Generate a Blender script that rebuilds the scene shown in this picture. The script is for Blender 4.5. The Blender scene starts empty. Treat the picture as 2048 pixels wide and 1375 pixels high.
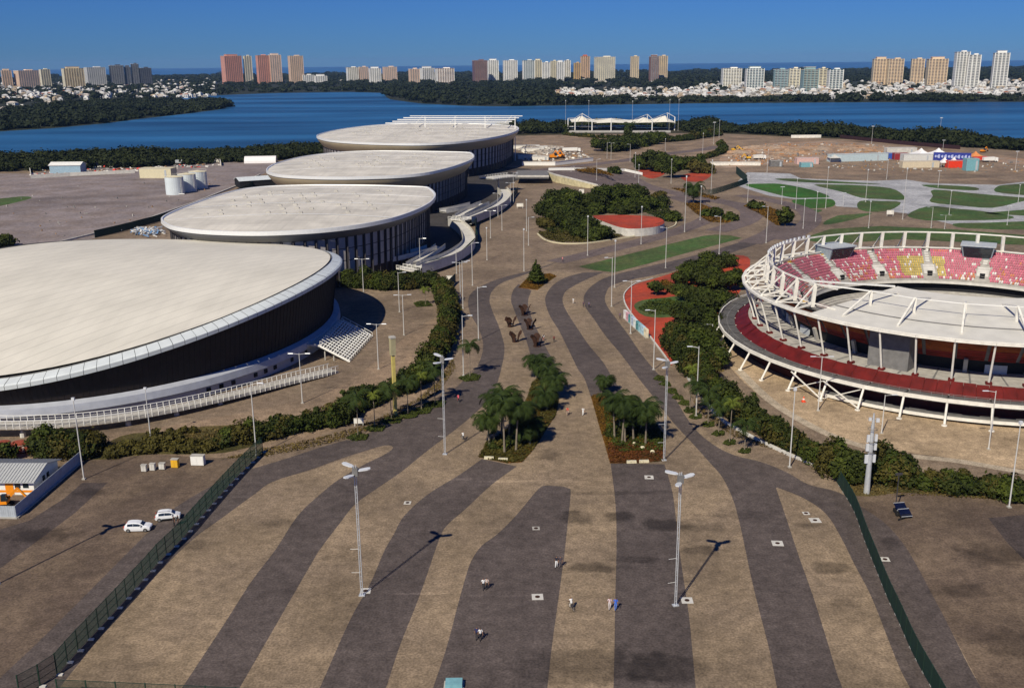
import bpy, math, random
import numpy as np
from mathutils import Vector, Matrix
random.seed(7)
RNG = np.random.default_rng(11)
scene = bpy.context.scene
COL = scene.collection

# ------------------------------------------------------------------ camera
CAM_H = 68.0; FPX = 1990.0
PITCH = math.atan(565.5 / FPX); ROLL = math.radians(0.54)
_cp, _sp, _cr, _sr = math.cos(PITCH), math.sin(PITCH), math.cos(ROLL), math.sin(ROLL)
FW = Vector((0, _cp, -_sp)); R0 = Vector((1, 0, 0)); U0 = Vector((0, _sp, _cp))
RT = R0 * _cr - U0 * _sr; UP = R0 * _sr + U0 * _cr
cam = bpy.data.cameras.new('camera'); cam.sensor_width = 36.0; cam.lens = 36.0 * FPX / 2048.0
cam.clip_start = 1.0; cam.clip_end = 60000.0
cam_o = bpy.data.objects.new('camera', cam); COL.objects.link(cam_o)
m = Matrix((RT, UP, -FW)).transposed().to_4x4(); m.translation = Vector((0, 0, CAM_H))
cam_o.matrix_world = m
scene.camera = cam_o

# ------------------------------------------------------------------ sky and sun
SUN_EL = math.radians(43.0); SUN_AZ = math.radians(208.0)   # azimuth clockwise from +Y
world = bpy.data.worlds.new('World'); scene.world = world; world.use_nodes = True
wn = world.node_tree.nodes; wl = world.node_tree.links
for n in list(wn): wn.remove(n)
sky = wn.new('ShaderNodeTexSky'); sky.sky_type = 'NISHITA'; sky.sun_disc = False
sky.sun_elevation = SUN_EL; sky.sun_rotation = SUN_AZ
sky.altitude = 0; sky.air_density = 1.0; sky.dust_density = 0.0; sky.ozone_density = 4.0
tint = wn.new('ShaderNodeMixRGB'); tint.blend_type = 'MULTIPLY'; tint.inputs[0].default_value = 1.0
tint.inputs[2].default_value = (0.14, 0.345, 0.86, 1)
bg = wn.new('ShaderNodeBackground'); bg.inputs['Strength'].default_value = 0.074
wo = wn.new('ShaderNodeOutputWorld')
wl.new(sky.outputs[0], tint.inputs[1]); wl.new(tint.outputs[0], bg.inputs[0]); wl.new(bg.outputs[0], wo.inputs[0])

sun = bpy.data.lights.new('sun', 'SUN'); sun.energy = 4.8; sun.angle = math.radians(0.53); sun.color = (1.0, 0.92, 0.76)
sun_o = bpy.data.objects.new('sun', sun); COL.objects.link(sun_o)
to_sun = Vector((math.sin(SUN_AZ) * math.cos(SUN_EL), math.cos(SUN_AZ) * math.cos(SUN_EL), math.sin(SUN_EL)))
sun_o.rotation_euler = to_sun.to_track_quat('Z', 'Y').to_euler(); sun_o.location = (0, 0, 300)

scene.view_settings.view_transform = 'Standard'; scene.view_settings.look = 'None'
scene.view_settings.exposure = 0.0; scene.view_settings.gamma = 1.0
scene.render.resolution_x = 1024; scene.render.resolution_y = 687

# ------------------------------------------------------------------ pixel of the survey picture -> place on the ground
def P(x, y, z=0.0):
    d = FW + RT * ((x - 1024) / FPX) + UP * ((687.5 - y) / FPX)
    t = (z - CAM_H) / d.z
    return Vector((d.x * t, d.y * t, z))
def Q(v):
    w = Vector(v) - Vector((0, 0, CAM_H)); dep = w.dot(FW)
    return 1024 + FPX * w.dot(RT) / dep, 687.5 - FPX * w.dot(UP) / dep, dep
def HT(x, y, yt):
    b = P(x, y); lo, hi = 0.0, 200.0
    for _ in range(40):
        mid = (lo + hi) / 2
        if Q((b.x, b.y, mid))[1] > yt: lo = mid
        else: hi = mid
    return lo
def yhor(x): return 122.0 - (x - 1024) * math.tan(ROLL)

# ------------------------------------------------------------------ mesh helpers
ORG = {}
def tag(o, label=None, cat=None, group=None, kind=None):
    if label: o['label'] = label
    if cat: o['category'] = cat
    if group: o['group'] = group
    if kind: o['kind'] = kind
    return o
def thing(name, label, cat, loc=(0, 0, 0), rz=0.0, group=None, parent=None):
    o = bpy.data.objects.new(name, None); COL.objects.link(o)
    o.location = loc; o.rotation_euler = (0, 0, rz); o.empty_display_size = 1
    ORG[o] = Vector(loc)
    return tag(o, label, cat, group)
class MB:
    def __init__(s): s.v = []; s.f = []; s.m = []
    def add(s, vs, fs, m=0):
        b = len(s.v); s.v.extend([tuple(q) for q in vs])
        for f in fs: s.f.append(tuple(b + i for i in f)); s.m.append(m)
        return s
    def box(s, c, d, rz=0.0, m=0, top=(1, 1), bottom=True):
        hx, hy, hz = d[0] / 2, d[1] / 2, d[2] / 2; ca, sa = math.cos(rz), math.sin(rz); vs = []
        for k in (-1, 1):
            tx, ty = (1, 1) if k < 0 else top
            for (i, j) in ((-1, -1), (1, -1), (1, 1), (-1, 1)):
                x, y = i * hx * tx, j * hy * ty
                vs.append((c[0] + x * ca - y * sa, c[1] + x * sa + y * ca, c[2] + k * hz))
        fs = [(4, 5, 6, 7), (0, 1, 5, 4), (1, 2, 6, 5), (2, 3, 7, 6), (3, 0, 4, 7)]
        if bottom: fs.append((3, 2, 1, 0))
        return s.add(vs, fs, m)
    def bar(s, a, b, w, h=None, m=0):
        a, b = Vector(a), Vector(b); d = (b - a)
        if d.length < 1e-6: return s
        d.normalize(); up = Vector((0, 0, 1)) if abs(d.z) < 0.95 else Vector((0, 1, 0))
        x = d.cross(up).normalized() * (w / 2); y = x.cross(d).normalized() * ((h or w) / 2)
        vs = [a - x - y, a + x - y, a + x + y, a - x + y, b - x - y, b + x - y, b + x + y, b - x + y]
        return s.add(vs, [(3, 2, 1, 0), (4, 5, 6, 7), (0, 1, 5, 4), (1, 2, 6, 5), (2, 3, 7, 6), (3, 0, 4, 7)], m)
    def tube(s, pts, rads, n=8, m=0, cap=True):
        pts = [Vector(p) for p in pts]
        if not hasattr(rads, '__len__'): rads = [rads] * len(pts)
        vs = []; fs = []
        for i, p in enumerate(pts):
            d = (pts[min(i + 1, len(pts) - 1)] - pts[max(i - 1, 0)]).normalized()
            up = Vector((0, 0, 1)) if abs(d.z) < 0.9 else Vector((0, 1, 0))
            x = d.cross(up).normalized(); y = x.cross(d).normalized()
            for k in range(n):
                a = 2 * math.pi * k / n; vs.append(p + (x * math.cos(a) + y * math.sin(a)) * rads[i])
        for i in range(len(pts) - 1):
            for k in range(n):
                k2 = (k + 1) % n; fs.append((i * n + k, i * n + k2, (i + 1) * n + k2, (i + 1) * n + k))
        if cap:
            fs.append(tuple(range(n - 1, -1, -1))); fs.append(tuple((len(pts) - 1) * n + k for k in range(n)))
        return s.add(vs, fs, m)
    def prism(s, pts, z0, z1, m=0, mtop=None, bottom=False):
        n = len(pts); vs = [(p[0], p[1], z0) for p in pts] + [(p[0], p[1], z1) for p in pts]
        s.add(vs, [(i, (i + 1) % n, n + (i + 1) % n, n + i) for i in range(n)], m)
        s.add([(p[0], p[1], z1) for p in pts], [tuple(range(n))], m if mtop is None else mtop)
        if bottom: s.add([(p[0], p[1], z0) for p in pts], [tuple(range(n - 1, -1, -1))], m)
        return s
    def loft(s, rings, m=0, closed=True, ms=None):
        n = len(rings[0]); vs = [q for r in rings for q in r]; fs = []
        k1 = n if closed else n - 1
        for i in range(len(rings) - 1):
            fs = [(i * n + k, i * n + (k + 1) % n, (i + 1) * n + (k + 1) % n, (i + 1) * n + k) for k in range(k1)]
            b = len(s.v)
            if i == 0: base = b; s.v.extend([tuple(q) for q in vs])
            for f in fs: s.f.append(tuple(base + j for j in f)); s.m.append(ms[i] if ms else m)
        return s
    def poly(s, pts, m=0): return s.add(pts, [tuple(range(len(pts)))], m)
    def build(s, name, mats, parent=None, loc=None, smooth=False, label=None, cat=None, group=None, kind=None):
        if parent is not None: org = ORG[parent]
        else: org = Vector(loc) if loc is not None else Vector((0, 0, 0))
        me = bpy.data.meshes.new(name)
        me.from_pydata([(v[0] - org.x, v[1] - org.y, v[2] - org.z) for v in s.v], [], s.f)
        if not isinstance(mats, (list, tuple)): mats = [mats]
        for mt in mats: me.materials.append(mt)
        if len(mats) > 1: me.polygons.foreach_set('material_index', s.m)
        if smooth: me.polygons.foreach_set('use_smooth', [True] * len(me.polygons))
        o = bpy.data.objects.new(name, me); COL.objects.link(o)
        if parent is not None: o.parent = parent; ORG[o] = org
        else: o.location = org; ORG[o] = org
        return tag(o, label, cat, group, kind)
def copy_tree(o, loc=None, rz=None, sc=None, parent=None):
    c = o.copy(); COL.objects.link(c)
    if parent is not None: c.parent = parent
    if loc is not None: c.location = loc
    if rz is not None: c.rotation_euler = (c.rotation_euler[0], c.rotation_euler[1], rz)
    if sc is not None: c.scale = sc if hasattr(sc, '__len__') else (sc, sc, sc)
    for ch in KIDS.get(o, None) or list(o.children):
        copy_tree(ch, parent=c)
    return c
KIDS = {}
def np_mesh(name, V, F, mat, parent=None, loc=None, smooth=False, **kw):
    V = np.asarray(V, dtype=np.float32); F = np.asarray(F, dtype=np.int32)
    if parent is not None: org = ORG[parent]
    else: org = Vector(loc) if loc is not None else Vector((0, 0, 0))
    V = V - np.array(org, dtype=np.float32)
    me = bpy.data.meshes.new(name); me.vertices.add(len(V)); me.vertices.foreach_set('co', V.ravel())
    k = F.shape[1]; me.loops.add(F.size); me.loops.foreach_set('vertex_index', F.ravel())
    me.polygons.add(len(F)); me.polygons.foreach_set('loop_start', np.arange(0, F.size, k, dtype=np.int32))
    if smooth: me.polygons.foreach_set('use_smooth', np.ones(len(F), dtype=bool))
    me.update(calc_edges=True); me.materials.append(mat)
    o = bpy.data.objects.new(name, me); COL.objects.link(o)
    if parent is not None: o.parent = parent
    else: o.location = org
    ORG[o] = org
    return tag(o, **kw)
def cat_rom(pts, sub=4, closed=False):
    n = len(pts); out = []
    rng = range(n) if closed else range(n - 1)
    for i in rng:
        p0 = pts[(i - 1) % n] if closed or i > 0 else pts[0]
        p1 = pts[i]; p2 = pts[(i + 1) % n]
        p3 = pts[(i + 2) % n] if closed or i + 2 < n else pts[-1]
        for k in range(sub):
            t = k / sub
            out.append(tuple(0.5 * (2 * b + (c - a) * t + (2 * a - 5 * b + 4 * c - d) * t * t + (3 * b - a - 3 * c + d) * t ** 3) for a, b, c, d in zip(p0, p1, p2, p3)))
    if not closed: out.append(tuple(pts[-1]))
    return out
def ext(edge, y=1500):
    (x0, y0), (x1, y1) = edge[-2], edge[-1]
    return edge + [(x1 + (x1 - x0) * (y - y1) / (y1 - y0), y)]
def sheet(name, px, z, mat, smooth=0, **kw):
    if smooth: px = cat_rom(px, smooth, True)
    pts = [P(a, b) for a, b in px]
    mb = MB(); mb.poly([(p.x, p.y, z) for p in pts])
    kw.setdefault('kind', 'structure')
    o = mb.build(name, mat, **kw)
    return o
def flat_normals_up(o):
    me = o.data
    for p in me.polygons:
        if p.normal.z < 0: me.flip_normals(); break
def ribbon_pts(px, width, sub=5, z=0.0):
    pts = [P(a, b) for a, b in px]; pts = [Vector((q[0], q[1], 0)) for q in cat_rom([(p.x, p.y) for p in pts], sub)]
    L = []; R = []
    for i, p in enumerate(pts):
        d = (pts[min(i + 1, len(pts) - 1)] - pts[max(i - 1, 0)]).normalized(); nrm = Vector((-d.y, d.x, 0))
        w = width[0] + (width[1] - width[0]) * i / (len(pts) - 1) if hasattr(width, '__len__') else width
        L.append(p + nrm * w / 2); R.append(p - nrm * w / 2)
    return pts, L, R
def ribbon(name, px, width, z, mat, **kw):
    pts, L, R = ribbon_pts(px, width)
    mb = MB(); vs = []
    for a, b in zip(L, R): vs += [(a.x, a.y, z), (b.x, b.y, z)]
    mb.add(vs, [(2 * i, 2 * i + 1, 2 * i + 3, 2 * i + 2) for i in range(len(L) - 1)])
    kw.setdefault('kind', 'structure')
    return mb.build(name, mat, **kw)
# ------------------------------------------------------------------ materials
def _new(name):
    mt = bpy.data.materials.new(name); mt.use_nodes = True; nt = mt.node_tree
    b = nt.nodes['Principled BSDF']; return mt, nt, b
def mat(name, c, rough=0.7, metal=0.0, var=0.12, scale=1.5, spec=0.3, bump=0.0, bscale=None, island=0.0, trans=None):
    mt, nt, b = _new(name); N = nt.nodes; L = nt.links
    b.inputs['Roughness'].default_value = rough; b.inputs['Metallic'].default_value = metal
    b.inputs['Specular IOR Level'].default_value = spec
    geo = N.new('ShaderNodeNewGeometry')
    nz = N.new('ShaderNodeTexNoise'); nz.inputs['Scale'].default_value = scale; nz.inputs['Detail'].default_value = 5
    L.new(geo.outputs['Position'], nz.inputs['Vector'])
    mr = N.new('ShaderNodeMapRange'); mr.inputs[1].default_value = 0.3; mr.inputs[2].default_value = 0.7
    mr.inputs[3].default_value = 1 - var; mr.inputs[4].default_value = 1 + var
    L.new(nz.outputs['Fac'], mr.inputs[0])
    vm = N.new('ShaderNodeVectorMath'); vm.operation = 'SCALE'; vm.inputs[0].default_value = c[:3]
    fac = mr.outputs[0]
    if island:
        ir = N.new('ShaderNodeMapRange'); ir.inputs[3].default_value = 1 - island; ir.inputs[4].default_value = 1 + island
        L.new(geo.outputs['Random Per Island'], ir.inputs[0])
        mu = N.new('ShaderNodeMath'); mu.operation = 'MULTIPLY'; L.new(fac, mu.inputs[0]); L.new(ir.outputs[0], mu.inputs[1]); fac = mu.outputs[0]
    L.new(fac, vm.inputs['Scale']); L.new(vm.outputs[0], b.inputs['Base Color'])
    if bump:
        bp = N.new('ShaderNodeBump'); bp.inputs['Strength'].default_value = bump; bp.inputs['Distance'].default_value = 0.1
        n2 = N.new('ShaderNodeTexNoise'); n2.inputs['Scale'].default_value = bscale or scale * 4; L.new(geo.outputs['Position'], n2.inputs['Vector'])
        L.new(n2.outputs['Fac'], bp.inputs['Height']); L.new(bp.outputs[0], b.inputs['Normal'])
    return mt
def leaf_mat(name, ca, cb, cc=None, rough=0.75, oscale=0.25):
    mt, nt, b = _new(name); N = nt.nodes; L = nt.links
    b.inputs['Roughness'].default_value = rough; b.inputs['Specular IOR Level'].default_value = 0.15
    geo = N.new('ShaderNodeNewGeometry')
    rp = N.new('ShaderNodeValToRGB'); e = rp.color_ramp.elements
    e[0].color = (*ca, 1); e[1].color = (*cb, 1)
    if cc: q = e.new(0.93); q.color = (*cb, 1); e[-1].color = (*cc, 1)
    nz = N.new('ShaderNodeTexNoise'); nz.inputs['Scale'].default_value = oscale; nz.inputs['Detail'].default_value = 3
    L.new(geo.outputs['Position'], nz.inputs['Vector'])
    mx = N.new('ShaderNodeMath'); mx.operation = 'MULTIPLY_ADD'; mx.inputs[1].default_value = 0.55
    L.new(geo.outputs['Random Per Island'], mx.inputs[0])
    sc = N.new('ShaderNodeMapRange'); sc.inputs[1].default_value = 0.3; sc.inputs[2].default_value = 0.7; sc.inputs[3].default_value = 0; sc.inputs[4].default_value = 0.45
    L.new(nz.outputs['Fac'], sc.inputs[0]); L.new(sc.outputs[0], mx.inputs[2])
    L.new(mx.outputs[0], rp.inputs[0]); L.new(rp.outputs[0], b.inputs['Base Color'])
    return mt

# stains on the paving: (pixel x, pixel y, half width m, half depth m, strength)
STAINS = [(1150, 1035, 3.2, 2.4, .45), (1240, 1032, 2.6, 2.0, .55), (1330, 1050, 3.8, 2.2, .5), (1410, 1055, 4.0, 1.6, .3), (1190, 1135, 3.6, 1.7, .5),
          (1270, 1118, 3.6, 1.2, .35), (1400, 1100, 3.2, 1.5, .4), (1660, 1135, 3.8, 1.8, .45), (1690, 1205, 2.0, 1.2, .3), (1990, 1110, 5.0, 3.4, .5),
          (1930, 1180, 4.0, 2.0, .35), (2030, 1285, 5.0, 3.0, .35), (1190, 1330, 9.0, 4.2, .42), (1340, 1335, 6.0, 3.4, .4), (1100, 910, 2.2, 2.6, .4),
          (85, 1070, 5.5, 2.8, .5), (560, 1045, 3.0, 1.6, .3), (700, 1110, 6.0, 2.0, .22), (390, 1090, 3.0, 1.6, .3), (180, 985, 3.0, 1.8, .4), (1620, 1050, 2.4, 1.0, .3), (1780, 1085, 1.8, 2.0, .35),
          (1500, 1030, 5.0, 1.6, .3), (1240, 985, 9, 0.8, .3),
          (1000, 962, 4.5, .5, -.45), (925, 958, 2, .5, -.35), (1120, 962, 4, .9, -.2), (850, 1186, 4.2, .35, -.4), (1035, 1190, 2.4, .35, -.3), (960, 1190, 2, .4, -.2), (580, 1300, 9, 3, -.15), (1700, 1260, 6, 2, -.12)]
def ground_mat(name, c, rough=0.85, fine=0.22, mid=0.22, big=0.19, blot=0.35, stains=False, tint2=None, bl_scale=0.035):
    mt, nt, b = _new(name); N = nt.nodes; L = nt.links
    b.inputs['Roughness'].default_value = rough; b.inputs['Specular IOR Level'].default_value = 0.2
    geo = N.new('ShaderNodeNewGeometry')
    def nz(scale, detail, lo, hi, a=0.3, z=0.7, dist=0.0):
        t = N.new('ShaderNodeTexNoise'); t.inputs['Scale'].default_value = scale; t.inputs['Detail'].default_value = detail; t.inputs['Distortion'].default_value = dist
        L.new(geo.outputs['Position'], t.inputs['Vector'])
        r = N.new('ShaderNodeMapRange'); r.inputs[1].default_value = a; r.inputs[2].default_value = z; r.inputs[3].default_value = lo; r.inputs[4].default_value = hi
        L.new(t.outputs['Fac'], r.inputs[0]); return r.outputs[0]
    def mul(a, c2):
        q = N.new('ShaderNodeMath'); q.operation = 'MULTIPLY'; L.new(a, q.inputs[0]); L.new(c2, q.inputs[1]); return q.outputs[0]
    f = mul(nz(3.4, 3, 1 - fine * 1.5, 1 + fine * 1.5), nz(0.55, 4, 1 - mid, 1 + mid)); f = mul(f, nz(0.06, 4, 1 - big, 1 + big))
    f = mul(f, nz(1.3, 3, 1 - fine * .6, 1 + fine * .6))
    f = mul(f, nz(bl_scale, 6, 1.0, 1 - blot, 0.54, 0.72, 0.6))
    if stains:
        for (px, py, a, d, s) in STAINS:
            p = P(px, py)
            ma = N.new('ShaderNodeMapping'); ma.inputs['Location'].default_value = (-p.x / a, -p.y / d, 0); ma.inputs['Scale'].default_value = (1 / a, 1 / d, 0)
            L.new(geo.outputs['Position'], ma.inputs['Vector'])
            ln = N.new('ShaderNodeVectorMath'); ln.operation = 'LENGTH'; L.new(ma.outputs[0], ln.inputs[0])
            wob = nz(0.5, 3, -0.35, 0.35)
            ad = N.new('ShaderNodeMath'); ad.operation = 'ADD'; L.new(ln.outputs['Value'], ad.inputs[0]); L.new(wob, ad.inputs[1])
            r = N.new('ShaderNodeMapRange'); r.interpolation_type = 'SMOOTHSTEP'; r.inputs[1].default_value = 0.5; r.inputs[2].default_value = 1.25; r.inputs[3].default_value = 1 - s; r.inputs[4].default_value = 1.0
            L.new(ad.outputs[0], r.inputs[0]); f = mul(f, r.outputs[0])
    vm = N.new('ShaderNodeVectorMath'); vm.operation = 'SCALE'; L.new(f, vm.inputs['Scale'])
    if tint2:
        mxn = N.new('ShaderNodeMixRGB'); mxn.inputs[1].default_value = (*c, 1); mxn.inputs[2].default_value = (*tint2, 1)
        L.new(nz(0.09, 5, 0, 1, 0.4, 0.62), mxn.inputs[0]); L.new(mxn.outputs[0], vm.inputs[0])
    else: vm.inputs[0].default_value = c
    L.new(vm.outputs[0], b.inputs['Base Color'])
    return mt
M = {}
M['tan'] = ground_mat('tan_paving', (.255, .190, .123), stains=True, tint2=(.222, .166, .112))
M['dark'] = ground_mat('dark_paving', (.096, .077, .069), stains=True, blot=.25)
M['lot'] = ground_mat('lot_paving', (.162, .117, .080), stains=True, tint2=(.118, .085, .062))
M['lotdark'] = ground_mat('lot_dark_paving', (.072, .056, .050), stains=True)
M['midtan'] = ground_mat('plaza_gravel', (.225, .168, .115), tint2=(.19, .14, .098))
M['middark'] = ground_mat('promenade_dark_paving', (.145, .112, .102), blot=.2)
M['yard'] = ground_mat('yard_asphalt', (.245, .208, .202), tint2=(.225, .182, .162), blot=.5, bl_scale=.012)
M['concrete_ground'] = ground_mat('forecourt_concrete', (.42, .31, .195), tint2=(.34, .25, .155), blot=.35)
M['forecourt_shade'] = ground_mat('forecourt_shade', (.055, .050, .048))  # near-black ground colour with the arenas' shade put into it
M['earth'] = ground_mat('dry_earth', (.275, .196, .130), tint2=(.205, .150, .102), blot=.4)
M['site'] = ground_mat('site_earth', (.31, .24, .18), tint2=(.34, .205, .12), blot=.55, bl_scale=.03)
M['weeds'] = ground_mat('dry_weeds', (.105, .08, .028), tint2=(.055, .055, .016), fine=.4, mid=.3, blot=.4)
M['bed'] = ground_mat('planting_bed', (.16, .07, .012), tint2=(.07, .055, .010), fine=.45, mid=.35, blot=.4)
M['lawn'] = ground_mat('lawn_turf', (.058, .108, .027), tint2=(.080, .098, .032), fine=.3, mid=.3, blot=.3)
M['lawn2'] = ground_mat('bright_lawn_turf', (.036, .125, .014), tint2=(.052, .105, .018), fine=.3, mid=.25, blot=.25)
M['red'] = ground_mat('red_rubber', (.41, .058, .026), tint2=(.30, .055, .03), fine=.15, mid=.15, blot=.3)
M['palepave'] = ground_mat('pale_park_paving', (.40, .40, .40), tint2=(.33, .33, .34), blot=.3)
M['farland'] = ground_mat('far_land', (.022, .028, .016), tint2=(.035, .036, .02), blot=.3, bl_scale=.004)
M['bank'] = ground_mat('dark_bank', (.05, .045, .025))
M['white'] = mat('white_paint', (.80, .79, .74), .45, var=.05)
M['offwhite'] = mat('aged_white_steel', (.76, .73, .65), .5, var=.14, scale=.8)
M['galv'] = mat('galvanised_steel', (.58, .60, .62), .38, .35, var=.12, scale=2)
M['galvpole'] = mat('galvanised_pole', (.62, .61, .58), .45, .15, var=.1, scale=1)
M['head'] = mat('lamp_head_cover', (.66, .68, .70), .3, .1, var=.03)
M['pathpave'] = ground_mat('path_slabs', (.40, .33, .24))
M['drygrass'] = leaf_mat('dry_grass', (.05, .035, .010), (.16, .115, .035), (.09, .085, .02))
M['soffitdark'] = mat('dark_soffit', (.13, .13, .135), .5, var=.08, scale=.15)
M['lens'] = mat('lamp_lens', (.5, .52, .55), .2, 0)
M['roofA'] = mat('arena_roof_sheet', (.49, .455, .395), .6, var=.10, scale=.12)
M['roofV'] = None
M['rimA'] = mat('arena_rim_metal', (.72, .72, .70), .4, .1, var=.04)
M['soffit'] = mat('arena_soffit', (.44, .37, .25), .5, .05, var=.08, scale=.15)
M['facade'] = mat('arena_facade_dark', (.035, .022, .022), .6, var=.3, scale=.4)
M['pilaster'] = mat('arena_pilaster', (.05, .045, .05), .6)
M['blind'] = mat('facade_blind', (.38, .355, .35), .6, var=.12, scale=.6)
M['walldark'] = mat('velodrome_wall', (.019, .0125, .011), .7, var=.2, scale=.6)
M['metalpanel'] = mat('rim_panel', (.60, .64, .64), .4, 0.0, var=.07, scale=.4, island=.05)
M['conc'] = mat('concrete', (.40, .38, .34), .85, var=.18, scale=.7)
M['concpale'] = mat('pale_concrete', (.56, .54, .49), .8, var=.14, scale=.6)
M['concdark'] = mat('dark_concrete', (.17, .165, .16), .85, var=.2, scale=.8)
M['basewall'] = mat('base_wall', (.40, .42, .47), .7, var=.1, scale=.5)
M['black'] = mat('deep_opening', (.012, .012, .014), .8)
M['greenfence'] = mat('green_mesh', (.010, .036, .026), .7, var=.15)
M['greenpost'] = mat('green_post', (.018, .05, .032), .5)
M['cream'] = mat('cream_render', (.62, .56, .38), .8, var=.1)
M['creamwall'] = mat('cream_stained_wall', (.52, .46, .28), .85, var=.25, scale=.5)
M['yellowpole'] = mat('yellow_concrete', (.55, .45, .13), .75, var=.12)
M['rust'] = mat('rusted_steel', (.042, .018, .010), .85, var=.35, scale=1.5)
M['orange'] = mat('orange_paint', (.80, .26, .01), .5, var=.08)
M['yellow'] = mat('yellow_paint', (.75, .42, .03), .5, var=.08)
M['redpaint'] = mat('red_paint', (.62, .05, .03), .5, var=.12)
M['redpanel'] = mat('stadium_red_screen', (.115, .008, .006), .6, var=.3, scale=.5)
M['bluepaint'] = mat('blue_paint', (.04, .10, .42), .5)
M['teal'] = mat('teal_paint', (.18, .38, .42), .6, var=.15)
M['greypaint'] = mat('grey_panel', (.42, .45, .47), .6, var=.1)
M['sheetroof'] = mat('ribbed_sheet_roof', (.46, .47, .46), .5, .1, var=.08)
M['glass'] = mat('dark_glass', (.02, .028, .035), .08, 0, spec=.6)
M['blueglass'] = mat('blue_glass', (.10, .20, .26), .15, 0, spec=.6)
M['tyre'] = mat('tyre_rubber', (.015, .015, .016), .8)
M['skin'] = mat('skin', (.28, .15, .09), .6)
M['hair'] = mat('hair', (.015, .011, .009), .7)
M['bark'] = mat('bark', (.10, .075, .05), .9, var=.3)
M['palmbark'] = mat('palm_trunk', (.20, .165, .12), .9, var=.25)
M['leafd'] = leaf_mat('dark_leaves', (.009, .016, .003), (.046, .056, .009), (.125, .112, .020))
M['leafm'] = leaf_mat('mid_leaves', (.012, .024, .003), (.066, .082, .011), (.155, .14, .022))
M['leafy'] = leaf_mat('yellowing_leaves', (.03, .028, .006), (.085, .072, .014), (.14, .10, .02))
M['leafo'] = leaf_mat('orange_groundcover', (.050, .030, .005), (.17, .085, .010), (.25, .11, .012))
M['leafr'] = leaf_mat('rusty_groundcover', (.04, .02, .006), (.14, .045, .012), (.05, .055, .012))
M['grass'] = leaf_mat('grass_blades', (.02, .03, .006), (.075, .09, .016))
M['leaffar'] = leaf_mat('far_foliage', (.008, .014, .006), (.026, .034, .014), (.045, .05, .018), oscale=.02)
M['leafman'] = leaf_mat('mangrove_foliage', (.008, .013, .004), (.030, .038, .010), (.055, .055, .016), oscale=.06)
M['frond'] = leaf_mat('palm_fronds', (.010, .020, .004), (.036, .054, .009), (.085, .088, .018))
M['frondy'] = leaf_mat('young_palm_fronds', (.05, .075, .010), (.13, .15, .02))
M['fruit'] = mat('palm_fruit', (.65, .42, .01), .6)
def roofV_mat():
    mt = mat('velodrome_roof_membrane', (.66, .625, .535), .65, var=.07, scale=.08)
    nt = mt.node_tree; N = nt.nodes; L = nt.links; b = N['Principled BSDF']
    src = b.inputs['Base Color'].links[0].from_socket
    geo = N.new('ShaderNodeNewGeometry'); mp = N.new('ShaderNodeMapping'); mp.inputs['Rotation'].default_value = (0, 0, math.radians(-38)); mp.inputs['Scale'].default_value = (.5, .05, .1)
    L.new(geo.outputs['Position'], mp.inputs['Vector'])
    nz = N.new('ShaderNodeTexNoise'); nz.inputs['Scale'].default_value = 1.0; nz.inputs['Detail'].default_value = 6; L.new(mp.outputs[0], nz.inputs['Vector'])
    r = N.new('ShaderNodeMapRange'); r.inputs[1].default_value = .35; r.inputs[2].default_value = .7; r.inputs[3].default_value = 1.02; r.inputs[4].default_value = .95; L.new(nz.outputs['Fac'], r.inputs[0])
    wv = N.new('ShaderNodeTexWave'); wv.inputs['Scale'].default_value = .08; wv.inputs['Distortion'].default_value = 0.0; m2 = N.new('ShaderNodeMapping'); m2.inputs['Rotation'].default_value = (0, 0, math.radians(40)); L.new(geo.outputs['Position'], m2.inputs['Vector']); L.new(m2.outputs[0], wv.inputs['Vector'])
    rw = N.new('ShaderNodeMapRange'); rw.inputs[1].default_value = 0; rw.inputs[2].default_value = .03; rw.inputs[3].default_value = .80; rw.inputs[4].default_value = 1; L.new(wv.outputs['Fac'], rw.inputs[0])
    mu = N.new('ShaderNodeMath'); mu.operation = 'MULTIPLY'; L.new(r.outputs[0], mu.inputs[0]); L.new(rw.outputs[0], mu.inputs[1])
    vm = N.new('ShaderNodeVectorMath'); vm.operation = 'SCALE'; L.new(src, vm.inputs[0]); L.new(mu.outputs[0], vm.inputs['Scale']); L.new(vm.outputs[0], b.inputs['Base Color'])
    return mt
M['roofV'] = roofV_mat()
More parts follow.
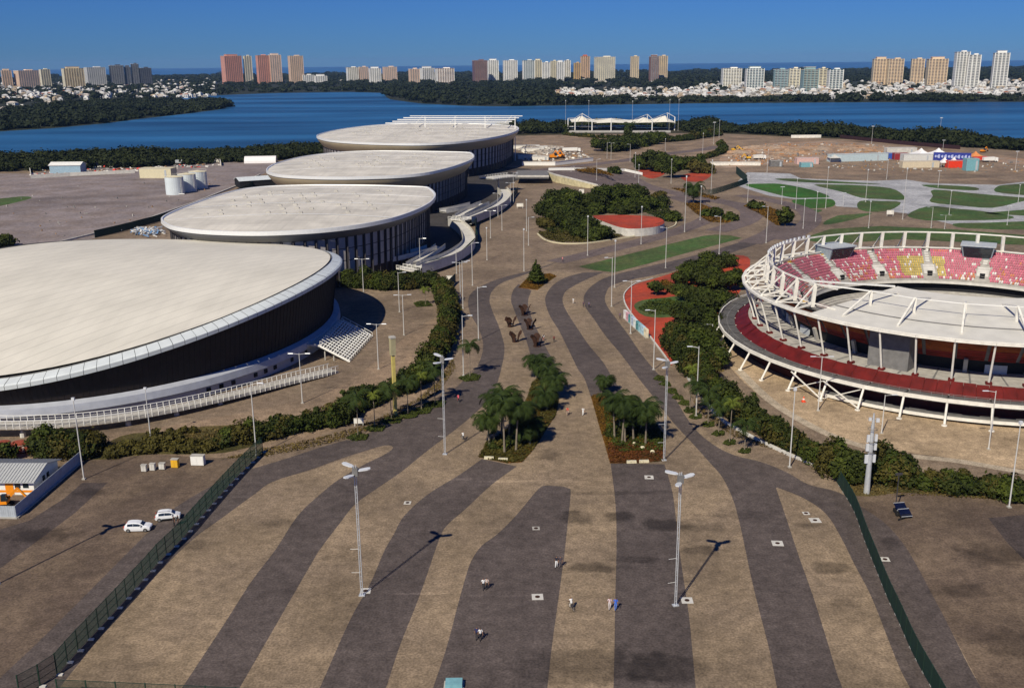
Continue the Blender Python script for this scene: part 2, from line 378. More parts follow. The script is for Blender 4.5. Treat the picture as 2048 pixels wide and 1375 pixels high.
def roofA_mat():
    mt = mat('arena_roof_sheet', (.65, .61, .525), .6, var=.1, scale=.1); nt = mt.node_tree; N = nt.nodes; L = nt.links; b = N['Principled BSDF']; src = b.inputs['Base Color'].links[0].from_socket; geo = N.new('ShaderNodeNewGeometry')
    def layer(kind, rot, sc, lo, hi, a, z):
        mp = N.new('ShaderNodeMapping'); mp.inputs['Rotation'].default_value = (0, 0, rot); mp.inputs['Scale'].default_value = sc; L.new(geo.outputs['Position'], mp.inputs['Vector'])
        if kind == 'n': q = N.new('ShaderNodeTexNoise'); q.inputs['Scale'].default_value = 1; q.inputs['Detail'].default_value = 6; o = q.outputs['Fac']
        else: q = N.new('ShaderNodeTexWave'); q.inputs['Scale'].default_value = 1; o = q.outputs['Fac']
        L.new(mp.outputs[0], q.inputs['Vector']); r = N.new('ShaderNodeMapRange'); r.inputs[1].default_value = a; r.inputs[2].default_value = z; r.inputs[3].default_value = lo; r.inputs[4].default_value = hi; L.new(o, r.inputs[0]); return r.outputs[0]
    f = None
    for q in (layer('n', 0, (.03, .5, .1), .93, 1.06, .35, .65), layer('n', 0, (.7, .06, .1), .94, 1.04, .35, .65), layer('w', math.pi / 2, (.12, .12, .12), .9, 1, 0, .05), layer('w', 0, (.045, .045, .045), .92, 1, 0, .02), layer('n', 0, (.05, .05, .05), .9, 1.05, .4, .6)):
        if f is None: f = q
        else: mu = N.new('ShaderNodeMath'); mu.operation = 'MULTIPLY'; L.new(f, mu.inputs[0]); L.new(q, mu.inputs[1]); f = mu.outputs[0]
    vm = N.new('ShaderNodeVectorMath'); vm.operation = 'SCALE'; L.new(src, vm.inputs[0]); L.new(f, vm.inputs['Scale']); L.new(vm.outputs[0], b.inputs['Base Color']); return mt
M['roofA'] = roofA_mat()
def water_mat(name, c, scale, rough=.12, bump=.25):
    mt, nt, b = _new(name); N = nt.nodes; L = nt.links
    geo = N.new('ShaderNodeNewGeometry')
    b.inputs['Base Color'].default_value = (*c, 1); b.inputs['Roughness'].default_value = rough; b.inputs['IOR'].default_value = 1.33
    nz = N.new('ShaderNodeTexNoise'); nz.inputs['Scale'].default_value = scale; nz.inputs['Detail'].default_value = 6
    mp = N.new('ShaderNodeMapping'); mp.inputs['Scale'].default_value = (1, .45, 1); L.new(geo.outputs['Position'], mp.inputs['Vector']); L.new(mp.outputs[0], nz.inputs['Vector'])
    bp = N.new('ShaderNodeBump'); bp.inputs['Strength'].default_value = bump; bp.inputs['Distance'].default_value = .6
    L.new(nz.outputs['Fac'], bp.inputs['Height']); L.new(bp.outputs[0], b.inputs['Normal'])
    n2 = N.new('ShaderNodeTexNoise'); n2.inputs['Scale'].default_value = .006; n2.inputs['Detail'].default_value = 4
    m2 = N.new('ShaderNodeMapping'); m2.inputs['Scale'].default_value = (.35, 1.6, 1); L.new(geo.outputs['Position'], m2.inputs['Vector']); L.new(m2.outputs[0], n2.inputs['Vector'])
    r = N.new('ShaderNodeMapRange'); r.inputs[1].default_value = .35; r.inputs[2].default_value = .65; r.inputs[3].default_value = .55; r.inputs[4].default_value = 1.5; L.new(n2.outputs['Fac'], r.inputs[0])
    vm = N.new('ShaderNodeVectorMath'); vm.operation = 'SCALE'; vm.inputs[0].default_value = c; L.new(r.outputs[0], vm.inputs['Scale']); L.new(vm.outputs[0], b.inputs['Base Color'])
    return mt
M['lake'] = water_mat('lagoon_water', (.022, .098, .205), .22, .38, .6)
M['sea'] = water_mat('sea_water', (.03, .115, .27), .01, .5, .4)
# ------------------------------------------------------------------ ground, paving bands, water
def big_sheet(name, x0, x1, y0, y1, z, mt):
    mb = MB(); mb.poly([(x0, y0, z), (x1, y0, z), (x1, y1, z), (x0, y1, z)]); return mb.build(name, mt, kind='structure')
big_sheet('ground', -9000, 9000, -400, 6400, -0.02, M['midtan'])
big_sheet('sea', -16000, 16000, 6200, 17000, 0.03, M['sea'])
sheet('lake', [(-700, 340), (-200, 330), (0, 322), (300, 312), (560, 300), (660, 290), (1000, 262), (1200, 258), (1420, 257), (1700, 268), (2048, 292), (2700, 330), (2900, 222),
               (2300, 203), (2048, 204), (1700, 205), (1400, 207), (1200, 210), (1000, 213), (930, 212), (840, 207), (780, 199), (770, 192), (790, 187), (700, 184), (560, 186), (430, 191), (350, 197),
               (440, 204), (462, 212), (440, 219), (370, 228), (280, 238), (210, 247), (100, 257), (0, 263), (-300, 272), (-700, 285)], 0.02, M['lake'])
FAR = [(-1500, 290), (-700, 285), (-300, 272), (0, 263), (100, 257), (210, 247), (280, 238), (370, 228), (440, 219), (462, 212), (440, 204), (350, 197), (430, 191), (560, 186), (700, 184), (790, 187), (770, 192), (780, 199), (840, 207), (930, 212), (1000, 213), (1200, 210), (1400, 207), (1700, 205), (2048, 204), (2300, 203), (2900, 222), (3600, 215), (3300, 124), (1024, 145), (-1200, 166)]
sheet('far_shore', FAR, 0.01, M['farland'])
sheet('near_bank', [(-700, 360), (-200, 350), (0, 343), (300, 333), (560, 319), (700, 309), (1000, 272), (1200, 268), (1420, 266), (1700, 279), (2048, 302), (2700, 340), (2700, 326), (2048, 290), (1700, 266), (1420, 255), (1200, 256), (1000, 260), (660, 288), (560, 298), (300, 310), (0, 320), (-200, 328), (-700, 338)], 0.04, M['bank'])
sheet('yard', [(-300, 470), (-300, 350), (60, 347), (290, 322), (520, 312), (560, 330), (480, 372), (400, 400), (330, 432), (250, 455), (190, 476), (100, 500), (0, 520), (-300, 560)], 0.004, M['yard'])
sheet('yard_green_patch', [(-40, 415), (0, 412), (55, 399), (62, 394), (40, 393), (0, 397), (-40, 398)], 0.008, M['lawn'], 3)
# left and right lots
sheet('parking_lot', [(-60, 1500), (-60, 960), (0, 945), (180, 915), (300, 905), (430, 912), (530, 905), (505, 932), (443, 988), (391, 1048), (319, 1124), (239, 1213), (142, 1319), (60, 1400), (0, 1470)], 0.004, M['lot'])
sheet('parking_lot', [(1660, 930), (1708, 1022), (1755, 1148), (1799, 1247), (1842, 1338), (1875, 1400), (1925, 1500), (2300, 1500), (2300, 1010), (2048, 985), (1900, 985), (1780, 960), (1700, 925)], 0.004, M['lot'])
D1_left = [(1120, 522), (1056.8, 542), (1005, 555), (964, 571), (941.6, 587), (936, 606), (941.6, 629), (956, 654), (965, 680), (965.6, 699), (957.6, 725), (938, 747), (900, 782), (845.6, 816), (791, 845), (740, 864), (701, 877), (644, 893), (580, 914), (521, 932), (470, 948), (425, 970), (345, 1018), (290, 1070), (190, 1170), (90, 1270), (0, 1355)]
D1_lotr = [(120, 1375), (132, 1358), (249, 1216), (374, 1088), (440, 1038), (506, 990), (545, 963), (620, 939), (678, 918), (737, 899), (772, 890), (786, 895), (768, 909), (729, 928), (678, 958), (639, 989), (595, 1031), (552, 1097), (502, 1163), (447, 1249), (373, 1361)]
D1_right = [(1100, 530), (1041, 552), (1005, 565), (985, 581), (979, 600), (985, 622), (996, 648), (1005.6, 677), (1009, 699), (1004, 731), (993, 770), (974, 802), (941, 834), (909, 860), (847, 907), (804, 942), (753, 977), (710, 1008), (678.6, 1047), (643, 1094), (620, 1131), (479, 1375)]
sm = lambda e: cat_rom(e, 4)
d1 = sm(ext(D1_left, 1440)) + sm([(0, 1560)] + D1_lotr[:1])[1:] + sm(D1_lotr)[1:]
d1 = sm(ext(D1_left, 1440)) + [(60, 1470)] + sm(D1_lotr) + sm(ext(D1_lotr[-2:], 1500))[1:][-1:] + list(reversed(sm(ext(D1_right))))
sheet('paving_band', d1, 0.010, M['dark'])
sheet('paving_band', sm(ext([(964, 917), (917, 950), (854, 989), (807.5, 1032), (788, 1067), (768, 1102), (741, 1165), (698, 1243), (639.5, 1375)])) + list(reversed(sm(ext([(1034, 932), (983, 969), (932.5, 1016), (893, 1051), (878, 1079), (854, 1149), (831, 1212), (800, 1290), (772, 1375)])))), 0.010, M['dark'])
sheet('paving_band', sm(ext([(1095, 970), (1077, 977), (1034, 1028), (995, 1067), (964, 1090), (944, 1118), (932.5, 1149), (917, 1204), (893, 1294), (866, 1375)])) + list(reversed(sm(ext([(1125, 972), (1137, 976), (1141.5, 984), (1135.6, 1044), (1128, 1114), (1116, 1204), (1104, 1290), (1094.6, 1375)])))), 0.010, M['dark'])
sheet('paving_band', sm(ext([(1221, 925), (1231, 1008), (1233, 1094), (1230, 1212), (1229, 1290), (1227, 1375)])) + list(reversed(sm(ext([(1329, 928), (1346, 989), (1356, 1079), (1366, 1149), (1378, 1231), (1385.6, 1309), (1391.5, 1375)])))), 0.010, M['dark'])
sheet('paving_band', sm([(1037, 568), (1026, 581), (1022, 600), (1028, 619), (1037, 642), (1050, 674), (1060, 706), (1075, 770)]) + list(reversed(sm([(1063, 581), (1057, 597), (1057, 613), (1066, 642), (1082, 674), (1098, 706), (1110, 725), (1128, 775)]))), 0.010, M['dark'])
sheet('paving_band', sm([(1165, 545), (1130, 555), (1105, 571), (1092, 590), (1091, 606), (1100, 632), (1118, 661), (1137, 699), (1156, 738), (1169, 757), (1184, 800)]) + list(reversed(sm([(1207, 544), (1166, 562), (1137, 578), (1127, 590), (1126, 606), (1137, 629), (1156, 658), (1178, 690), (1207, 725), (1226, 757), (1256, 800)]))), 0.010, M['dark'])
E_l = [(1500, 478), (1400, 508), (1300, 532), (1220, 552), (1188, 568), (1172, 584), (1167, 598), (1172, 616), (1188, 638), (1210, 670), (1245, 712), (1278, 757), (1313, 801), (1345, 843), (1383, 884), (1418, 923), (1444, 953), (1465, 996), (1478, 1040), (1491, 1100), (1504, 1161), (1522, 1234), (1539, 1300), (1554, 1375)]
E_r = [(1520, 486), (1400, 526), (1320, 548), (1268, 558), (1223, 571), (1212, 587), (1210, 600), (1217, 616), (1233, 638), (1255, 667), (1284, 709), (1313, 744), (1339, 777), (1383, 849), (1426, 888), (1470, 910), (1522, 923), (1574, 944), (1617, 968), (1680, 985), (1730, 1018), (1773, 1048), (1816, 1100), (1859, 1178), (1898, 1252), (1937, 1330), (1963, 1375)]
W_l = [(1552, 975), (1574, 1040), (1600, 1118), (1626, 1191), (1652, 1273), (1673, 1343), (1685, 1375)]
W_r = [(1554, 974), (1608, 996), (1652, 1027), (1682, 1074), (1708, 1126), (1742, 1191), (1773, 1269), (1799, 1334), (1820, 1375)]
sheet('paving_band', sm(ext(E_l)) + list(reversed(sm(ext(W_l)))) + sm(ext(W_r)) + list(reversed(sm(ext(E_r)))), 0.010, M['dark'])
sheet('paving_band', [(1976, 1035), (2060, 1028), (2200, 1040), (2200, 1170), (2060, 1130), (2015, 1085)], 0.010, M['lotdark'])
sheet('paving_band', [(-60, 1080), (0, 1058), (60, 1040), (130, 995), (165, 965), (215, 965), (150, 1025), (60, 1092), (-60, 1180)], 0.010, M['lotdark'])
# fan between the bands is tan paving
sheet('plaza', [(128, 1362), (250, 1212), (376, 1085), (450, 1030), (545, 960), (640, 935), (780, 885), (905, 790), (970, 700), (960, 640), (935, 606), (970, 568), (1060, 541), (1220, 548), (1330, 545), (1250, 580), (1222, 600), (1240, 640), (1300, 720), (1345, 782), (1430, 885), (1530, 925), (1620, 968), (1730, 1020), (1780, 1060), (1860, 1180), (1963, 1375), (2030, 1500), (0, 1500)], 0.006, M['tan'])
# promenade loops beyond the lawn
for zi_, (px, w) in enumerate((([(1110, 524), (1190, 505), (1265, 487), (1330, 469), (1380, 453), (1420, 432), (1400, 410), (1340, 392)], (8, 9)),
              ([(1431, 462), (1480, 447), (1502, 433), (1497, 420), (1470, 409), (1420, 399), (1340, 384), (1290, 371), (1250, 352), (1200, 343)], 10),
              ([(1500, 486), (1545, 466), (1562, 446), (1542, 428), (1500, 413), (1440, 402), (1370, 386)], 10),
              ([(1570, 480), (1612, 452), (1622, 432), (1595, 414), (1540, 400), (1480, 390)], 9))):
    ribbon('promenade', px, w, 0.012 + zi_ * .004, M['middark'])
ribbon('far_road', [(1030, 345), (1120, 336), (1240, 322), (1330, 308), (1400, 300), (1440, 292)], 12, 0.010, M['middark'])
sheet('lawn', [(1157, 533), (1190, 540), (1228, 544.5), (1300, 526), (1390, 501), (1484, 476), (1462, 471), (1431, 469), (1405, 472), (1330, 490), (1250, 510)], 0.032, M['lawn'])
# red rubber playground floors
sheet('rubber_floor', [(1249, 597), (1252, 583), (1272, 568), (1306, 558), (1346, 545), (1395, 528), (1437, 514), (1487, 511), (1500, 530), (1470, 600), (1420, 640), (1370, 690), (1345, 728), (1338, 722), (1299, 670), (1259, 621)], 0.014, M['red'], 3)
sheet('rubber_floor', [(1276, 341), (1300, 339), (1331, 341), (1326, 350), (1305, 357), (1286, 352)], 0.014, M['red'], 3)
sheet('rubber_floor', [(1362, 352), (1385, 346), (1420, 346), (1418, 355), (1400, 363), (1372, 362)], 0.014, M['red'], 3)
sheet('playground_lawn', [(1268, 612), (1285, 600), (1330, 595), (1390, 590), (1400, 622), (1340, 634), (1290, 632)], 0.018, M['lawn'], 3)
# park on the right
Z8 = lambda pts: [(1400 + x / 3.16, 240 + y / 3.16) for x, y in pts]
sheet('park_paving', Z8([(300, 330), (570, 338), (640, 370), (1080, 385), (1300, 376), (1460, 400), (1880, 410), (2300, 360), (2300, 700), (1600, 660), (1300, 590), (1000, 555), (860, 545), (820, 498), (600, 500), (440, 480), (215, 410)]), 0.010, M['palepave'])
for pts, mt in (([(285, 410), (400, 402), (520, 405), (700, 440), (820, 485), (700, 492), (580, 490), (430, 455)], 'lawn2'), ([(585, 505), (700, 498), (820, 498), (855, 520), (840, 545), (760, 557), (640, 555), (600, 530)], 'lawn2'),
                ([(720, 410), (860, 408), (1000, 412), (1200, 430), (1280, 470), (1285, 505), (1150, 500), (1020, 492), (900, 455)], 'lawn'), ([(470, 372), (600, 370), (700, 378), (1150, 405), (900, 402), (600, 390)], 'lawn'),
                ([(1010, 512), (1140, 512), (1270, 520), (1200, 570), (1080, 580), (1000, 560)], 'lawn'), ([(790, 640), (850, 612), (900, 600), (1080, 588), (1050, 604), (920, 640), (790, 662)], 'lawn'),
                ([(1480, 440), (1760, 466), (2048, 490), (2200, 500), (2048, 512), (1850, 555), (1640, 540), (1460, 520), (1472, 480)], 'lawn'), ([(1400, 410), (1560, 412), (1740, 425), (1740, 445), (1500, 432)], 'lawn'),
                ([(1880, 420), (1960, 408), (2200, 400), (2200, 490), (2048, 475), (1870, 455)], 'lawn'), ([(1310, 600), (1440, 545), (1620, 560), (1780, 575), (1980, 610), (1900, 630), (1540, 635), (1400, 630)], 'lawn'),
                ([(1600, 655), (1820, 648), (2200, 640), (2200, 690), (1700, 685)], 'lawn'), ([(645, 572), (700, 566), (775, 568), (720, 590)], 'lawn'), ([(1800, 590), (1900, 578), (2200, 560), (2200, 605), (2000, 602)], 'lawn')):
    sheet('park_lawn', Z8(pts), 0.016, M[mt], 3)
sheet('lawn', [(1600, 478), (1660, 458), (1760, 452), (1900, 458), (2048, 470), (2300, 480), (2300, 500), (2048, 490), (1800, 478), (1660, 488)], 0.012, M['lawn'])
sheet('dirt_field', [(1045, 330), (1045, 285), (1055, 266), (1120, 260), (1180, 268), (1240, 283), (1300, 292), (1380, 286), (1420, 276), (1520, 268), (1620, 266), (1720, 276), (1900, 296), (2048, 316), (2400, 340), (2400, 360), (2048, 345), (1800, 350), (1500, 345), (1440, 342), (1350, 320), (1200, 325), (1120, 335)], 0.005, M['earth'])
sheet('site_ground', [(1440, 315), (1500, 292), (1580, 284), (1660, 282), (1740, 287), (1820, 300), (1900, 305), (2048, 318), (2300, 330), (2300, 338), (2048, 330), (1930, 316), (1800, 303), (1690, 312), (1600, 328), (1510, 330), (1450, 336)], 0.012, M['site'], 2)
sheet('sand_strip', Z8([(700, 360), (850, 355), (1060, 378), (900, 372)]), 0.018, M['earth'], 3)
sheet('sand_strip', Z8([(1430, 390), (1560, 370), (1740, 366), (1930, 376), (1800, 384), (1600, 388)]), 0.018, M['earth'], 3)
# forecourt of the stadium and strip under the velodrome ramp
sheet('forecourt', [(1450, 640), (1445, 700), (1470, 745), (1530, 800), (1600, 842), (1700, 880), (1800, 902), (1900, 915), (2048, 938), (2400, 980), (2400, 640)], 0.006, M['concrete_ground'], 3)
ribbon('kerb_path', [(1478, 740), (1540, 800), (1620, 850), (1700, 884), (1800, 908), (1920, 922), (2048, 944), (2200, 965)], 2.0, 0.012, M['pathpave'])
sheet('slope', [(-100, 985), (-100, 850), (60, 868), (250, 862), (430, 835), (600, 800), (700, 760), (790, 690), (860, 640), (905, 640), (905, 700), (880, 760), (800, 830), (700, 868), (560, 900), (440, 915), (300, 908), (180, 918), (60, 945)], 0.006, M['earth'], 3)
sheet('path', [(640, 870), (740, 838), (830, 800), (900, 745), (930, 690), (920, 640), (945, 640), (966, 690), (955, 735), (900, 785), (800, 842), (700, 880)], 0.012, M['midtan'])
sheet('weed_strip', [(180, 918), (240, 872), (330, 862), (450, 850), (560, 868), (450, 905), (300, 908)], 0.010, M['weeds'], 3)
sheet('weed_strip', [(1690, 985), (1700, 955), (1760, 950), (1900, 975), (2060, 990), (2060, 1002), (1900, 990), (1800, 985), (1740, 992)], 0.010, M['weeds'], 3)
sheet('path', [(1345, 735), (1370, 745), (1420, 810), (1480, 850), (1560, 885), (1640, 915), (1660, 935), (1600, 945), (1500, 910), (1430, 878), (1380, 835)], 0.012, M['midtan'])

sheet('arena_forecourt', [(690, 560), (760, 552), (840, 540), (905, 520), (940, 498), (946, 480), (930, 462), (925, 445), (960, 428), (1000, 415), (1016, 398), (1010, 375), (1030, 362), (1062, 352), (1062, 338), (960, 330), (880, 345), (840, 400), (760, 440), (690, 500)], 0.008, M['forecourt_shade'])  # dark sheet painting in the shade of the arenas and their ramps
# ------------------------------------------------------------------ velodrome
def velodrome():
    C = Vector((-99.17, 243.75)); A, B = 64.7, 54.15; th = 1.2869
    def rimz(u, v): return 14.74 + 2.83 * u + .39 * v - 3.29 * (u * u - v * v)
    t = thing('velodrome', 'large pale domed velodrome with a slanting metal rim and dark brown wall', 'arena', (C.x, C.y, 0))
    def pt(ang, s, z=None, dz=0.0):
        u, v = A * s * math.cos(ang), B * s * math.sin(ang)
        if s != 1.0:   # constant-width offsets
            pass
        x = C.x + u * math.cos(th) - v * math.sin(th); y = C.y + u * math.sin(th) + v * math.cos(th)
        zz = rimz(u / A, v / B) if z is None else z
        return Vector((x, y, zz + dz))
    def off(ang, d, z=None, dz=0.0):
        # point at distance d inside the rim
        p = pt(ang, 1.0, z); c = Vector((C.x, C.y, p.z)); r = (c - p); r.z = 0; L = r.length; r.normalize()
        q = p + r * d; q.z = p.z + dz
        return q
    n = 120; an = [2 * math.pi * i / n for i in range(n)]
    # dome
    rings = []
    for s in (3.1, 8, 14, 21, 29, 38, 47, 53):
        rings.append([None] * n)
        for i, a in enumerate(an):
            p = pt(a, 1.0); rad = math.hypot(p.x - C.x, p.y - C.y); f = min(1.0, s / rad) if s < 50 else 1.0
            q = Vector((p.x + (C.x - p.x) * f, p.y + (C.y - p.y) * f, 0))
            rho = 1 - f; base = rimz(rho * math.cos(a), rho * math.sin(a))
            q.z = base + 0.55 + 2.65 * (1 - rho * rho)
            rings[-1][i] = q
    mb = MB(); mb.loft(rings)
    roof = mb.build('roof', M['roofV'], t, smooth=True)
    # gutter groove
    mb = MB(); mb.loft([[off(a, 3.15, dz=.7) for a in an], [off(a, 3.12, dz=.35) for a in an], [off(a, 2.76, dz=.3) for a in an], [off(a, 2.72, dz=.74) for a in an]]); mb.build('gutter', M['concdark'], t)
    # rim panels, each a mesh of its own
    npan = 150
    for k in range(npan):
        a0 = 2 * math.pi * k / npan + .0008; a1 = 2 * math.pi * (k + 1) / npan - .0008
        mb = MB(); am = (a0 + a1) / 2; rr = [a0, am, a1]; j = random.uniform(-.03, .03)
        prof = [(2.74, .60 + j), (.35, .0 + j), (0, -.25 + j), (.05, -1.1), (.6, -1.2)]
        vs = []; fs = []
        for a in rr: vs += [off(a, d, dz=z) for d, z in prof]
        m_ = len(prof)
        for i in range(2):
            for q in range(m_ - 1): fs.append((i * m_ + q, i * m_ + q + 1, (i + 1) * m_ + q + 1, (i + 1) * m_ + q))
        mb.add(vs, fs); mb.build('rim_panel', M['metalpanel'], t)
    # walls
    mb = MB(); mb.loft([[off(a, 1.3, z=None, dz=-.9) for a in an], [off(a, 3.2, z=0, dz=4.4) for a in an]]); mb.build('wall', M['walldark'], t)
    # vertical cladding ribs
    mb = MB()
    for k in range(300):
        a = 2 * math.pi * k / 300; p = off(a, 1.28, dz=-1.0); q = off(a, 3.18, z=0, dz=4.4); mb.bar(p, q, .10, .06)
    mb.build('cladding_rib', M['walldark'], t, kind='stuff')
    mb = MB(); mb.loft([[off(a, 3.0, z=0, dz=4.5) for a in an], [off(a, 1.5, z=0, dz=4.0) for a in an], [off(a, 1.3, z=0, dz=2.5) for a in an], [off(a, 2.4, z=0, dz=2.45) for a in an]]); mb.build('sloping_plinth', M['basewall'], t)
    mb = MB(); mb.loft([[off(a, 2.4, z=0, dz=2.6) for a in an], [off(a, 2.4, z=0, dz=0) for a in an]]); mb.build('base_wall', M['basewall'], t)
    # small openings
    for px in (425, 433, 445, 466, 520, 533, 553, 590, 612):
        best = min(an, key=lambda a: abs(Q(off(a, 2.35, z=0, dz=1.3))[0] - px) + (1e4 if Q(off(a, 2.35, z=0))[2] > 250 else 0))
        p = off(best, 2.35, z=0, dz=1.3); d = (off(best + .01, 2.35, z=0) - off(best, 2.35, z=0)).normalized()
        MB().box(p, (1.0, .25, .9), math.atan2(d.y, d.x)).build('window', M['black'], t)
    return t, off, pt
velo, voff, vpt = velodrome()
def arc_px(px, z, sub=6):
    return [Vector((q[0], q[1], z)) for q in cat_rom([tuple(P(a, b, z))[:2] for a, b in px], sub)]
def offset_line(pts, d):
    out = []
    for i, p in enumerate(pts):
        t = (pts[min(i + 1, len(pts) - 1)] - pts[max(i - 1, 0)]); t.z = 0; t.normalize(); out.append(p + Vector((-t.y, t.x, 0)) * d)
    return out
def resample(pts, step):
    out = [pts[0]]; acc = 0.0
    for a, b in zip(pts, pts[1:]):
        L = (b - a).length; s = 0.0
        while acc + (L - s) >= step:
            s += step - acc; acc = 0.0; out.append(a.lerp(b, s / L))
        acc += L - s
    return out
def walkway(name, label, px, zs, width, mats, post=M['white'], rail=1.2, step=2.0, col=None, colr=.25, parent=None, skirt=.5, group=None, screen=False, cat='walkway'):
    """curved raised walkway with a deck, edge beams, railings with posts and columns"""
    n = len(px); raw = []
    for k, (a, b) in enumerate(px):
        z = zs[0] + (zs[1] - zs[0]) * k / (n - 1); p = P(a, b, z); raw.append((p.x, p.y, p.z))
    line = [Vector(q) for q in cat_rom(raw, 6)]
    t = thing(name, label, cat, (line[0].x, line[0].y, 0), group=group)
    Lf, Rt = offset_line(line, width / 2), offset_line(line, -width / 2)
    dn = Vector((0, 0, -skirt))
    mb = MB(); mb.loft([[p + dn for p in Lf], Lf, Rt, [p + dn for p in Rt], [p + dn for p in Lf]], closed=False); mb.build('deck', mats, t)
    for side in (Lf, Rt):
        mb = MB()
        up = Vector((0, 0, rail))
        for a, b in zip(side, side[1:]):
            mb.bar(a + up, b + up, .10, .12)
            if not screen: mb.bar(a + up * .55, b + up * .55, .05)
        mb.build('handrail', post, t)
        if screen:
            mb = MB(); mb.loft([side, [p + up for p in side]], closed=False); mb.build('parapet', mats, t)
        else:
            for p in resample(side, step): MB().bar(p + dn, p + up, .11, .11).build('rail_post', post, t)
    if col:
        for p in resample(line, col)[1:]:
            if p.z > 1.2: MB().tube([Vector((p.x, p.y, 0)), Vector((p.x, p.y, .9)), Vector((p.x, p.y, .92)), Vector((p.x, p.y, p.z - skirt))], [colr * 1.9, colr * 1.7, colr, colr], 8).build('column', M['concpale'], t)
    return t
walkway('ramp_walkway', 'long curved white railed access ramp in front of the domed velodrome', [(-60, 846), (0, 848), (70, 847), (150, 843), (240, 833), (330, 818), (420, 799), (500, 780), (580, 760), (640, 746), (668, 739)], (3.0, .5), 3.0, M['conc'], step=1.25, col=9.5, colr=.3)
# broad white stairway at the velodrome's right end
def stairway():
    a, b, c, d = P(640, 690, 3.6), P(686, 640, 3.6), P(745, 672, .15), P(700, 722, .15)
    base = (a + b + c + d) / 4
    t = thing('stairway', 'broad white stairway half in shadow at the right end of the velodrome', 'stairs', (base.x, base.y, 0))
    n = 13
    for k in range(n):
        f = k / (n - 1); p = a.lerp(d, f); q = b.lerp(c, f); p2 = a.lerp(d, min(1, f + .045)); q2 = b.lerp(c, min(1, f + .045))
        z = 3.6 - 3.4 * f; mb = MB()
        vs = [(p.x, p.y, z), (q.x, q.y, z), (q2.x, q2.y, z), (p2.x, p2.y, z)]
        vs += [(x, y, zz - .16) for x, y, zz in vs]
        mb.add(vs, [(0, 1, 2, 3), (7, 6, 5, 4), (0, 4, 5, 1), (1, 5, 6, 2), (2, 6, 7, 3), (3, 7, 4, 0)]); mb.build('step', M['white'], t)
    m_ = 14
    for k in range(m_):
        f = k / (m_ - 1); p = a.lerp(b, f); q = d.lerp(c, f); up = Vector((0, 0, 1.0))
        mb = MB(); mb.bar(p + up, q + up, .10, .10)
        for j in range(5):
            s = p.lerp(q, j / 4); mb.bar(s, s + up, .08)
        mb.build('handrail', M['white'], t)
    for (p, q) in ((a, d), (b, c)):
        mb = MB(); mb.bar(p - Vector((0, 0, .25)), q - Vector((0, 0, .1)), .2, .45); mb.build('stringer', M['white'], t)
    for p in (a.lerp(d, .15), a.lerp(d, .45), b.lerp(c, .2)):
        MB().bar((p.x, p.y, 0), (p.x, p.y, p.z - .9), .25).build('support', M['conc'], t)
    l0, l1 = voff(0.0, .5, z=0, dz=3.55), None
    mb = MB(); w0, w1 = a + (a - d).normalized() * 7, b + (b - c).normalized() * 7
    vs = [(a.x, a.y, 3.6), (b.x, b.y, 3.6), (w1.x, w1.y, 3.6), (w0.x, w0.y, 3.6)]; mb.add(vs + [(x, y, 3.2) for x, y, z in vs], [(0, 1, 2, 3), (0, 4, 5, 1), (1, 5, 6, 2), (3, 7, 4, 0), (7, 6, 5, 4)]); mb.build('landing', M['concpale'], t)
stairway()

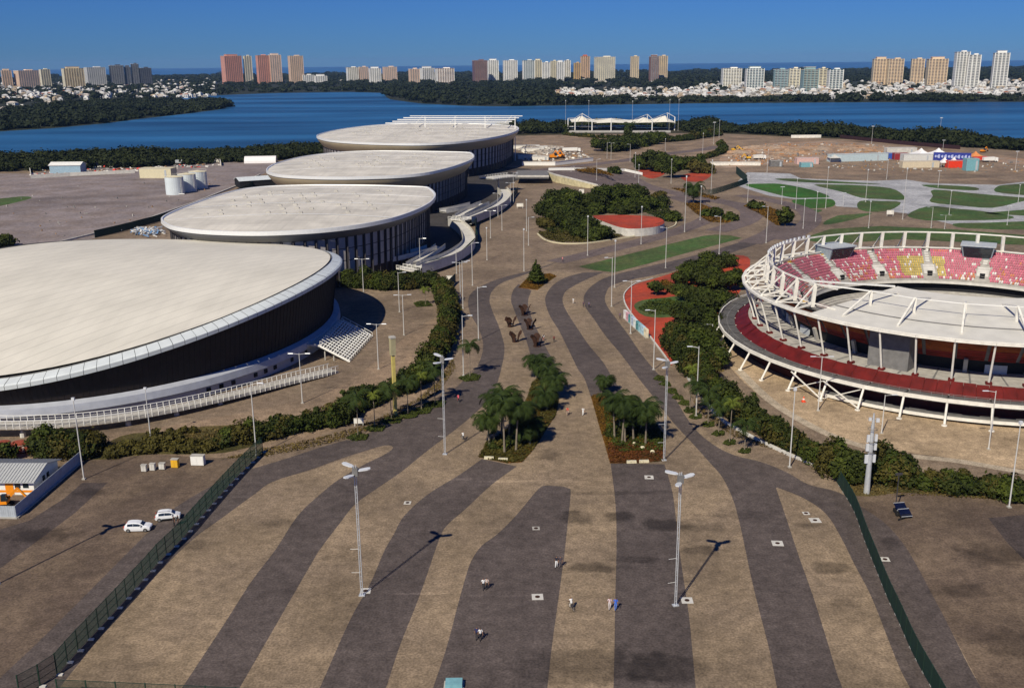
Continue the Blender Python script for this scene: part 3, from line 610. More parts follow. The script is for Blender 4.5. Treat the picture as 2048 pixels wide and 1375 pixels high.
# ------------------------------------------------------------------ three lens-roofed arenas
def arena(label, px, z, nv, bays, seed, ins=3.8, drop=5.2, sof='soffit'):
    rnd = random.Random(seed)
    base = [P(x, y, z) for x, y in px]; out = [Vector((q[0], q[1], 0)) for q in cat_rom([(p.x, p.y) for p in base], 5, True)]; n = len(out)
    ar = sum(a.x * b.y - b.x * a.y for a, b in zip(out, out[1:] + out[:1]))
    if ar < 0: out.reverse()
    cx = (min(p.x for p in out) + max(p.x for p in out)) / 2; cy = (min(p.y for p in out) + max(p.y for p in out)) / 2
    a = (max(p.x for p in out) - min(p.x for p in out)) / 2; b = (max(p.y for p in out) - min(p.y for p in out)) / 2
    nrm = []
    for i, p in enumerate(out):
        d = (out[(i + 2) % n] - out[i - 2]).normalized(); nrm.append(Vector((-d.y, d.x, 0)))
    t = thing('arena', label, 'arena', (cx, cy, 0), group='lens roofed arenas in a row')
    def R(sc, zz): return [Vector((p.x + q.x * sc, p.y + q.y * sc, zz)) for p, q in zip(out, nrm)]
    rings = [R(.9, z + .1)]
    for f in (.96, .88, .76, .62, .45, .28, .12, .02):
        rings.append([Vector((cx + (p.x - cx) * f, cy + (p.y - cy) * f, z + .12 + 1.1 * (1 - f * f))) for p in out])
    MB().loft(rings).build('roof', M['roofA'], t, smooth=True)
    MB().loft([R(.9, z + .05), R(.6, z + .5), R(.1, z + .46), R(0, z - .75), R(.3, z - .85)]).build('rim', M['rimA'], t)
    k = 7
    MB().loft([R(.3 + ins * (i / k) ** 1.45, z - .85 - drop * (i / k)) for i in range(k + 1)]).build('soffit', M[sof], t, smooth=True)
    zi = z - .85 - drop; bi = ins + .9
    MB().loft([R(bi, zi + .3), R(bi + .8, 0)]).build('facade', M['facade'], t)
    per = [0.0]
    for p, q in zip(out, out[1:] + out[:1]): per.append(per[-1] + (q - p).length)
    def at(s, ins_):
        s = s % per[-1]; i = max(j for j in range(n) if per[j] <= s); f = (s - per[i]) / (per[i + 1] - per[i]); p = out[i].lerp(out[(i + 1) % n], f); q = nrm[i].lerp(nrm[(i + 1) % n], f)
        return Vector((p.x + q.x * ins_, p.y + q.y * ins_, 0))
    for i in range(bays):
        s0 = per[-1] * (i + .14) / bays; s1 = per[-1] * (i + .86) / bays
        p0, p1 = at(s0, bi - .15), at(s1, bi - .15)
        if p0.y > cy + b * .5: continue
        q0, q1 = at(s0, bi + .35), at(s1, bi + .35)
        mb = MB()
        for k_, (u, v) in enumerate(((.30, .52), (.535, .76), (.775, .99))):
            za, zb = zi * u, zi * v; fa, fb = 1 - u, 1 - v
            mb.add([tuple(p0.lerp(q0, fa)[:2]) + (za,), tuple(p1.lerp(q1, fa)[:2]) + (za,), tuple(p1.lerp(q1, fb)[:2]) + (zb,), tuple(p0.lerp(q0, fb)[:2]) + (zb,)], [(0, 1, 2, 3)])
        mb.build('facade_blind', M['blind'], t)
        m0, m1 = at(per[-1] * i / bays, bi - .7), at(per[-1] * i / bays, bi - .3)
        MB().bar((m1.x, m1.y, 0), (m0.x, m0.y, zi + .4), .4, .5).build('pilaster', M['pilaster'], t)
    def rz_(x, y):
        f2 = min(1.0, ((x - cx) / a) ** 2 + ((y - cy) / b) ** 2); return z + .14 + 1.1 * (1 - f2)
    def span(y):
        xs = []
        for p, q in zip(out, out[1:] + out[:1]):
            if (p.y > y) != (q.y > y): xs.append(p.x + (q.x - p.x) * (y - p.y) / (q.y - p.y))
        return (min(xs), max(xs)) if len(xs) > 1 else None
    for fx in (-.55, -.12, .3, .68):
        y0 = cy + b * fx; sp = span(y0)
        if not sp: continue
        mb = MB(); pts = []
        for j in range(31):
            u = j / 30; x = sp[0] + 1.5 + (sp[1] - sp[0] - 3) * u; y = y0 + b * .08 * math.sin(math.pi * u)
            s2 = span(y)
            if s2 and s2[0] + 1 < x < s2[1] - 1: pts.append(Vector((x, y, rz_(x, y) + .12)))
        for p, q in zip(pts, pts[1:]): mb.bar(p, q, .45, .1)
        mb.build('roof_seam', M['rimA'], t)
    for j in range(nv):
        for i in range(11):
            if i in (3, 7): continue
            x = cx + a * (-.66 + 1.3 * (i + (.5 if j % 2 else 0)) / 11 + rnd.uniform(-.01, .01)); y = cy + b * (-.42 + 1.1 * j / nv + rnd.uniform(-.02, .02)); sp = span(y)
            if rnd.random() < .38 or not sp or x < sp[0] + 6 or x > sp[1] - 6: continue
            zz = rz_(x, y) - .05; s = .75
            mb = MB(); mb.add([(x - s, y - .5, zz), (x + s, y - .5, zz), (x + s, y + .5, zz), (x - s, y + .5, zz), (x - s * .8, y - .15, zz + .55), (x + s * .8, y - .15, zz + .55), (x + s * .8, y + .4, zz + .55), (x - s * .8, y + .4, zz + .55)], [(4, 5, 6, 7), (0, 1, 5, 4), (1, 2, 6, 5), (2, 3, 7, 6), (3, 0, 4, 7)])
            mb.build('roof_vent', M['conc'], t)
    return t
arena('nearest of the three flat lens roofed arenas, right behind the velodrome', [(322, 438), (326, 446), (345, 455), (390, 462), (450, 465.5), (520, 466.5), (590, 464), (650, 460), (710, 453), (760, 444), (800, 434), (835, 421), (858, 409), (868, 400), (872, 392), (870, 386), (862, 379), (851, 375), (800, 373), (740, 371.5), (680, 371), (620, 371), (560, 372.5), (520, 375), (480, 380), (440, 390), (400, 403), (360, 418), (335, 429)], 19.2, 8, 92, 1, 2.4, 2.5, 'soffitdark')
arena('middle one of the three flat lens roofed arenas in the row', [(532, 341), (540, 347), (565, 352), (620, 355), (680, 356), (740, 355), (800, 352.5), (850, 347.5), (890, 339), (920, 330), (942, 321), (949, 314), (945, 308), (935, 305.5), (880, 304), (820, 303), (760, 302.5), (700, 304), (650, 308), (600, 315), (560, 325), (540, 333)], 19.6, 8, 92, 2)
arena('farthest of the three lens roofed arenas, beside the lagoon', [(633, 272), (640, 277), (665, 282), (720, 286), (780, 288), (840, 288.5), (900, 286), (950, 281), (990, 275), (1020, 268), (1036, 261), (1037, 256), (1025, 252), (980, 249.5), (920, 248), (860, 247.5), (800, 248.5), (750, 251), (710, 255), (670, 261), (645, 267)], 22.0, 7, 96, 3)
# white louvred pergola behind the far arena
pg = thing('pergola', 'white louvred steel pergola rising behind the farthest arena', 'pergola', tuple(P(930, 262)))
for (x0, x1, y) in ((771, 1018, 246.4), (785, 1024, 242.8), (795, 1031, 239.2), (807, 1038, 235.6), (820, 1045, 232)):
    z = 27.0; a, b = P(x0, y, z), P(x1, y, z); MB().bar(a, b, .7, .6).build('beam', M['white'], pg)
for x in (850, 910, 970, 1030):
    for y in (245.0, 233.5):
        p = P(x, y, 26.5); MB().bar((p.x, p.y, 0), (p.x, p.y, 26.5), .6).build('post', M['white'], pg)
for x in (832, 900, 970, 1010):
    MB().bar(P(x, 246, 26.3), P(x + 14, 232.3, 26.3), .5, .5).build('cross_beam', M['galv'], pg)

# concrete access ramps beside the arenas
Z2 = lambda pts: [(690 + x / 7.585, 440 + y / 7.585) for x, y in pts]
walkway('arena_ramp', 'pale concrete ramp on columns beside the nearest arena wall', Z2([(150, 668), (400, 640), (650, 600), (900, 545), (1150, 480), (1320, 425)]), (4.4, 4.6), 4.2, M['concpale'], post=M['conc'], rail=1.1, col=11, colr=.3, screen=True, cat='ramp')
walkway('arena_ramp', 'straight return ramp rising between the curved ramp walls of the nearest arena', Z2([(1000, 690), (1180, 590), (1330, 490), (1450, 400)]), (3.4, 4.4), 3.6, M['concpale'], post=M['conc'], rail=1.1, col=None, screen=True, cat='ramp')
walkway('arena_ramp', 'outer curved concrete ramp sweeping round the forecourt of the nearest arena', Z2([(1080, 715), (1300, 655), (1520, 580), (1720, 480), (1860, 370), (1880, 270), (1820, 150), (1720, 60), (1640, 10)]), (3.2, 2.2), 4.6, M['concpale'], post=M['conc'], rail=1.2, screen=True, skirt=2.0, cat='ramp')
walkway('arena_landing', 'short pale bridge landing at the foot of the nearest arena ramps', Z2([(830, 712), (960, 735), (1105, 758)]), (3.2, 3.2), 3.0, M['concpale'], post=M['white'], rail=.9, col=6, cat='landing')
Z1 = lambda pts: [(860 + x / 6.25, 380 + y / 6.25) for x, y in pts]
walkway('arena_ramp', 'low concrete ramp on columns beside the middle arena wall', Z1([(160, 268), (300, 245), (440, 215), (555, 185)]), (4.4, 4.6), 4.6, M['concpale'], post=M['conc'], rail=1.2, col=12, colr=.35, screen=True, cat='ramp')
walkway('arena_ramp', 'straight return ramp between the ramp walls of the middle arena', Z1([(370, 330), (500, 260), (600, 205), (690, 170)]), (3.4, 4.4), 4.4, M['concpale'], post=M['conc'], rail=1.2, screen=True, cat='ramp')
walkway('arena_ramp', 'outer curved concrete ramp wall beside the middle arena, along the green screen', Z1([(450, 365), (600, 310), (760, 240), (880, 170), (950, 100), (950, 40), (900, -10)]), (3.2, 2.2), 5.0, M['concpale'], post=M['conc'], rail=1.3, screen=True, skirt=2.0, cat='ramp')
walkway('arena_landing', 'short white railed landing at the foot of the middle arena ramps', Z1([(255, 352), (360, 362), (465, 372)]), (3.2, 3.2), 3.4, M['concpale'], post=M['white'], rail=1.0, col=7, cat='landing')
walkway('arena_landing', 'white canopy deck on tall columns in front of the farthest arena', [(972, 357), (990, 354), (1005, 352), (1026, 350)], (8.2, 8.2), 9, M['concpale'], post=M['white'], rail=.9, col=11, colr=.5, cat='canopy')
# retaining wall and sloping deck of the raised road beyond
near = [(1094, 345, 4.0), (1112, 351, 4.0), (1142, 358, 3.7), (1170, 365, 2.9), (1193, 371, 1.9), (1209, 377, 1.0), (1232, 384, .03)]
farp = [(1097, 341, 4.0), (1120, 340.5, 4.0), (1150, 340.5, 3.8), (1185, 341, 3.2), (1220, 341.5, 2.2), (1250, 342.5, 1.0), (1285, 350, .03)]
NE = [P(*q) for q in near]; FE = [P(*q) for q in farp]
mb = MB(); mb.loft([FE, [a.lerp(b, .5) for a, b in zip(FE, NE)], NE], closed=False); mb.build('raised_road', M['middark'], kind='structure')
t = thing('retaining_wall', 'stained cream retaining wall below the raised road behind the round island', 'wall', (NE[0].x, NE[0].y, 0))
mb = MB(); mb.loft([[Vector((p.x, p.y, 0)) for p in NE], NE], closed=False); mb.build('wall_face', M['creamwall'], t)
up = Vector((0, 0, .7)); bk = Vector((.3, .7, 0)); mb = MB(); mb.loft([[p - Vector((0, .05, .1)) for p in NE], [p + up - Vector((0, .05, 0)) for p in NE], [p + up + bk for p in NE], [p + bk for p in NE]], closed=False); mb.build('parapet', M['concpale'], t)
t = thing('road_parapet', 'long white parapet at the far edge of the raised road', 'parapet', (FE[0].x, FE[0].y, 0))
for p, q in zip(FE, FE[1:]):
    mb = MB(); up = Vector((0, 0, 1.5)); bk = Vector((0, .4, 0)); z0 = lambda v: Vector((v.x, v.y, 0))
    mb.add([p, q, q + up, p + up, p + up + bk, q + up + bk, z0(q) + bk, z0(p) + bk], [(0, 1, 2, 3), (3, 2, 5, 4), (4, 5, 6, 7)]); mb.build('wall_panel', M['white'], t)
t = thing('bridge', 'dark concrete bridge deck with a pale edge between the far arena and the raised road', 'bridge', tuple(P(1060, 350)))
a, b, c, d = P(1030, 352, 4.6), P(1098, 352, 4.6), P(1096, 341, 4.6), P(1034, 341, 4.6)
vs = [tuple(a), tuple(b), tuple(c), tuple(d)]; mb = MB(); mb.add(vs + [(x, y, 3.2) for x, y, z in vs], [(0, 1, 2, 3), (0, 4, 5, 1), (1, 5, 6, 2), (3, 7, 4, 0), (7, 6, 5, 4)]); mb.build('deck', M['concdark'], t)
MB().bar(a + Vector((0, 0, -.1)), b + Vector((0, 0, -.1)), .6, .9).build('edge_beam', M['concpale'], t)
a, b = P(1045, 329, 0), P(1185, 322, 0)
def long_wall(name, label, px, h, th, mt, cat='wall', cap=None):
    pts = [P(x, y) for x, y in px]; t = thing(name, label, cat, tuple(pts[0]))
    for p, q in zip(pts, pts[1:]): MB().bar(p + Vector((0, 0, h / 2)), q + Vector((0, 0, h / 2)), th, h).build('wall_panel', mt, t)
    if cap:
        for p, q in zip(pts, pts[1:]): MB().bar(p + Vector((0, 0, h + .15)), q + Vector((0, 0, h + .15)), th * 2, .3).build('coping', cap, t)
    return t
long_wall('boundary_wall', 'white boundary wall along the dirt field behind the far arena', [(1044, 331), (1110, 331), (1186, 322)], 2.4, .4, M['white'], cap=M['concpale'])
long_wall('boundary_wall', 'low white wall in front of the building site, left of the pink container', [(1420, 331), (1470, 330.5), (1521, 331)], 2.2, .5, M['offwhite'], cap=M['concpale'])
long_wall('boundary_wall', 'pale wall far off along the lagoon edge behind the building site', [(1582, 276), (1642, 275.5)], 2.6, .4, M['offwhite'])
long_wall('site_hoarding', 'dark maroon hoarding running diagonally behind the building site', [(1680, 276.5), (1740, 283), (1800, 289), (1860, 294), (1920, 299)], 3.0, .4, mat('maroon_hoarding', (.035, .015, .018), .7, var=.2), 'hoarding')
long_wall('yard_wall', 'long curving white wall behind the storage yard at left', [(62, 352), (60, 341), (175, 334), (240, 326), (330, 324), (440, 324), (442, 332)], 2.6, .4, M['offwhite'])
long_wall('yard_wall', 'pale front wall of the walled storage yard at left', [(62, 357), (140, 352), (270, 346)], 2.2, .4, M['concpale'])
# ------------------------------------------------------------------ round tennis stadium
def stadium():
    C = Vector((109.5, 233.0)); N = 46
    t = thing('tennis_stadium', 'round open tennis stadium with white ring truss, red screens and pink seats', 'stadium', (C.x, C.y, 0))
    def pp(r, a, z): return Vector((C.x + r * math.cos(a), C.y + r * math.sin(a), z))
    def ring(r, z, n=138): return [pp(r, 2 * math.pi * i / n, z) for i in range(n)]
    a0 = math.radians(-179.0); an = [a0 + 2 * math.pi * i / N for i in range(N)]
    # base: dark recessed wall, lower beam, walkway
    MB().loft([ring(53.5, 0), ring(53.5, 4.2)]).build('base_wall', mat('maroon_base', (.055, .006, .006), .7, var=.3, scale=.6), t)
    MB().loft([ring(54.2, 3.8), ring(54.2, 4.35), ring(58.0, 4.35), ring(58.0, 3.8)]).build('walkway', mat('walkway_grating', (.10, .095, .09), .8, var=.25, scale=.8), t)
    for r_ in (56.0,):
        mb = MB(); mb.loft([ring(r_, 4.36), ring(r_, 4.42), ring(r_ + .18, 4.42), ring(r_ + .18, 4.36)]); mb.build('walkway_rib', M['concdark'], t)
    for i in range(N):
        b, c = an[i], an[(i + 1) % N] if i + 1 < N else an[0] + 2 * math.pi
        if i + 1 == N: c = an[0] + 2 * math.pi
        MB().bar(pp(58.2, b, 4.45), pp(58.2, c, 4.45), .35, .75).build('walkway_edge_beam', M['offwhite'], t)
    mb = MB(); NR = 184
    for i in range(NR):
        b = 2 * math.pi * i / NR; c = 2 * math.pi * (i + 1) / NR
        mb.bar(pp(58, b, 5.75), pp(58, c, 5.75), .06); mb.bar(pp(58, b, 4.8), pp(58, b, 5.75), .06); mb.bar(pp(58, b, 5.3), pp(58, c, 5.3), .03)
    mb.build('walkway_railing', M['concdark'], t)
    for a in an:
        MB().tube([pp(60.2, a, 0), pp(60.2, a, .25), pp(60.15, a, .26), pp(57.9, a, 4.3)], [.55, .5, .24, .22], 8).build('base_column', M['offwhite'], t)
        MB().bar(pp(54, a, 4.1), pp(58.0, a, 4.1), .3, .5).build('walkway_bracket', M['offwhite'], t)
    # rising white beam of the outer ramp under the walkway
    seg = 26; lo = math.radians(-142); hi = math.radians(-60)
    for i in range(seg):
        f0, f1 = i / seg, (i + 1) / seg; b, c = lo + (hi - lo) * f0, lo + (hi - lo) * f1; r0 = 57.6
        z = lambda f: .55 + .9 * f
        MB().bar(pp(r0, b, z(f0)), pp(r0, c, z(f1)), .35, .6).build('ramp_edge_beam', M['offwhite'], t)
        if i % 2 == 0:
            mb = MB(); mb.bar(pp(r0, b, z(f0) + 1.0), pp(r0, c, z(f1) + 1.0), .06); mb.bar(pp(r0, b, z(f0)), pp(r0, b, z(f0) + 1), .06); mb.build('ramp_rail', M['concdark'], t)
    MB().loft([[pp(57.5, lo + (hi - lo) * i / seg, .5 + .9 * i / seg) for i in range(seg + 1)], [pp(54.2, lo + (hi - lo) * i / seg, .5 + .9 * i / seg) for i in range(seg + 1)]], closed=False).build('ramp_deck', M['concdark'], t)
    for i in (4, 5, 40):
        MB().bar(pp(59.6, an[i], 4.2), pp(60.0, an[i + 1], .4), .22).build('brace', M['offwhite'], t)
        MB().bar(pp(60.0, an[i], .4), pp(59.6, an[i + 1], 4.2), .16).build('brace', M['offwhite'], t)
    # red slanted screen, one panel per bay (three pleats)
    for i in range(N):
        for k in range(3):
            b = an[i] + 2 * math.pi / N * (k / 3 + .004); c = an[i] + 2 * math.pi / N * ((k + 1) / 3 - .004); dz = random.uniform(-.12, .12)
            mb = MB(); m_ = (b + c) / 2
            mb.add([pp(54.7, b, 3.8), pp(54.7, c, 3.8), pp(51.1, c, 6.2 + dz), pp(51.1, b, 6.2 + dz), pp(50.95, c, 6.2 + dz), pp(50.95, b, 6.2 + dz), pp(54.55, c, 3.8), pp(54.55, b, 3.8)], [(0, 1, 2, 3), (3, 2, 4, 5), (5, 4, 6, 7)])
            mb.build('red_screen_panel', M['redpanel'], t)
    # deck
    MB().loft([ring(50.9, 5.6), ring(50.9, 6.0), ring(40, 6.0), ring(40, 5.6)]).build('deck', M['conc'], t)
    mb = MB()
    for i in range(N):
        mb.bar(pp(42, an[i] + .07, 6.02), pp(50, an[i] + .07, 6.02), .35, .04)
    mb.build('deck_joint', M['concdark'], t)
    # lower drum: dark with grey piers
    MB().loft([ring(41.2, 6.0), ring(42.2, 8.8)]).build('drum_wall', M['black'], t)
    for i in range(0, N):
        if i % 2 == 0: MB().bar(pp(42.1, an[i] + .05, 6.0), pp(43.2, an[i] + .05, 9.0), .8, .6).build('pier', M['conc'], t)
        elif i % 4 == 1: MB().bar(pp(41.9, an[i] + .0, 6.9), pp(41.9, an[i] + .10, 6.9), .3, 1.8).build('service_panel', M['greypaint'], t)
    # slatted bowl cladding: boards, orange to red
    orange = mat('cladding_orange', (.27, .06, .010), .7, var=.3, scale=.6, island=.25); redc = mat('cladding_red', (.17, .013, .008), .7, var=.3, scale=.6, island=.25); brn = mat('cladding_yellow', (.27, .12, .012), .7, var=.3, scale=.6, island=.25)
    for i in range(N):
        b = an[i] + .008; c = an[i] + 2 * math.pi / N - .008; mb = MB(); nb = 10
        ad = math.degrees((b + math.pi) % (2 * math.pi) - math.pi)
        for k in range(nb):
            f0, f1 = k / nb, (k + .88) / nb; r = lambda f: 42.6 + 3.4 * f; z = lambda f: 8.7 + 5.0 * f
            w = random.uniform(-.05, .05); mi = 0 if f0 > .35 + .15 * math.sin(i * 1.7) else 1
            if mi == 0 and f0 > .75 and i % 3 == 0: mi = 2
            mb.add([pp(r(f0) + w, b, z(f0)), pp(r(f0) + w, c, z(f0)), pp(r(f1) + w, c, z(f1)), pp(r(f1) + w, b, z(f1)), pp(r(f1) - .2, c, z(f1)), pp(r(f1) - .2, b, z(f1))], [(0, 1, 2, 3), (3, 2, 4, 5)], mi)
        mb.build('cladding_board', [orange, redc, brn], t, kind='stuff')
    MB().loft([ring(42.3, 8.7), ring(45.6, 13.8), ring(47.5, 14.8), ring(47.5, 15.1), ring(45.8, 15.1)]).build('bowl_back', M['concdark'], t)
    # grey stair tower standing on the deck
    q = pp(45.4, math.radians(-131.5), 0)
    MB().box((q.x, q.y, 10.4), (8.4, 5.0, 8.9), math.radians(-41.5)).build('stair_tower', M['concdark'], t)
    # deck columns, raking outward up to the ring beam
    for a in an:
        MB().tube([pp(49.6, a, 6.0), pp(49.7, a, 6.35), pp(49.72, a, 6.36), pp(52.4, a, 14.7)], [.5, .45, .22, .20], 8).build('column', M['offwhite'], t)
        MB().box(pp(49.6, a, 6.2), (1.2, 1.2, .5), a).build('column_shoe', M['redpanel'], t)
    # outer ring beam, one length per bay
    for i in range(N):
        b = an[i]; c = an[i] + 2 * math.pi / N
        MB().bar(pp(52.6, b, 15.0), pp(52.6, c, 15.0), .8, .45).build('ring_beam', M['offwhite'], t)
        MB().bar(pp(51.7, b, 15.15), pp(51.7, c, 15.15), .35, .3).build('gutter', M['concpale'], t)
    # canopy sector
    s0, s1 = math.radians(-150.5), math.radians(-22)
    def zr(r): return 15.35 + 2.7 * (52.2 - r) / 27.2
    # ring truss away from the canopy
    def inside(a):
        a = (a + math.pi) % (2 * math.pi) - math.pi
        return s0 - .02 < a < s1 + .02
    for i in range(N):
        b = an[i]; c = an[i] + 2 * math.pi / N
        rI = 47.0
        if not (inside(b) and inside(c)):
            MB().bar(pp(rI, b, 20.4), pp(rI, c, 20.4), .34).build('top_chord', M['offwhite'], t)
            MB().bar(pp(rI, b, 16.0), pp(rI, c, 16.0), .26).build('bottom_chord', M['offwhite'], t)
        if not inside(b):
            MB().bar(pp(rI + .4, b, 15.2), pp(rI, b, 20.5), .8, .6).build('truss_post', M['offwhite'], t)
            MB().bar(pp(52.4, b, 15.2), pp(rI, b, 16.0), .34, .4).build('radial_beam', M['offwhite'], t)
            MB().bar(pp(52.2, b, 15.4), pp(rI, b, 20.2), .28).build('raking_strut', M['offwhite'], t)
            MB().bar(pp(45.0, b, 13.9), pp(rI + .3, b, 15.6), .35).build('bowl_bracket', M['offwhite'], t)
            if not inside(c): MB().bar(pp(52.3, b, 15.3), pp(rI, c, 16.1), .2).build('plan_brace', M['offwhite'], t)
    # canopy
    na, nr = 56, 6
    rows = [[pp(r, s0 + (s1 - s0) * i / na, zr(r)) for i in range(na + 1)] for r in (52.2, 46, 40, 34, 29, 25)]
    mb = MB(); mb.loft(list(reversed(rows)), closed=False); mb.loft([[p - Vector((0, 0, .35)) for p in rows[0]], rows[0]], closed=False); mb.loft([rows[-1], [p - Vector((0, 0, .5)) for p in rows[-1]]], closed=False)
    mb.loft([[p - Vector((0, 0, .35)) for p in r] for r in rows], closed=False)
    mb.build('canopy_roof', mat('canopy_membrane', (.62, .60, .54), .6, var=.08, scale=.3), t)
    mb = MB(); q = [pp(44.6, s0 + (s1 - s0) * i / na, zr(44.6) + .05) for i in range(na + 1)]
    for x, y in zip(q, q[1:]): mb.bar(x, y, .5, .1)
    mb.build('roof_seam', M['concdark'], t)
    tops = []
    bay = 2 * (2 * math.pi / N)
    a = math.radians(-143.2); 
    while a < s1:
        rk = 40.0; top = pp(rk, a, zr(rk) + 3.1); tops.append(top)
        MB().bar(pp(rk, a, zr(rk)), top, .55, .5).build('king_post', M['offwhite'], t)
        MB().bar(pp(49.5, a, zr(49.5) + .1), top, .4).build('outer_strut', M['offwhite'], t)
        MB().bar(pp(29.5, a, zr(29.5) + .1), top, .4).build('inner_strut', M['offwhite'], t)
        a += 2 * math.pi / N * 1.78
    for x, y in zip(tops, tops[1:]): MB().bar(x, y, .16).build('tie_rod', M['white'], t)
    MB().bar(tops[0], pp(47, s0 - .08, 20.4), .25).build('tie_rod', M['white'], t)
    MB().bar(pp(26, s0, zr(26) + .2), pp(47, math.radians(-160), 20.4), .35).build('tie_rod', M['white'], t)
    # seating bowl: stepped concrete tiers
    def tier(r_hi, z_hi, r_lo, z_lo, rows_, name, vom):
        prof = []
        dr = (r_hi - r_lo) / rows_; dz = (z_hi - z_lo) / rows_
        for k in range(rows_):
            prof += [(r_lo + k * dr, z_lo + k * dz), (r_lo + k * dr, z_lo + (k + 1) * dz)]
        prof.append((r_hi, z_hi))
        MB().loft([ring(r, z, 92) for r, z in reversed(prof)]).build(name, M['conc'], t)
        V = []; F = []; cols = []
        sections = 18
        for k in range(rows_):
            r = r_lo + (k + .55) * dr; z = z_lo + (k + 1) * dz; ns = int(2 * math.pi * r / .56)
            for s in range(ns):
                a = 2 * math.pi * s / ns; sa = (a * sections / (2 * math.pi)) % 1.0
                if sa < .07 or sa > .93: continue
                if vom and (sa < .14 or sa > .86) and k < rows_ * .5: continue
                fr = k / rows_; ad = math.degrees((a + math.pi) % (2 * math.pi) - math.pi); rr = random.random()
                wave = .62 + .28 * math.sin(ad * .11) + .1 * math.sin(ad * .37)
                sec = int(a * sections / (2 * math.pi))
                if vom:
                    ylw = (74 < ad < 91 and .05 < fr < .68)
                    if ylw: c = 1 if rr < .93 else 3
                    elif fr > 1 - wave * .9: c = 0 if rr < .955 else 3
                    elif fr > .2: c = 0 if rr < .74 else (2 if rr < .86 else 3)
                    else: c = 0 if rr < .5 else (2 if rr < .75 else 3)
                else:
                    if fr > .28 or rr < .2: continue
                    c = 2 if rr < .93 else 1
                cols.append(c); base = len(V); ca, sa2 = math.cos(a), math.sin(a); w = .21
                def q(dr_, dt, zz): V.append((C.x + (r + dr_) * ca - dt * sa2, C.y + (r + dr_) * sa2 + dt * ca, zz))
                q(-.26, -w, z + .42); q(-.26, w, z + .42); q(.1, w, z + .40); q(.1, -w, z + .40); q(.2, w, z + .74); q(.2, -w, z + .74); q(-.26, -w, z + .1); q(-.26, w, z + .1)
                F += [(base, base + 1, base + 2, base + 3), (base + 3, base + 2, base + 4, base + 5), (base + 6, base + 7, base + 1, base)]
        me_cols = [c for c in cols for _ in range(3)]
        pk = [mat('seat_pink', (.52, .13, .19), .6, var=.1, island=.2), mat('seat_yellow', (.50, .38, .10), .6, var=.1, island=.2), mat('seat_orange', (.56, .19, .09), .6, var=.1, island=.2), mat('seat_white', (.68, .62, .58), .5, var=.1, island=.1)]
        mb = MB(); mb.v = V; mb.f = F; mb.m = me_cols
        mb.build(name.replace('tier', 'seats'), pk, t, kind='stuff')
    tier(45.8, 15.1, 36.6, 8.6, 12, 'upper_tier', True)
    MB().loft([ring(36.6, 8.6, 92), ring(36.5, 7.9, 92), ring(38.5, 7.6, 92)]).build('tier_front', M['concpale'], t)
    MB().loft([ring(38.5, 7.7, 92), ring(38.0, 4.9, 92)]).build('gallery_opening', M['black'], t)
    tier(37.6, 5.6, 25.0, .9, 13, 'lower_tier', False)
    MB().poly(ring(25, .9, 92)).build('court', mat('court_surface', (.05, .11, .16), .8), t)
    # vomitories and aisle stairs
    for k in range(18):
        a = 2 * math.pi * k / 18
        mb = MB(); mb.bar(pp(38.4, a, 9.6), pp(42.0, a, 11.8), 3.0, 1.6); mb.build('vomitory', M['concpale'], t)
        MB().box(pp(38.25, a, 10.05), (.5, 1.3, 2.0), a).build('doorway', M['black'], t)
        MB().bar(pp(42, a, 12.6), pp(46, a, 15.25), 1.1, .35).build('aisle_stair', M['concpale'], t)
    # press boxes
    for ad in (114.5, 63.0):
        a = math.radians(ad); c = pp(46.2, a, 0); mb = MB()
        rad = Vector((math.cos(a), math.sin(a), 0)); tan = Vector((-math.sin(a), math.cos(a), 0))
        def v(o, s, z): return c + rad * o + tan * s + Vector((0, 0, z))
        vs = [v(-2.4, -3.6, 13.9), v(-2.4, 3.6, 13.9), v(3, 3.6, 14.6), v(3, -3.6, 14.6), v(-4.0, -4.2, 17.6), v(-4.0, 4.2, 17.6), v(3, 4.2, 17.6), v(3, -4.2, 17.6)]
        mb.add(vs, [(3, 2, 1, 0), (4, 5, 6, 7), (0, 1, 5, 4), (1, 2, 6, 5), (2, 3, 7, 6), (3, 0, 4, 7)])
        bx = mb.build('press_box', mat('press_box_panel', (.30, .36, .40), .5), t)
        w = [v(-2.55, -3.3, 14.3), v(-2.55, 3.3, 14.3), v(-3.98, 3.8, 17.3), v(-3.98, -3.8, 17.3)]
        mb = MB(); mb.poly([p - rad * .06 for p in w]); mb.build('glazing', M['glass'], bx)
        mb = MB(); mb.poly([v(-1.2, -4.03, 14.8), v(.6, -4.06, 14.8), v(.6, -4.12, 16.6), v(-1.2, -4.12, 16.6)]); mb.build('side_window', M['blueglass'], bx)
        MB().box(v(-.5, 0, 17.75), (7.4, 9.0, .3), a).build('roof_slab', M['greypaint'], bx)
    # floodlights along the ring
    for k in range(14):
        a = math.radians(126 + k * 2.6); MB().box(pp(47, a, 20.9), (.5, .7, .6), a).build('floodlight', M['head'], t)
    # yellow band on the bowl top
    for i in range(N):
        if i % 2 == 0: MB().bar(pp(45.9, an[i] + .02, 15.4), pp(45.9, an[i] + .11, 15.4), .15, .55).build('crest_panel', M['yellow'], t)
    return t
stadium()
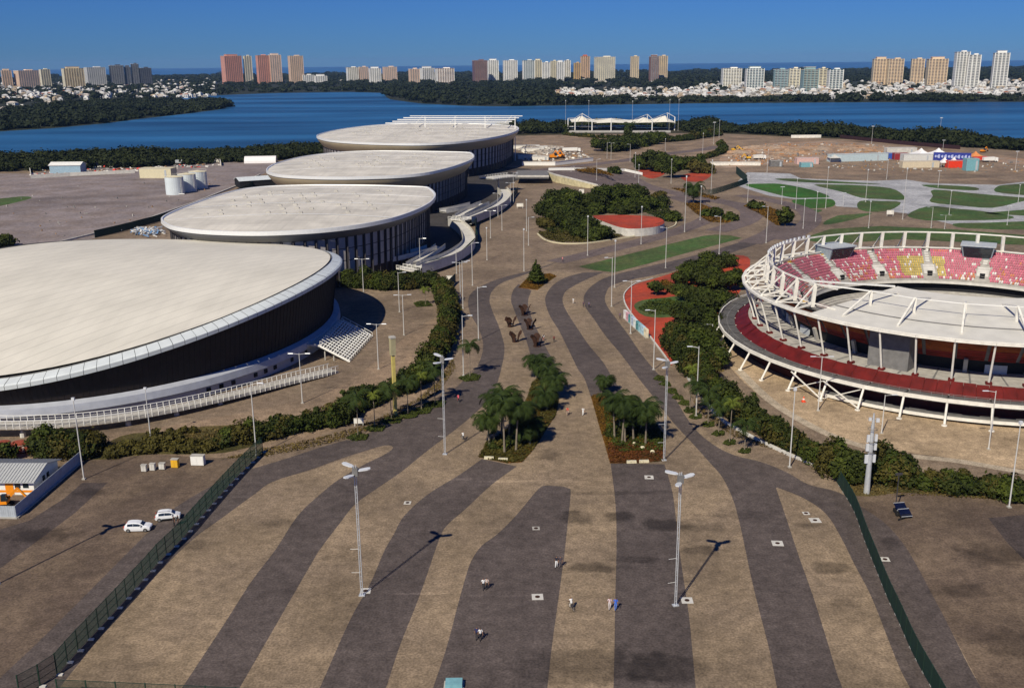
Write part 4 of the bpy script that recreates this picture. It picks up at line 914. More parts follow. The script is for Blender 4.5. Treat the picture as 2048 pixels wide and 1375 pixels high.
# ------------------------------------------------------------------ lamp posts
def make_mast():
    t = thing('light_mast', 'x', 'light mast', (0, 0, 0)); H = 18.6
    for s in (-1, 1): MB().tube([(s * .12, 0, .1), (s * .12, 0, H)], .065, 8).build('mast_tube', M['galv'], t)
    mb = MB()
    for k in range(24): mb.bar((-.12, 0, .6 + k * .75), (.12, 0, .6 + k * .75), .04)
    mb.build('rung', M['galv'], t)
    MB().box((0, 0, .06), (.8, .6, .12)).build('base_plate', M['galv'], t)
    for z in (6.8, 3.4):
        MB().bar((-1.2, 0, z), (0, 0, z), .035).build('side_bracket', M['white'], t)
    MB().box((0, 0, H - .9), (.7, .5, 1.1)).build('hub', M['concdark'], t)
    for a, zz in ((math.radians(8), .0), (math.radians(150), .5), (math.radians(235), -.5)):
        d = Vector((math.cos(a), math.sin(a), 0)); s = Vector((-d.y, d.x, 0)); c = Vector((0, 0, H - .8 + zz)); mb = MB()
        pr = [(.3, .10), (.65, .33), (1.6, .38), (1.95, .2)]; vs = []
        for u, w in pr:
            for k, z in ((-1, .08), (1, .08), (1, -.06), (-1, -.06)): vs.append(c + d * u + s * w * k + Vector((0, 0, z + .12 * u)))
        fs = [(3, 2, 1, 0), (12, 13, 14, 15)]
        for i in range(3):
            for k in range(4): fs.append((i * 4 + k, i * 4 + (k + 1) % 4, i * 4 + 4 + (k + 1) % 4, i * 4 + 4 + k))
        mb.add(vs, fs); hd = mb.build('lamp_head', M['head'], t)
        mb = MB(); mb.poly([c + d * u + s * w * k + Vector((0, 0, -.075 + .12 * u)) for u, w, k in ((.75, .24, -1), (.75, .24, 1), (1.55, .27, 1), (1.55, .27, -1))]); mb.build('lens', M['lens'], hd)
    KIDS[t] = list(t.children); return t
def make_lamp(kind, H=13.5):
    t = thing('lamp_post', 'x', 'lamp post', (0, 0, 0))
    MB().tube([(0, 0, 0), (0, 0, H * .5), (0, 0, H)], [.125, .10, .075], 8).build('pole', M['galvpole'], t)
    MB().box((0, 0, .1), (.55, .55, .2)).build('base_plate', M['conc'], t)
    arms = {'R': [0], 'L': [math.pi], 'T': [0, math.pi], 'S': [], 'F': []}[kind]
    for a in arms:
        d = Vector((math.cos(a), math.sin(a), 0)); e = Vector((0, 0, H - .3)) + d * 1.2 + Vector((0, 0, .22))
        MB().bar((0, 0, H - .3), e, .09).build('arm', M['galvpole'], t)
        mb = MB(); mb.box(e + d * .55 + Vector((0, 0, .05)), (1.15, .34, .12), a, top=(.8, .7)); hd = mb.build('lamp_head', M['head'], t)
        MB().box(e + d * .55 + Vector((0, 0, -.03)), (.8, .25, .03), a).build('lens', M['lens'], hd)
    if kind == 'S':
        MB().box((0, 0, H + .1), (.5, .35, .5)).build('camera_head', M['head'], t)
    if kind == 'F':
        for s in (-.8, -.27, .27, .8):
            MB().box((s, -.15, H - .2), (.45, .3, .45)).build('floodlight', M['head'], t)
        MB().bar((-1.1, 0, H - .45), (1.1, 0, H - .45), .09).build('cross_bar', M['galvpole'], t)
    KIDS[t] = list(t.children); return t
PROTO = {}
def place_lamp(kind, bx, by, ty, label, group, rz=0.0):
    first = kind not in PROTO
    if first: PROTO[kind] = make_mast() if kind == 'M' else make_lamp(kind)
    p = P(bx, by); h = HT(bx, by, ty); H0 = 18.6 if kind == 'M' else 13.5
    sc = (1, 1, 1) if kind == 'M' else (1, 1, h / H0)
    if first: o = PROTO[kind]; o.location = p; o.rotation_euler = (0, 0, rz); o.scale = sc
    else: o = copy_tree(PROTO[kind], p, rz, sc)
    o['label'] = label; o['group'] = group; return o
gm = 'tall three headed light masts on the plaza'
place_lamp('M', 724, 1190, 927, 'tall three headed mast at left foreground, in front of the slanting dark bands', gm)
place_lamp('M', 1351, 1210, 943, 'tall three headed mast at right foreground beside a white manhole slab', gm, .25)
place_lamp('M', 890, 908, 712, 'tall three headed mast just left of the left palm island', gm, -.2)
place_lamp('M', 1328, 920, 720, 'tall three headed mast at the corner of the right palm island', gm, .1)
place_lamp('M', -6, 1168, 900, 'tall three headed mast at the left edge of the car park', gm, .4)
PL = 'slim lamp posts along the promenade'
LAMPS = [
 ('R', 957, 680, 573, 'single arm lamp post in the leftmost dark band left of the rusty sculptures'), ('R', 927, 751, 630, 'single arm lamp post between hedge and path, left of the mid promenade'),
 ('R', 926, 617, 521, 'single arm lamp post at the bend of the leftmost dark band'), ('R', 945, 571, 485, 'single arm lamp post below the green screen of the nearest arena'),
 ('T', 921, 600, 584 - 60, 'double arm lamp post behind the hedge top at the promenade bend'),
 ('R', 913, 547, 497, 'lamp post against the green screen nearest the velodrome'), ('S', 974, 520, 456, 'post with a camera on the open gravel before the arenas'),
 ('T', 981, 476, 421, 'double arm post below the middle arena ramps'), ('T', 1004, 461, 410, 'double arm post right of the middle arena ramps'), ('T', 996, 433, 386, 'double arm post behind the green screen of the middle arena'),
 ('T', 1021, 412, 365, 'double arm post at the far end of the green screen'), ('R', 1027, 407, 345, 'single arm post at the top of the gravel lane'), ('S', 1053, 462, 400, 'camera post on the gravel left of the round island trees'),
 ('R', 1057, 491, 434, 'single arm post at the left tip of the round island'), ('S', 1048, 542, 459, 'plain tall post just left of the small conifer bed'),
 ('T', 727, 584, 517, 'double headed post before the shrubs behind the velodrome'), ('R', 799, 624, 544, 'single arm post right of the velodrome shadow'), ('T', 808, 670, 589, 'double headed post between velodrome stairs and hedge'),
 ('T', 757, 738, 647, 'double headed post in front of the white velodrome stairway'), ('T', 605, 806, 706, 'double headed post near the right end of the railed ramp'), ('R', 513, 910, 765, 'post at the top corner of the green mesh fence'),
 ('S', 302, 880, 777, 'leaning looking post before the middle of the railed ramp'), ('S', 168, 958, 799, 'pale post at the corner of the fenced site cabin'), ('R', 715, 540, 476, 'post rising behind the velodrome right rim'), ('R', 841, 548, 476, 'post beside the landing of the nearest arena ramps'),
 ('L', 1223, 613, 514, 'left arm post at the right edge of the right dark band bend'), ('S', 1229, 575, 482, 'plain post at the lower left end of the long lawn'), ('T', 1261, 667, 561, 'double arm post behind the row of painted letters'), ('L', 1307, 739, 619, 'left arm post beside the red rubber floor kerb'),
 ('L', 1392, 832, 692, 'left arm post among the young palms on the right path'), ('S', 1579, 934, 779, 'plain pale post before the right hedge'), ('S', 2018, 1014, 846, 'plain pale post at the right edge of the car park'),
 ('T', 1636, 821, 712, 'double arm post on the stadium forecourt near the orange cone'), ('R', 1763, 866, 789, 'post with a tilted lamp on the stadium forecourt'), ('L', 1977, 898, 781, 'post on the stadium forecourt at far right'),
 ('L', 1424, 680, 648, 'short post in the trees left of the stadium'), ('L', 1446, 726, 693, 'short post at the left end of the forecourt'),
 ('S', 1175, 511, 433, 'post on the kerb of the round island, left side'), ('S', 1282, 488, 414, 'post in front of the red topped drum wall'), ('L', 1331, 536, 454, 'left arm post at the lower edge of the long lawn'), ('L', 1438, 508, 432, 'left arm post at the upper end of the long lawn'),
 ('S', 1369, 464, 354, 'tallest plain post right of the round island'), ('S', 1400, 440, 373, 'post by the flower bed with the lone palm'), ('L', 1532, 486, 412, 'left arm post between the two outer promenade loops'), ('S', 1606, 457, 398, 'post at the outer edge of the promenade loop'),
 ('S', 1342, 367, 319, 'pair like thick post among the far shrubs'), ('S', 1422, 386, 321, 'post left of the green park corner screen'),
 ('R', 1142, 357, 333, 'short post on the raised road, left'), ('R', 1193, 369, 318, 'post on the raised road, right of the orange bed'), ('R', 1214, 317, 285, 'left one of two close posts on the far dirt field'), ('R', 1222, 319, 286, 'right one of two close posts on the far dirt field'),
 ('L', 1260, 324, 288, 'left arm post on the far road'), ('S', 1270, 355, 306, 'post at the right end of the white road edge wall'), ('S', 1277, 376, 330, 'post below the far red rubber floor'), ('S', 1330, 313, 278, 'post right of the far tree clump'),
 ('S', 1131, 262, 202, 'very tall floodlight post left of the white tensile canopy'), ('S', 1177, 262, 202, 'very tall post behind the left part of the tensile canopy'), ('S', 1264, 262, 203, 'very tall post behind the middle of the tensile canopy'), ('S', 1338, 262, 200, 'very tall post near the right mast of the tensile canopy'), ('S', 1356, 262, 200, 'very tall post right of the tensile canopy'),
 ('S', 1405, 309, 267, 'post left of the yellow diggers'), ('F', 1427, 289, 244, 'floodlight post near the far left of the building site'), ('S', 1438, 276, 241, 'slim post behind the building site'), ('S', 1534, 345, 300, 'post before the pink container'), ('S', 1495, 404, 352, 'post at the park screen corner'),
 ('F', 1563, 409, 373, 'floodlight post at the left lawn tip'), ('S', 1591, 418, 357, 'post before the bright lower lawn'), ('S', 1631, 443, 384, 'post on the kerb right of the promenade loop'), ('S', 1651, 417, 335, 'post behind the bright lower lawn'), ('F', 1686, 412, 385, 'floodlight post at the pale park path'), ('S', 1731, 404, 340, 'thick post in the middle park lawn'),
 ('S', 1737, 456, 403, 'post below the middle park lawn'), ('S', 1773, 359, 320, 'post before the long grey containers'), ('S', 1805, 439, 338, 'tallest post of the park centre'), ('F', 1876, 375, 341, 'floodlight post by the sand strip'), ('S', 1898, 429, 382, 'post in the wide right lawn'), ('L', 1862, 456, 414, 'left arm post above the stadium ring, left one'),
 ('T', 1889, 458, 430, 'double arm post above the stadium ring, right one'), ('S', 2036, 405, 370, 'post in the far right lawn'), ('F', 2014, 450, 411, 'floodlight post above the stadium ring at far right'), ('F', 2030, 344, 302, 'floodlight post right of the fair tents'), ('F', 1743, 288, 252, 'floodlight post by the maroon hoarding'), ('F', 1878, 282, 235, 'very tall floodlight post at the lagoon edge'), ('F', 1885, 306, 280, 'floodlight post above the white fair tents'),
]
for k, x, y, ty, lab in LAMPS: place_lamp(k, x, y, ty, lab, PL if y > 400 else 'distant lamp posts', random.uniform(-.15, .15))

# ------------------------------------------------------------------ fences
def mesh_fence(label, px, h, step, solid=False, feet=False, name='mesh_fence', cat='fence'):
    raw = [P(x, y) for x, y in px]; line = [Vector((q[0], q[1], 0)) for q in cat_rom([tuple(p)[:2] for p in raw], 6)]
    pts = resample(line, step); t = thing(name, label, cat, tuple(pts[0])); up = Vector((0, 0, h))
    for i, p in enumerate(pts):
        MB().bar(p, p + up * 1.02, .10).build('post', M['greenpost'], t)
        if feet: MB().box(p + Vector((.3, 0, .08)), (.7, .4, .16)).build('foot', M['concpale'], t)
        if i + 1 < len(pts):
            q = pts[i + 1]; d = (q - p); L = d.length; dn = d.normalized(); mb = MB()
            if solid:
                n = Vector((-dn.y, dn.x, 0)) * .03
                a, b = p + dn * .06, q - dn * .06; z0 = Vector((0, 0, .1))
                mb.add([a - n + z0, b - n + z0, b - n + up, a - n + up, a + n + z0, b + n + z0, b + n + up, a + n + up], [(0, 1, 2, 3), (7, 6, 5, 4), (3, 2, 6, 7), (0, 4, 5, 1)])
            else:
                k = int(L / .11)
                for j in range(1, k): a = p + dn * (L * j / k); mb.bar(a + Vector((0, 0, .1)), a + up, .028)
                for z in (.12, h * .33, h * .66, h - .03): mb.bar(p + Vector((0, 0, z)), q + Vector((0, 0, z)), .045)
            mb.build('fence_panel', M['greenfence'], t)
    return t
mesh_fence('green wire mesh fence running diagonally beside the parked white cars', [(40, 1395), (107, 1356), (142, 1317), (177, 1279), (239, 1212), (294, 1151), (319, 1122), (358, 1084), (391, 1046), (444, 986), (482, 945), (514, 914), (536, 896)], 2.9, 2.45, feet=True)
mesh_fence('green wire mesh fence cut by the lower left picture edge', [(118, 1403), (250, 1409), (400, 1416), (560, 1424)], 2.9, 3.4)
mesh_fence('solid dark green screen fence crossing the right dark paving', [(1656, 936), (1682, 978), (1708, 1022), (1730, 1083), (1756, 1148), (1773, 1191), (1799, 1247), (1820, 1295), (1842, 1338), (1866, 1380), (1900, 1440)], 2.7, 2.5, solid=True, feet=True, name='screen_fence')
mesh_fence('dark green screen curving round the arena forecourts', [(800, 556), (860, 540), (913, 524), (937, 505), (955, 484), (951, 468), (954, 449), (975, 433), (1004, 421), (1022, 403), (1036, 385)], 3.2, 4, solid=True, name='screen_fence')
mesh_fence('short dark green screen at the hedge top left of the promenade bend', [(884, 604), (890, 590), (899, 577), (914, 562)], 3.0, 3, solid=True, name='screen_fence')
mesh_fence('green corner screen standing at the park lawn tip', [(1472, 347), (1482, 356), (1494, 367)], 4.5, 5, solid=True, name='screen_fence')
mesh_fence('grey green mesh fence from the park corner to the far red floor', [(1494, 367), (1462, 378), (1425, 389), (1400, 392)], 3.0, 4.5, name='mesh_fence')
mesh_fence('long low mesh fence along the road behind the velodrome', [(190, 476), (250, 462), (320, 443), (400, 420), (470, 392), (520, 368)], 3.2, 8, solid=True, name='screen_fence')

# ------------------------------------------------------------------ vehicles
def car(name, label, pa, pb, L, W, H, suv=False):
    """hatchback whose near side wheels stand at pa (rear) and pb (front)"""
    d = (pb - pa); d.z = 0; d.normalize(); side = Vector((-d.y, d.x, 0)); wb = L * .64
    rear = pa + side * (W / 2 - .1)
    t = thing(name, label, 'car', (rear.x, rear.y, 0), math.atan2(d.y, d.x), group='white cars parked by the green fence')
    ORG[t] = Vector((0, 0, 0)); white = mat('car_paint_white', (.78, .79, .80), .22, 0, var=.02, spec=.6)
    x0, x1 = -L * .17, L * .83; g = .2 if not suv else .24
    # stations along x: (x, z_low, z_shoulder, z_roof, half width low, half width roof)
    prof = [(x0, .42, .78, .80, .78, .6), (x0 + .08, .30, .86, .95, .86, .70), (x0 + .45, g, .92, H * .93, .92, .72), (x0 + 1.0, g, .93, H, .95, .74), (x0 + 1.9, g, .92, H * .985, .96, .73), (x0 + 2.45, g, .90, H * .90, .96, .72), (x0 + 2.95, g, .88, .97, .95, .80), (x1 - .5, g, .84, .88, .92, .80), (x1 - .12, .26, .70, .74, .84, .72), (x1, .38, .60, .62, .70, .60)]
    s = W / 2 / .96; rings = []
    for (x, zl, zs, zr, wl, wr) in prof:
        rings.append([Vector((x, -wl * s * .96, zl)), Vector((x, -wl * s, (zl + zs) / 2)), Vector((x, -wl * s * .97, zs)), Vector((x, -wr * s, zr - .06)), Vector((x, -wr * s * .85, zr)), Vector((x, wr * s * .85, zr)), Vector((x, wr * s, zr - .06)), Vector((x, wl * s * .97, zs)), Vector((x, wl * s, (zl + zs) / 2)), Vector((x, wl * s * .96, zl))])
    mb = MB(); mb.loft(rings); mb.poly(rings[0][::-1]); mb.poly(rings[-1]); mb.build('body', white, t, smooth=False)
    def lerp3(i, f): return [a.lerp(b, f) for a, b in zip(rings[i], rings[i + 1])]
    # windscreen, rear window and side windows lie just proud of the body
    def glaze(nm, pts, n): mb = MB(); mb.poly([p + n * .045 for p in pts]); mb.build(nm, M['glass'], t)
    a, b = lerp3(5, .10), lerp3(5, .95)
    glaze('windscreen', [a[4], a[5], b[5], b[4]], Vector((.4, 0, .9)))
    a, b = lerp3(1, .15), lerp3(1, .85); glaze('rear_window', [a[4], b[4], b[5], a[5]], Vector((-.5, 0, .8)))
    for sgn, (lo, hi) in ((-1, (2, 3)), (1, (7, 6))):
        for i0, f0, i1, f1 in ((2, .25, 3, .45), (3, .52, 4, .55), (4, .62, 5, .7)):
            A, B = lerp3(i0, f0), lerp3(i1, f1)
            q = [A[lo].lerp(A[hi], .12), B[lo].lerp(B[hi], .12), B[lo].lerp(B[hi], .88), A[lo].lerp(A[hi], .88)]
            glaze('side_window', q if sgn < 0 else q[::-1], Vector((0, sgn, .35)))
        MB().box((x0 + 2.55, sgn * (W / 2 + .06), .98), (.16, .2, .13)).build('wing_mirror', white, t)
        MB().box((x1 - .18, sgn * W * .33, .66), (.22, .34, .14)).build('headlight', M['head'], t)
        MB().box((x0 + .06, sgn * W * .38, .84), (.12, .22, .26)).build('tail_light', M['redpaint'], t)
        for xx in (0, wb):
            w = MB(); w.tube([(xx, sgn * (W / 2 - .17), .31), (xx, sgn * (W / 2 + .015), .31)], .31, 14); wh = w.build('wheel', M['tyre'], t)
            r = MB(); r.tube([(xx, sgn * (W / 2), .31), (xx, sgn * (W / 2 + .03), .31)], .2, 10); r.build('rim', M['concdark'], wh)
    MB().box((x1 - .02, 0, .42), (.1, W * .6, .16)).build('grille', M['black'], t)
    if suv:
        for sgn in (-1, 1): MB().bar((x0 + .6, sgn * W * .33, H + .05), (x0 + 2.3, sgn * W * .33, H + .02), .05).build('roof_rail', M['concdark'], t); MB().bar((.35, sgn * (W / 2 + .005), .36), (wb - .35, sgn * (W / 2 + .005), .36), .05, .2).build('sill_guard', M['tyre'], t)
    return t
car('parked_car', 'white hatchback parked nearer the lamp shadow, left of the other car', P(257, 1064), P(287.5, 1063), 3.95, 1.68, 1.48)
car('parked_car', 'white compact crossover parked closest to the green fence', P(319, 1043), P(349, 1040), 3.75, 1.66, 1.5, True)

def digger(label, px, rz, s=1.0, group='diggers', mt='orange'):
    p = P(*px); t = thing('excavator', label, 'excavator', tuple(p), rz, group); ORG[t] = Vector((0, 0, 0)); m_ = M[mt]
    for y in (-.95, .95):
        mb = MB(); pr = [(-1.7, .1), (1.7, .1), (2.0, .45), (1.7, .85), (-1.7, .85), (-2.0, .45)]
        mb.add([(x * s, (y - .25) * s, z * s) for x, z in pr] + [(x * s, (y + .25) * s, z * s) for x, z in pr], [(5, 4, 3, 2, 1, 0), (6, 7, 8, 9, 10, 11)] + [(i, (i + 1) % 6, 6 + (i + 1) % 6, 6 + i) for i in range(6)]); mb.build('track', M['tyre'], t)
    MB().box((-.4 * s, 0, 1.5 * s), (3.0 * s, 2.2 * s, 1.2 * s), top=(.92, .9)).build('house', m_, t)
    cb = MB().box((.55 * s, -.6 * s, 2.3 * s), (1.3 * s, .95 * s, 1.4 * s), top=(.8, .9)).build('cab', M['glass'], t)
    MB().bar((1.0 * s, .3 * s, 1.7 * s), (3.2 * s, .3 * s, 4.0 * s), .35 * s, .5 * s).build('boom', m_, t)
    MB().bar((3.2 * s, .3 * s, 4.0 * s), (4.9 * s, .3 * s, 1.6 * s), .3 * s, .4 * s).build('stick', m_, t)
    mb = MB(); mb.add([(4.7 * s, -.2 * s, 1.7 * s), (4.7 * s, .8 * s, 1.7 * s), (5.2 * s, .8 * s, .7 * s), (5.2 * s, -.2 * s, .7 * s), (4.3 * s, -.2 * s, .7 * s), (4.3 * s, .8 * s, .7 * s)], [(0, 1, 2, 3), (3, 2, 5, 4), (0, 3, 4), (1, 5, 2)]); mb.build('bucket', M['rust'], t)
    return t
digger('orange excavator parked in front of the site cabin', (8, 1012), .1, .75, 'diggers on the left')
digger('orange excavator on the dirt field beside the far arena, left one', (1108, 318), .3, 1.5, 'orange machines by the far arena')
digger('orange excavator on the dirt field beside the far arena, right one', (1122, 316), 2.6, 1.3, 'orange machines by the far arena')
digger('yellow excavator at the left end of the building site', (1468, 302), .2, 1.0, 'diggers on the building site', 'yellow')
digger('yellow excavator second from the left on the building site', (1486, 303), 2.9, .9, 'diggers on the building site', 'yellow')
digger('yellow excavator beside the dump truck on the building site', (1496, 319), 3.3, 1.0, 'diggers on the building site', 'yellow')
digger('small orange excavator right of the fair tents', (1966, 305), .4, 1.0, 'diggers on the building site')
def truck(label, px, rz, cabm, bodym, L=9.0, group='trucks', name='truck'):
    p = P(*px); t = thing(name, label, 'truck', tuple(p), rz, group); ORG[t] = Vector((0, 0, 0))
    mb = MB(); mb.add([(-L / 2, -1.2, 1.1), (L / 2 - 2.4, -1.2, 1.1), (L / 2 - 2.4, 1.2, 1.1), (-L / 2, 1.2, 1.1), (-L / 2, -1.25, 3.2), (L / 2 - 2.4, -1.25, 3.4), (L / 2 - 2.4, 1.25, 3.4), (-L / 2, 1.25, 3.2)], [(4, 5, 6, 7), (0, 1, 5, 4), (1, 2, 6, 5), (2, 3, 7, 6), (3, 0, 4, 7), (3, 2, 1, 0)]); mb.build('cargo_body', bodym, t)
    MB().box((L / 2 - 1.1, 0, 1.75), (2.1, 2.4, 2.5), top=(.82, .92)).build('cab', cabm, t)
    MB().box((L / 2 - .3, 0, 2.3), (.5, 2.1, .9)).build('windscreen', M['glass'], t)
    for x in (-L * .33, -L * .2, L * .36):
        for y in (-1.05, 1.05): MB().tube([(x, y - .15, .5), (x, y + .15, .5)], .5, 10).build('wheel', M['tyre'], t)
    return t
truck('white dump truck on the building site beside the yellow diggers', (1519, 319), 0.1, M['white'], M['offwhite'], 9, 'vehicles on the building site')
truck('red fire engine like truck right of the blue fair wall', (1962, 323), .05, M['redpaint'], M['redpaint'], 11, 'vehicles at the fair')
truck('white truck right of the red truck beyond the fair', (1980, 324), .05, M['white'], M['white'], 10, 'vehicles at the fair')
truck('white lorry by the yard wall at left', (300, 331), 0, M['white'], M['white'], 9, 'lorries in the walled yard')
truck('red cab lorry by the yard wall at left', (365, 329), 0, M['redpaint'], M['greypaint'], 9, 'lorries in the walled yard')
truck('grey lorry at the right end of the yard wall', (385, 328), 0, M['greypaint'], M['concdark'], 9, 'lorries in the walled yard')
truck('white box lorry standing on the dirt field beside the far arena', (1143, 304), .0, M['white'], M['white'], 14, 'lorries beside the far arena')

# ------------------------------------------------------------------ containers, cabins, tents
def container(label, px, w, d, h, mt, rz=0.0, name='container', cat='container', group=None, ribs=True):
    p = P(*px); t = thing(name, label, cat, tuple(p), rz, group); ORG[t] = Vector((0, 0, 0))
    MB().box((0, 0, h / 2 + .05), (w, d, h)).build('shell', mt, t)
    if ribs:
        mb = MB(); k = max(4, int(w / .6))
        for i in range(k): x = -w / 2 + w * (i + .5) / k; mb.box((x, -d / 2 - .03, h / 2 + .05), (w / k * .5, .08, h * .9))
        mb.build('side_ribs', mt, t)
    for s in (-1, 1): MB().box((s * (w / 2 - .08), -d / 2 - .04, h / 2 + .05), (.2, .14, h + .04)).build('corner_post', M['concdark'], t)
    MB().box((0, -d / 2 - .05, h + .02), (w, .14, .18)).build('top_rail', M['concpale'], t)
    MB().box((w * .32, -d / 2 - .06, h * .45), (min(1.2, w * .2), .1, h * .75)).build('door', M['greypaint'], t)
    return t
gc = 'containers at the fair'
container('long pale blue grey container row, left of the fair', (1715, 322), 42, 5, 5, mat('pale_blue_panel', (.46, .55, .58), .6), .16, group=gc)
container('pink container left of the fair, upper one', (1613, 328), 15, 5, 4.2, mat('pink_panel', (.62, .42, .38), .6), 0, group=gc)
container('small teal container just below the pink one', (1612, 334), 8, 4, 3, M['teal'], 0, group=gc)
container('blue container at the left end of the fair', (1783, 318), 8, 4, 4.2, M['bluepaint'], 0, group=gc)
container('dark red container at the left of the fair', (1800, 319), 10, 5, 4.5, mat('dark_red_panel', (.28, .03, .035), .6), 0, group=gc)
container('grey upper cabin in the fair, left of the white tents', (1832, 323), 20, 6, 5, mat('white_panel', (.60, .60, .57), .6), 0, group=gc)
container('cream lower cabin in front of the fair', (1838, 335), 24, 5, 4.2, mat('cream_panel', (.60, .52, .38), .6), 0, group=gc)
container('bright red bus like container in front of the fair with a white square', (1915, 335), 14.5, 4.5, 4.5, mat('bright_red_panel', (.70, .05, .02), .5), 0, group=gc)
container('teal block at the right front of the fair', (1940, 341), 8, 5, 7.5, M['teal'], 0, group=gc)
container('grey hut beside the lagoon, behind the maroon hoarding', (1935, 290), 13, 6, 4.5, M['concpale'], 0, 'hut', 'hut', gc)
container('grey box unit beside the low white wall', (1551, 333), 8, 5, 4, M['concdark'], 0, group=gc)
container('white cabin row left of the white tents', (1800, 309), 22, 6, 5, M['concpale'], 0, group=gc)
def wall_banner():
    a, b = P(1866, 322), P(1941, 324); t = thing('banner_wall', 'long royal blue banner wall of the fair with white round motifs', 'banner', tuple(a))
    MB().bar(a + Vector((0, 0, 3.2)), b + Vector((0, 0, 3.2)), .5, 5.4).build('panel', mat('royal_blue', (.025, .04, .26), .6), t)
    for i in range(11):
        p = a.lerp(b, (i + .6) / 11.2); r = 1.3 if i % 2 else .9; ring = [(p.x + r * math.cos(q) * (1 if i % 3 else .8), p.y - .5, 3.3 + r * math.sin(q)) for q in [k * math.pi / 5 for k in range(10)]]
        mb = MB(); mb.poly(ring[::-1]); mb.build('motif', mat('pale_motif', (.45, .50, .75), .6), t)
    for i in range(5): q = a.lerp(b, i / 4) + Vector((0, .6, 0)); MB().bar(q, q + Vector((0, 0, 5.6)), .3).build('prop', M['galv'], t)
wall_banner()
def tent(label, px, w, h, eave, mt, n=1, group='white fair tents'):
    p = P(*px); t = thing('tent', label, 'tent', tuple(p), 0, group); ORG[t] = Vector((0, 0, 0))
    for i in range(n):
        x = (i - (n - 1) / 2) * w; mb = MB(); k = 8; rings = []
        for f, z in ((1, eave), (.55, eave + (h - eave) * .28), (.22, eave + (h - eave) * .62), (.03, h)):
            rings.append([Vector((x + w / 2 * f * sx, w / 2 * f * sy, z)) for sx, sy in ((-1, -1), (0, -1), (1, -1), (1, 0), (1, 1), (0, 1), (-1, 1), (-1, 0))])
        mb.loft(rings); mb.build('canopy', mt, t)
        for sx in (-1, 1):
            for sy in (-1, 1): MB().bar((x + sx * w / 2, sy * w / 2, 0), (x + sx * w / 2, sy * w / 2, eave), .18).build('pole', M['galv'], t)
    return t
tentm = mat('tent_fabric', (.78, .76, .74), .7, var=.04)
tent('tallest white peaked marquee of the fair', (1858, 318), 12, 7.5, 3.6, tentm, 2)
tent('white peaked tent left of the tall marquee', (1842, 321), 9, 7, 3.5, tentm)
tent('pair of small white pointed tents in front of the blue banner wall', (1897, 334), 6, 6.5, 3, tentm, 2)
tent('orange heap like tent right of the blue banner wall', (1950, 317), 9, 5, 1.6, mat('orange_tarp', (.62, .24, .08), .8))
tent('pale tent at the left end of the pale containers', (1668, 324), 8, 5, 3, M['concpale'])
for i, (x, y, r, s) in enumerate(((1500, 305, 16, 2.2), (1530, 297, 20, 2.6), (1570, 300, 14, 2.0), (1600, 306, 18, 2.2), (1640, 298, 22, 2.4), (1690, 295, 20, 2.0), (1720, 301, 15, 2.2), (1760, 300, 18, 2.0), (1545, 315, 14, 1.8), (1470, 312, 9, 1.6), (1800, 302, 16, 2.0), (1062, 300, 12, 3.0), (1085, 306, 10, 2.4), (1070, 315, 9, 2.4), (1100, 296, 9, 2.0))):
    p = P(x, y); rr = random.Random(i); n = 22; rings = []
    for f, z in ((1, .0), (.8, .45), (.5, .85), (.15, 1.0)):
        rings.append([Vector((p.x + r * f * math.cos(2 * math.pi * k / n) * (1 + .3 * math.sin(3 * k + i)) + rr.uniform(-.6, .6), p.y + r * .55 * f * math.sin(2 * math.pi * k / n) * (1 + .25 * math.cos(2 * k + i)) + rr.uniform(-.6, .6), s * z * rr.uniform(.7, 1.25))) for k in range(n)])
    mb = MB(); mb.loft(rings); mb.poly(rings[-1])
    if i < 11:
        nm, lb = 'earth_mound', 'low reddish earth mound on the building site, number %s from its left end' % ('first second third fourth fifth sixth seventh eighth ninth tenth eleventh'.split()[sorted((1500, 1530, 1570, 1600, 1640, 1690, 1720, 1760, 1545, 1470, 1800)).index(x)])
        lb = lb.replace('number ', '').replace(' from its', ' from its')
    else: nm, lb = 'rubble_heap', ('grey rubble heap beside the far arena wall', 'scrap heap behind the white wall by the far arena', 'grey scrap heap nearest the far arena', 'small pale rubble heap on the dirt field')[i - 11]
    mb.build(nm, M['site'] if i < 11 else mat('rubble_%d' % i, (.30, .26, .22), .9, var=.5, scale=.5), None, tuple(p), label=lb, cat='mound', group='mounds')
for i, (x, y, w) in enumerate(((1052, 297, 22), (1065, 303, 18), (1075, 299, 16), (1055, 318, 14), (1080, 320, 12))):
    container(('long white roofed shed piece behind the far arena', 'second white shed piece behind the far arena', 'third white shed piece behind the far arena', 'low pale shed next to the far arena wall', 'low pale shed behind the white wall')[i], (x, y), w, 5, 2.6, M['offwhite'], .05, 'shed', 'shed', 'sheds by the far arena', False)

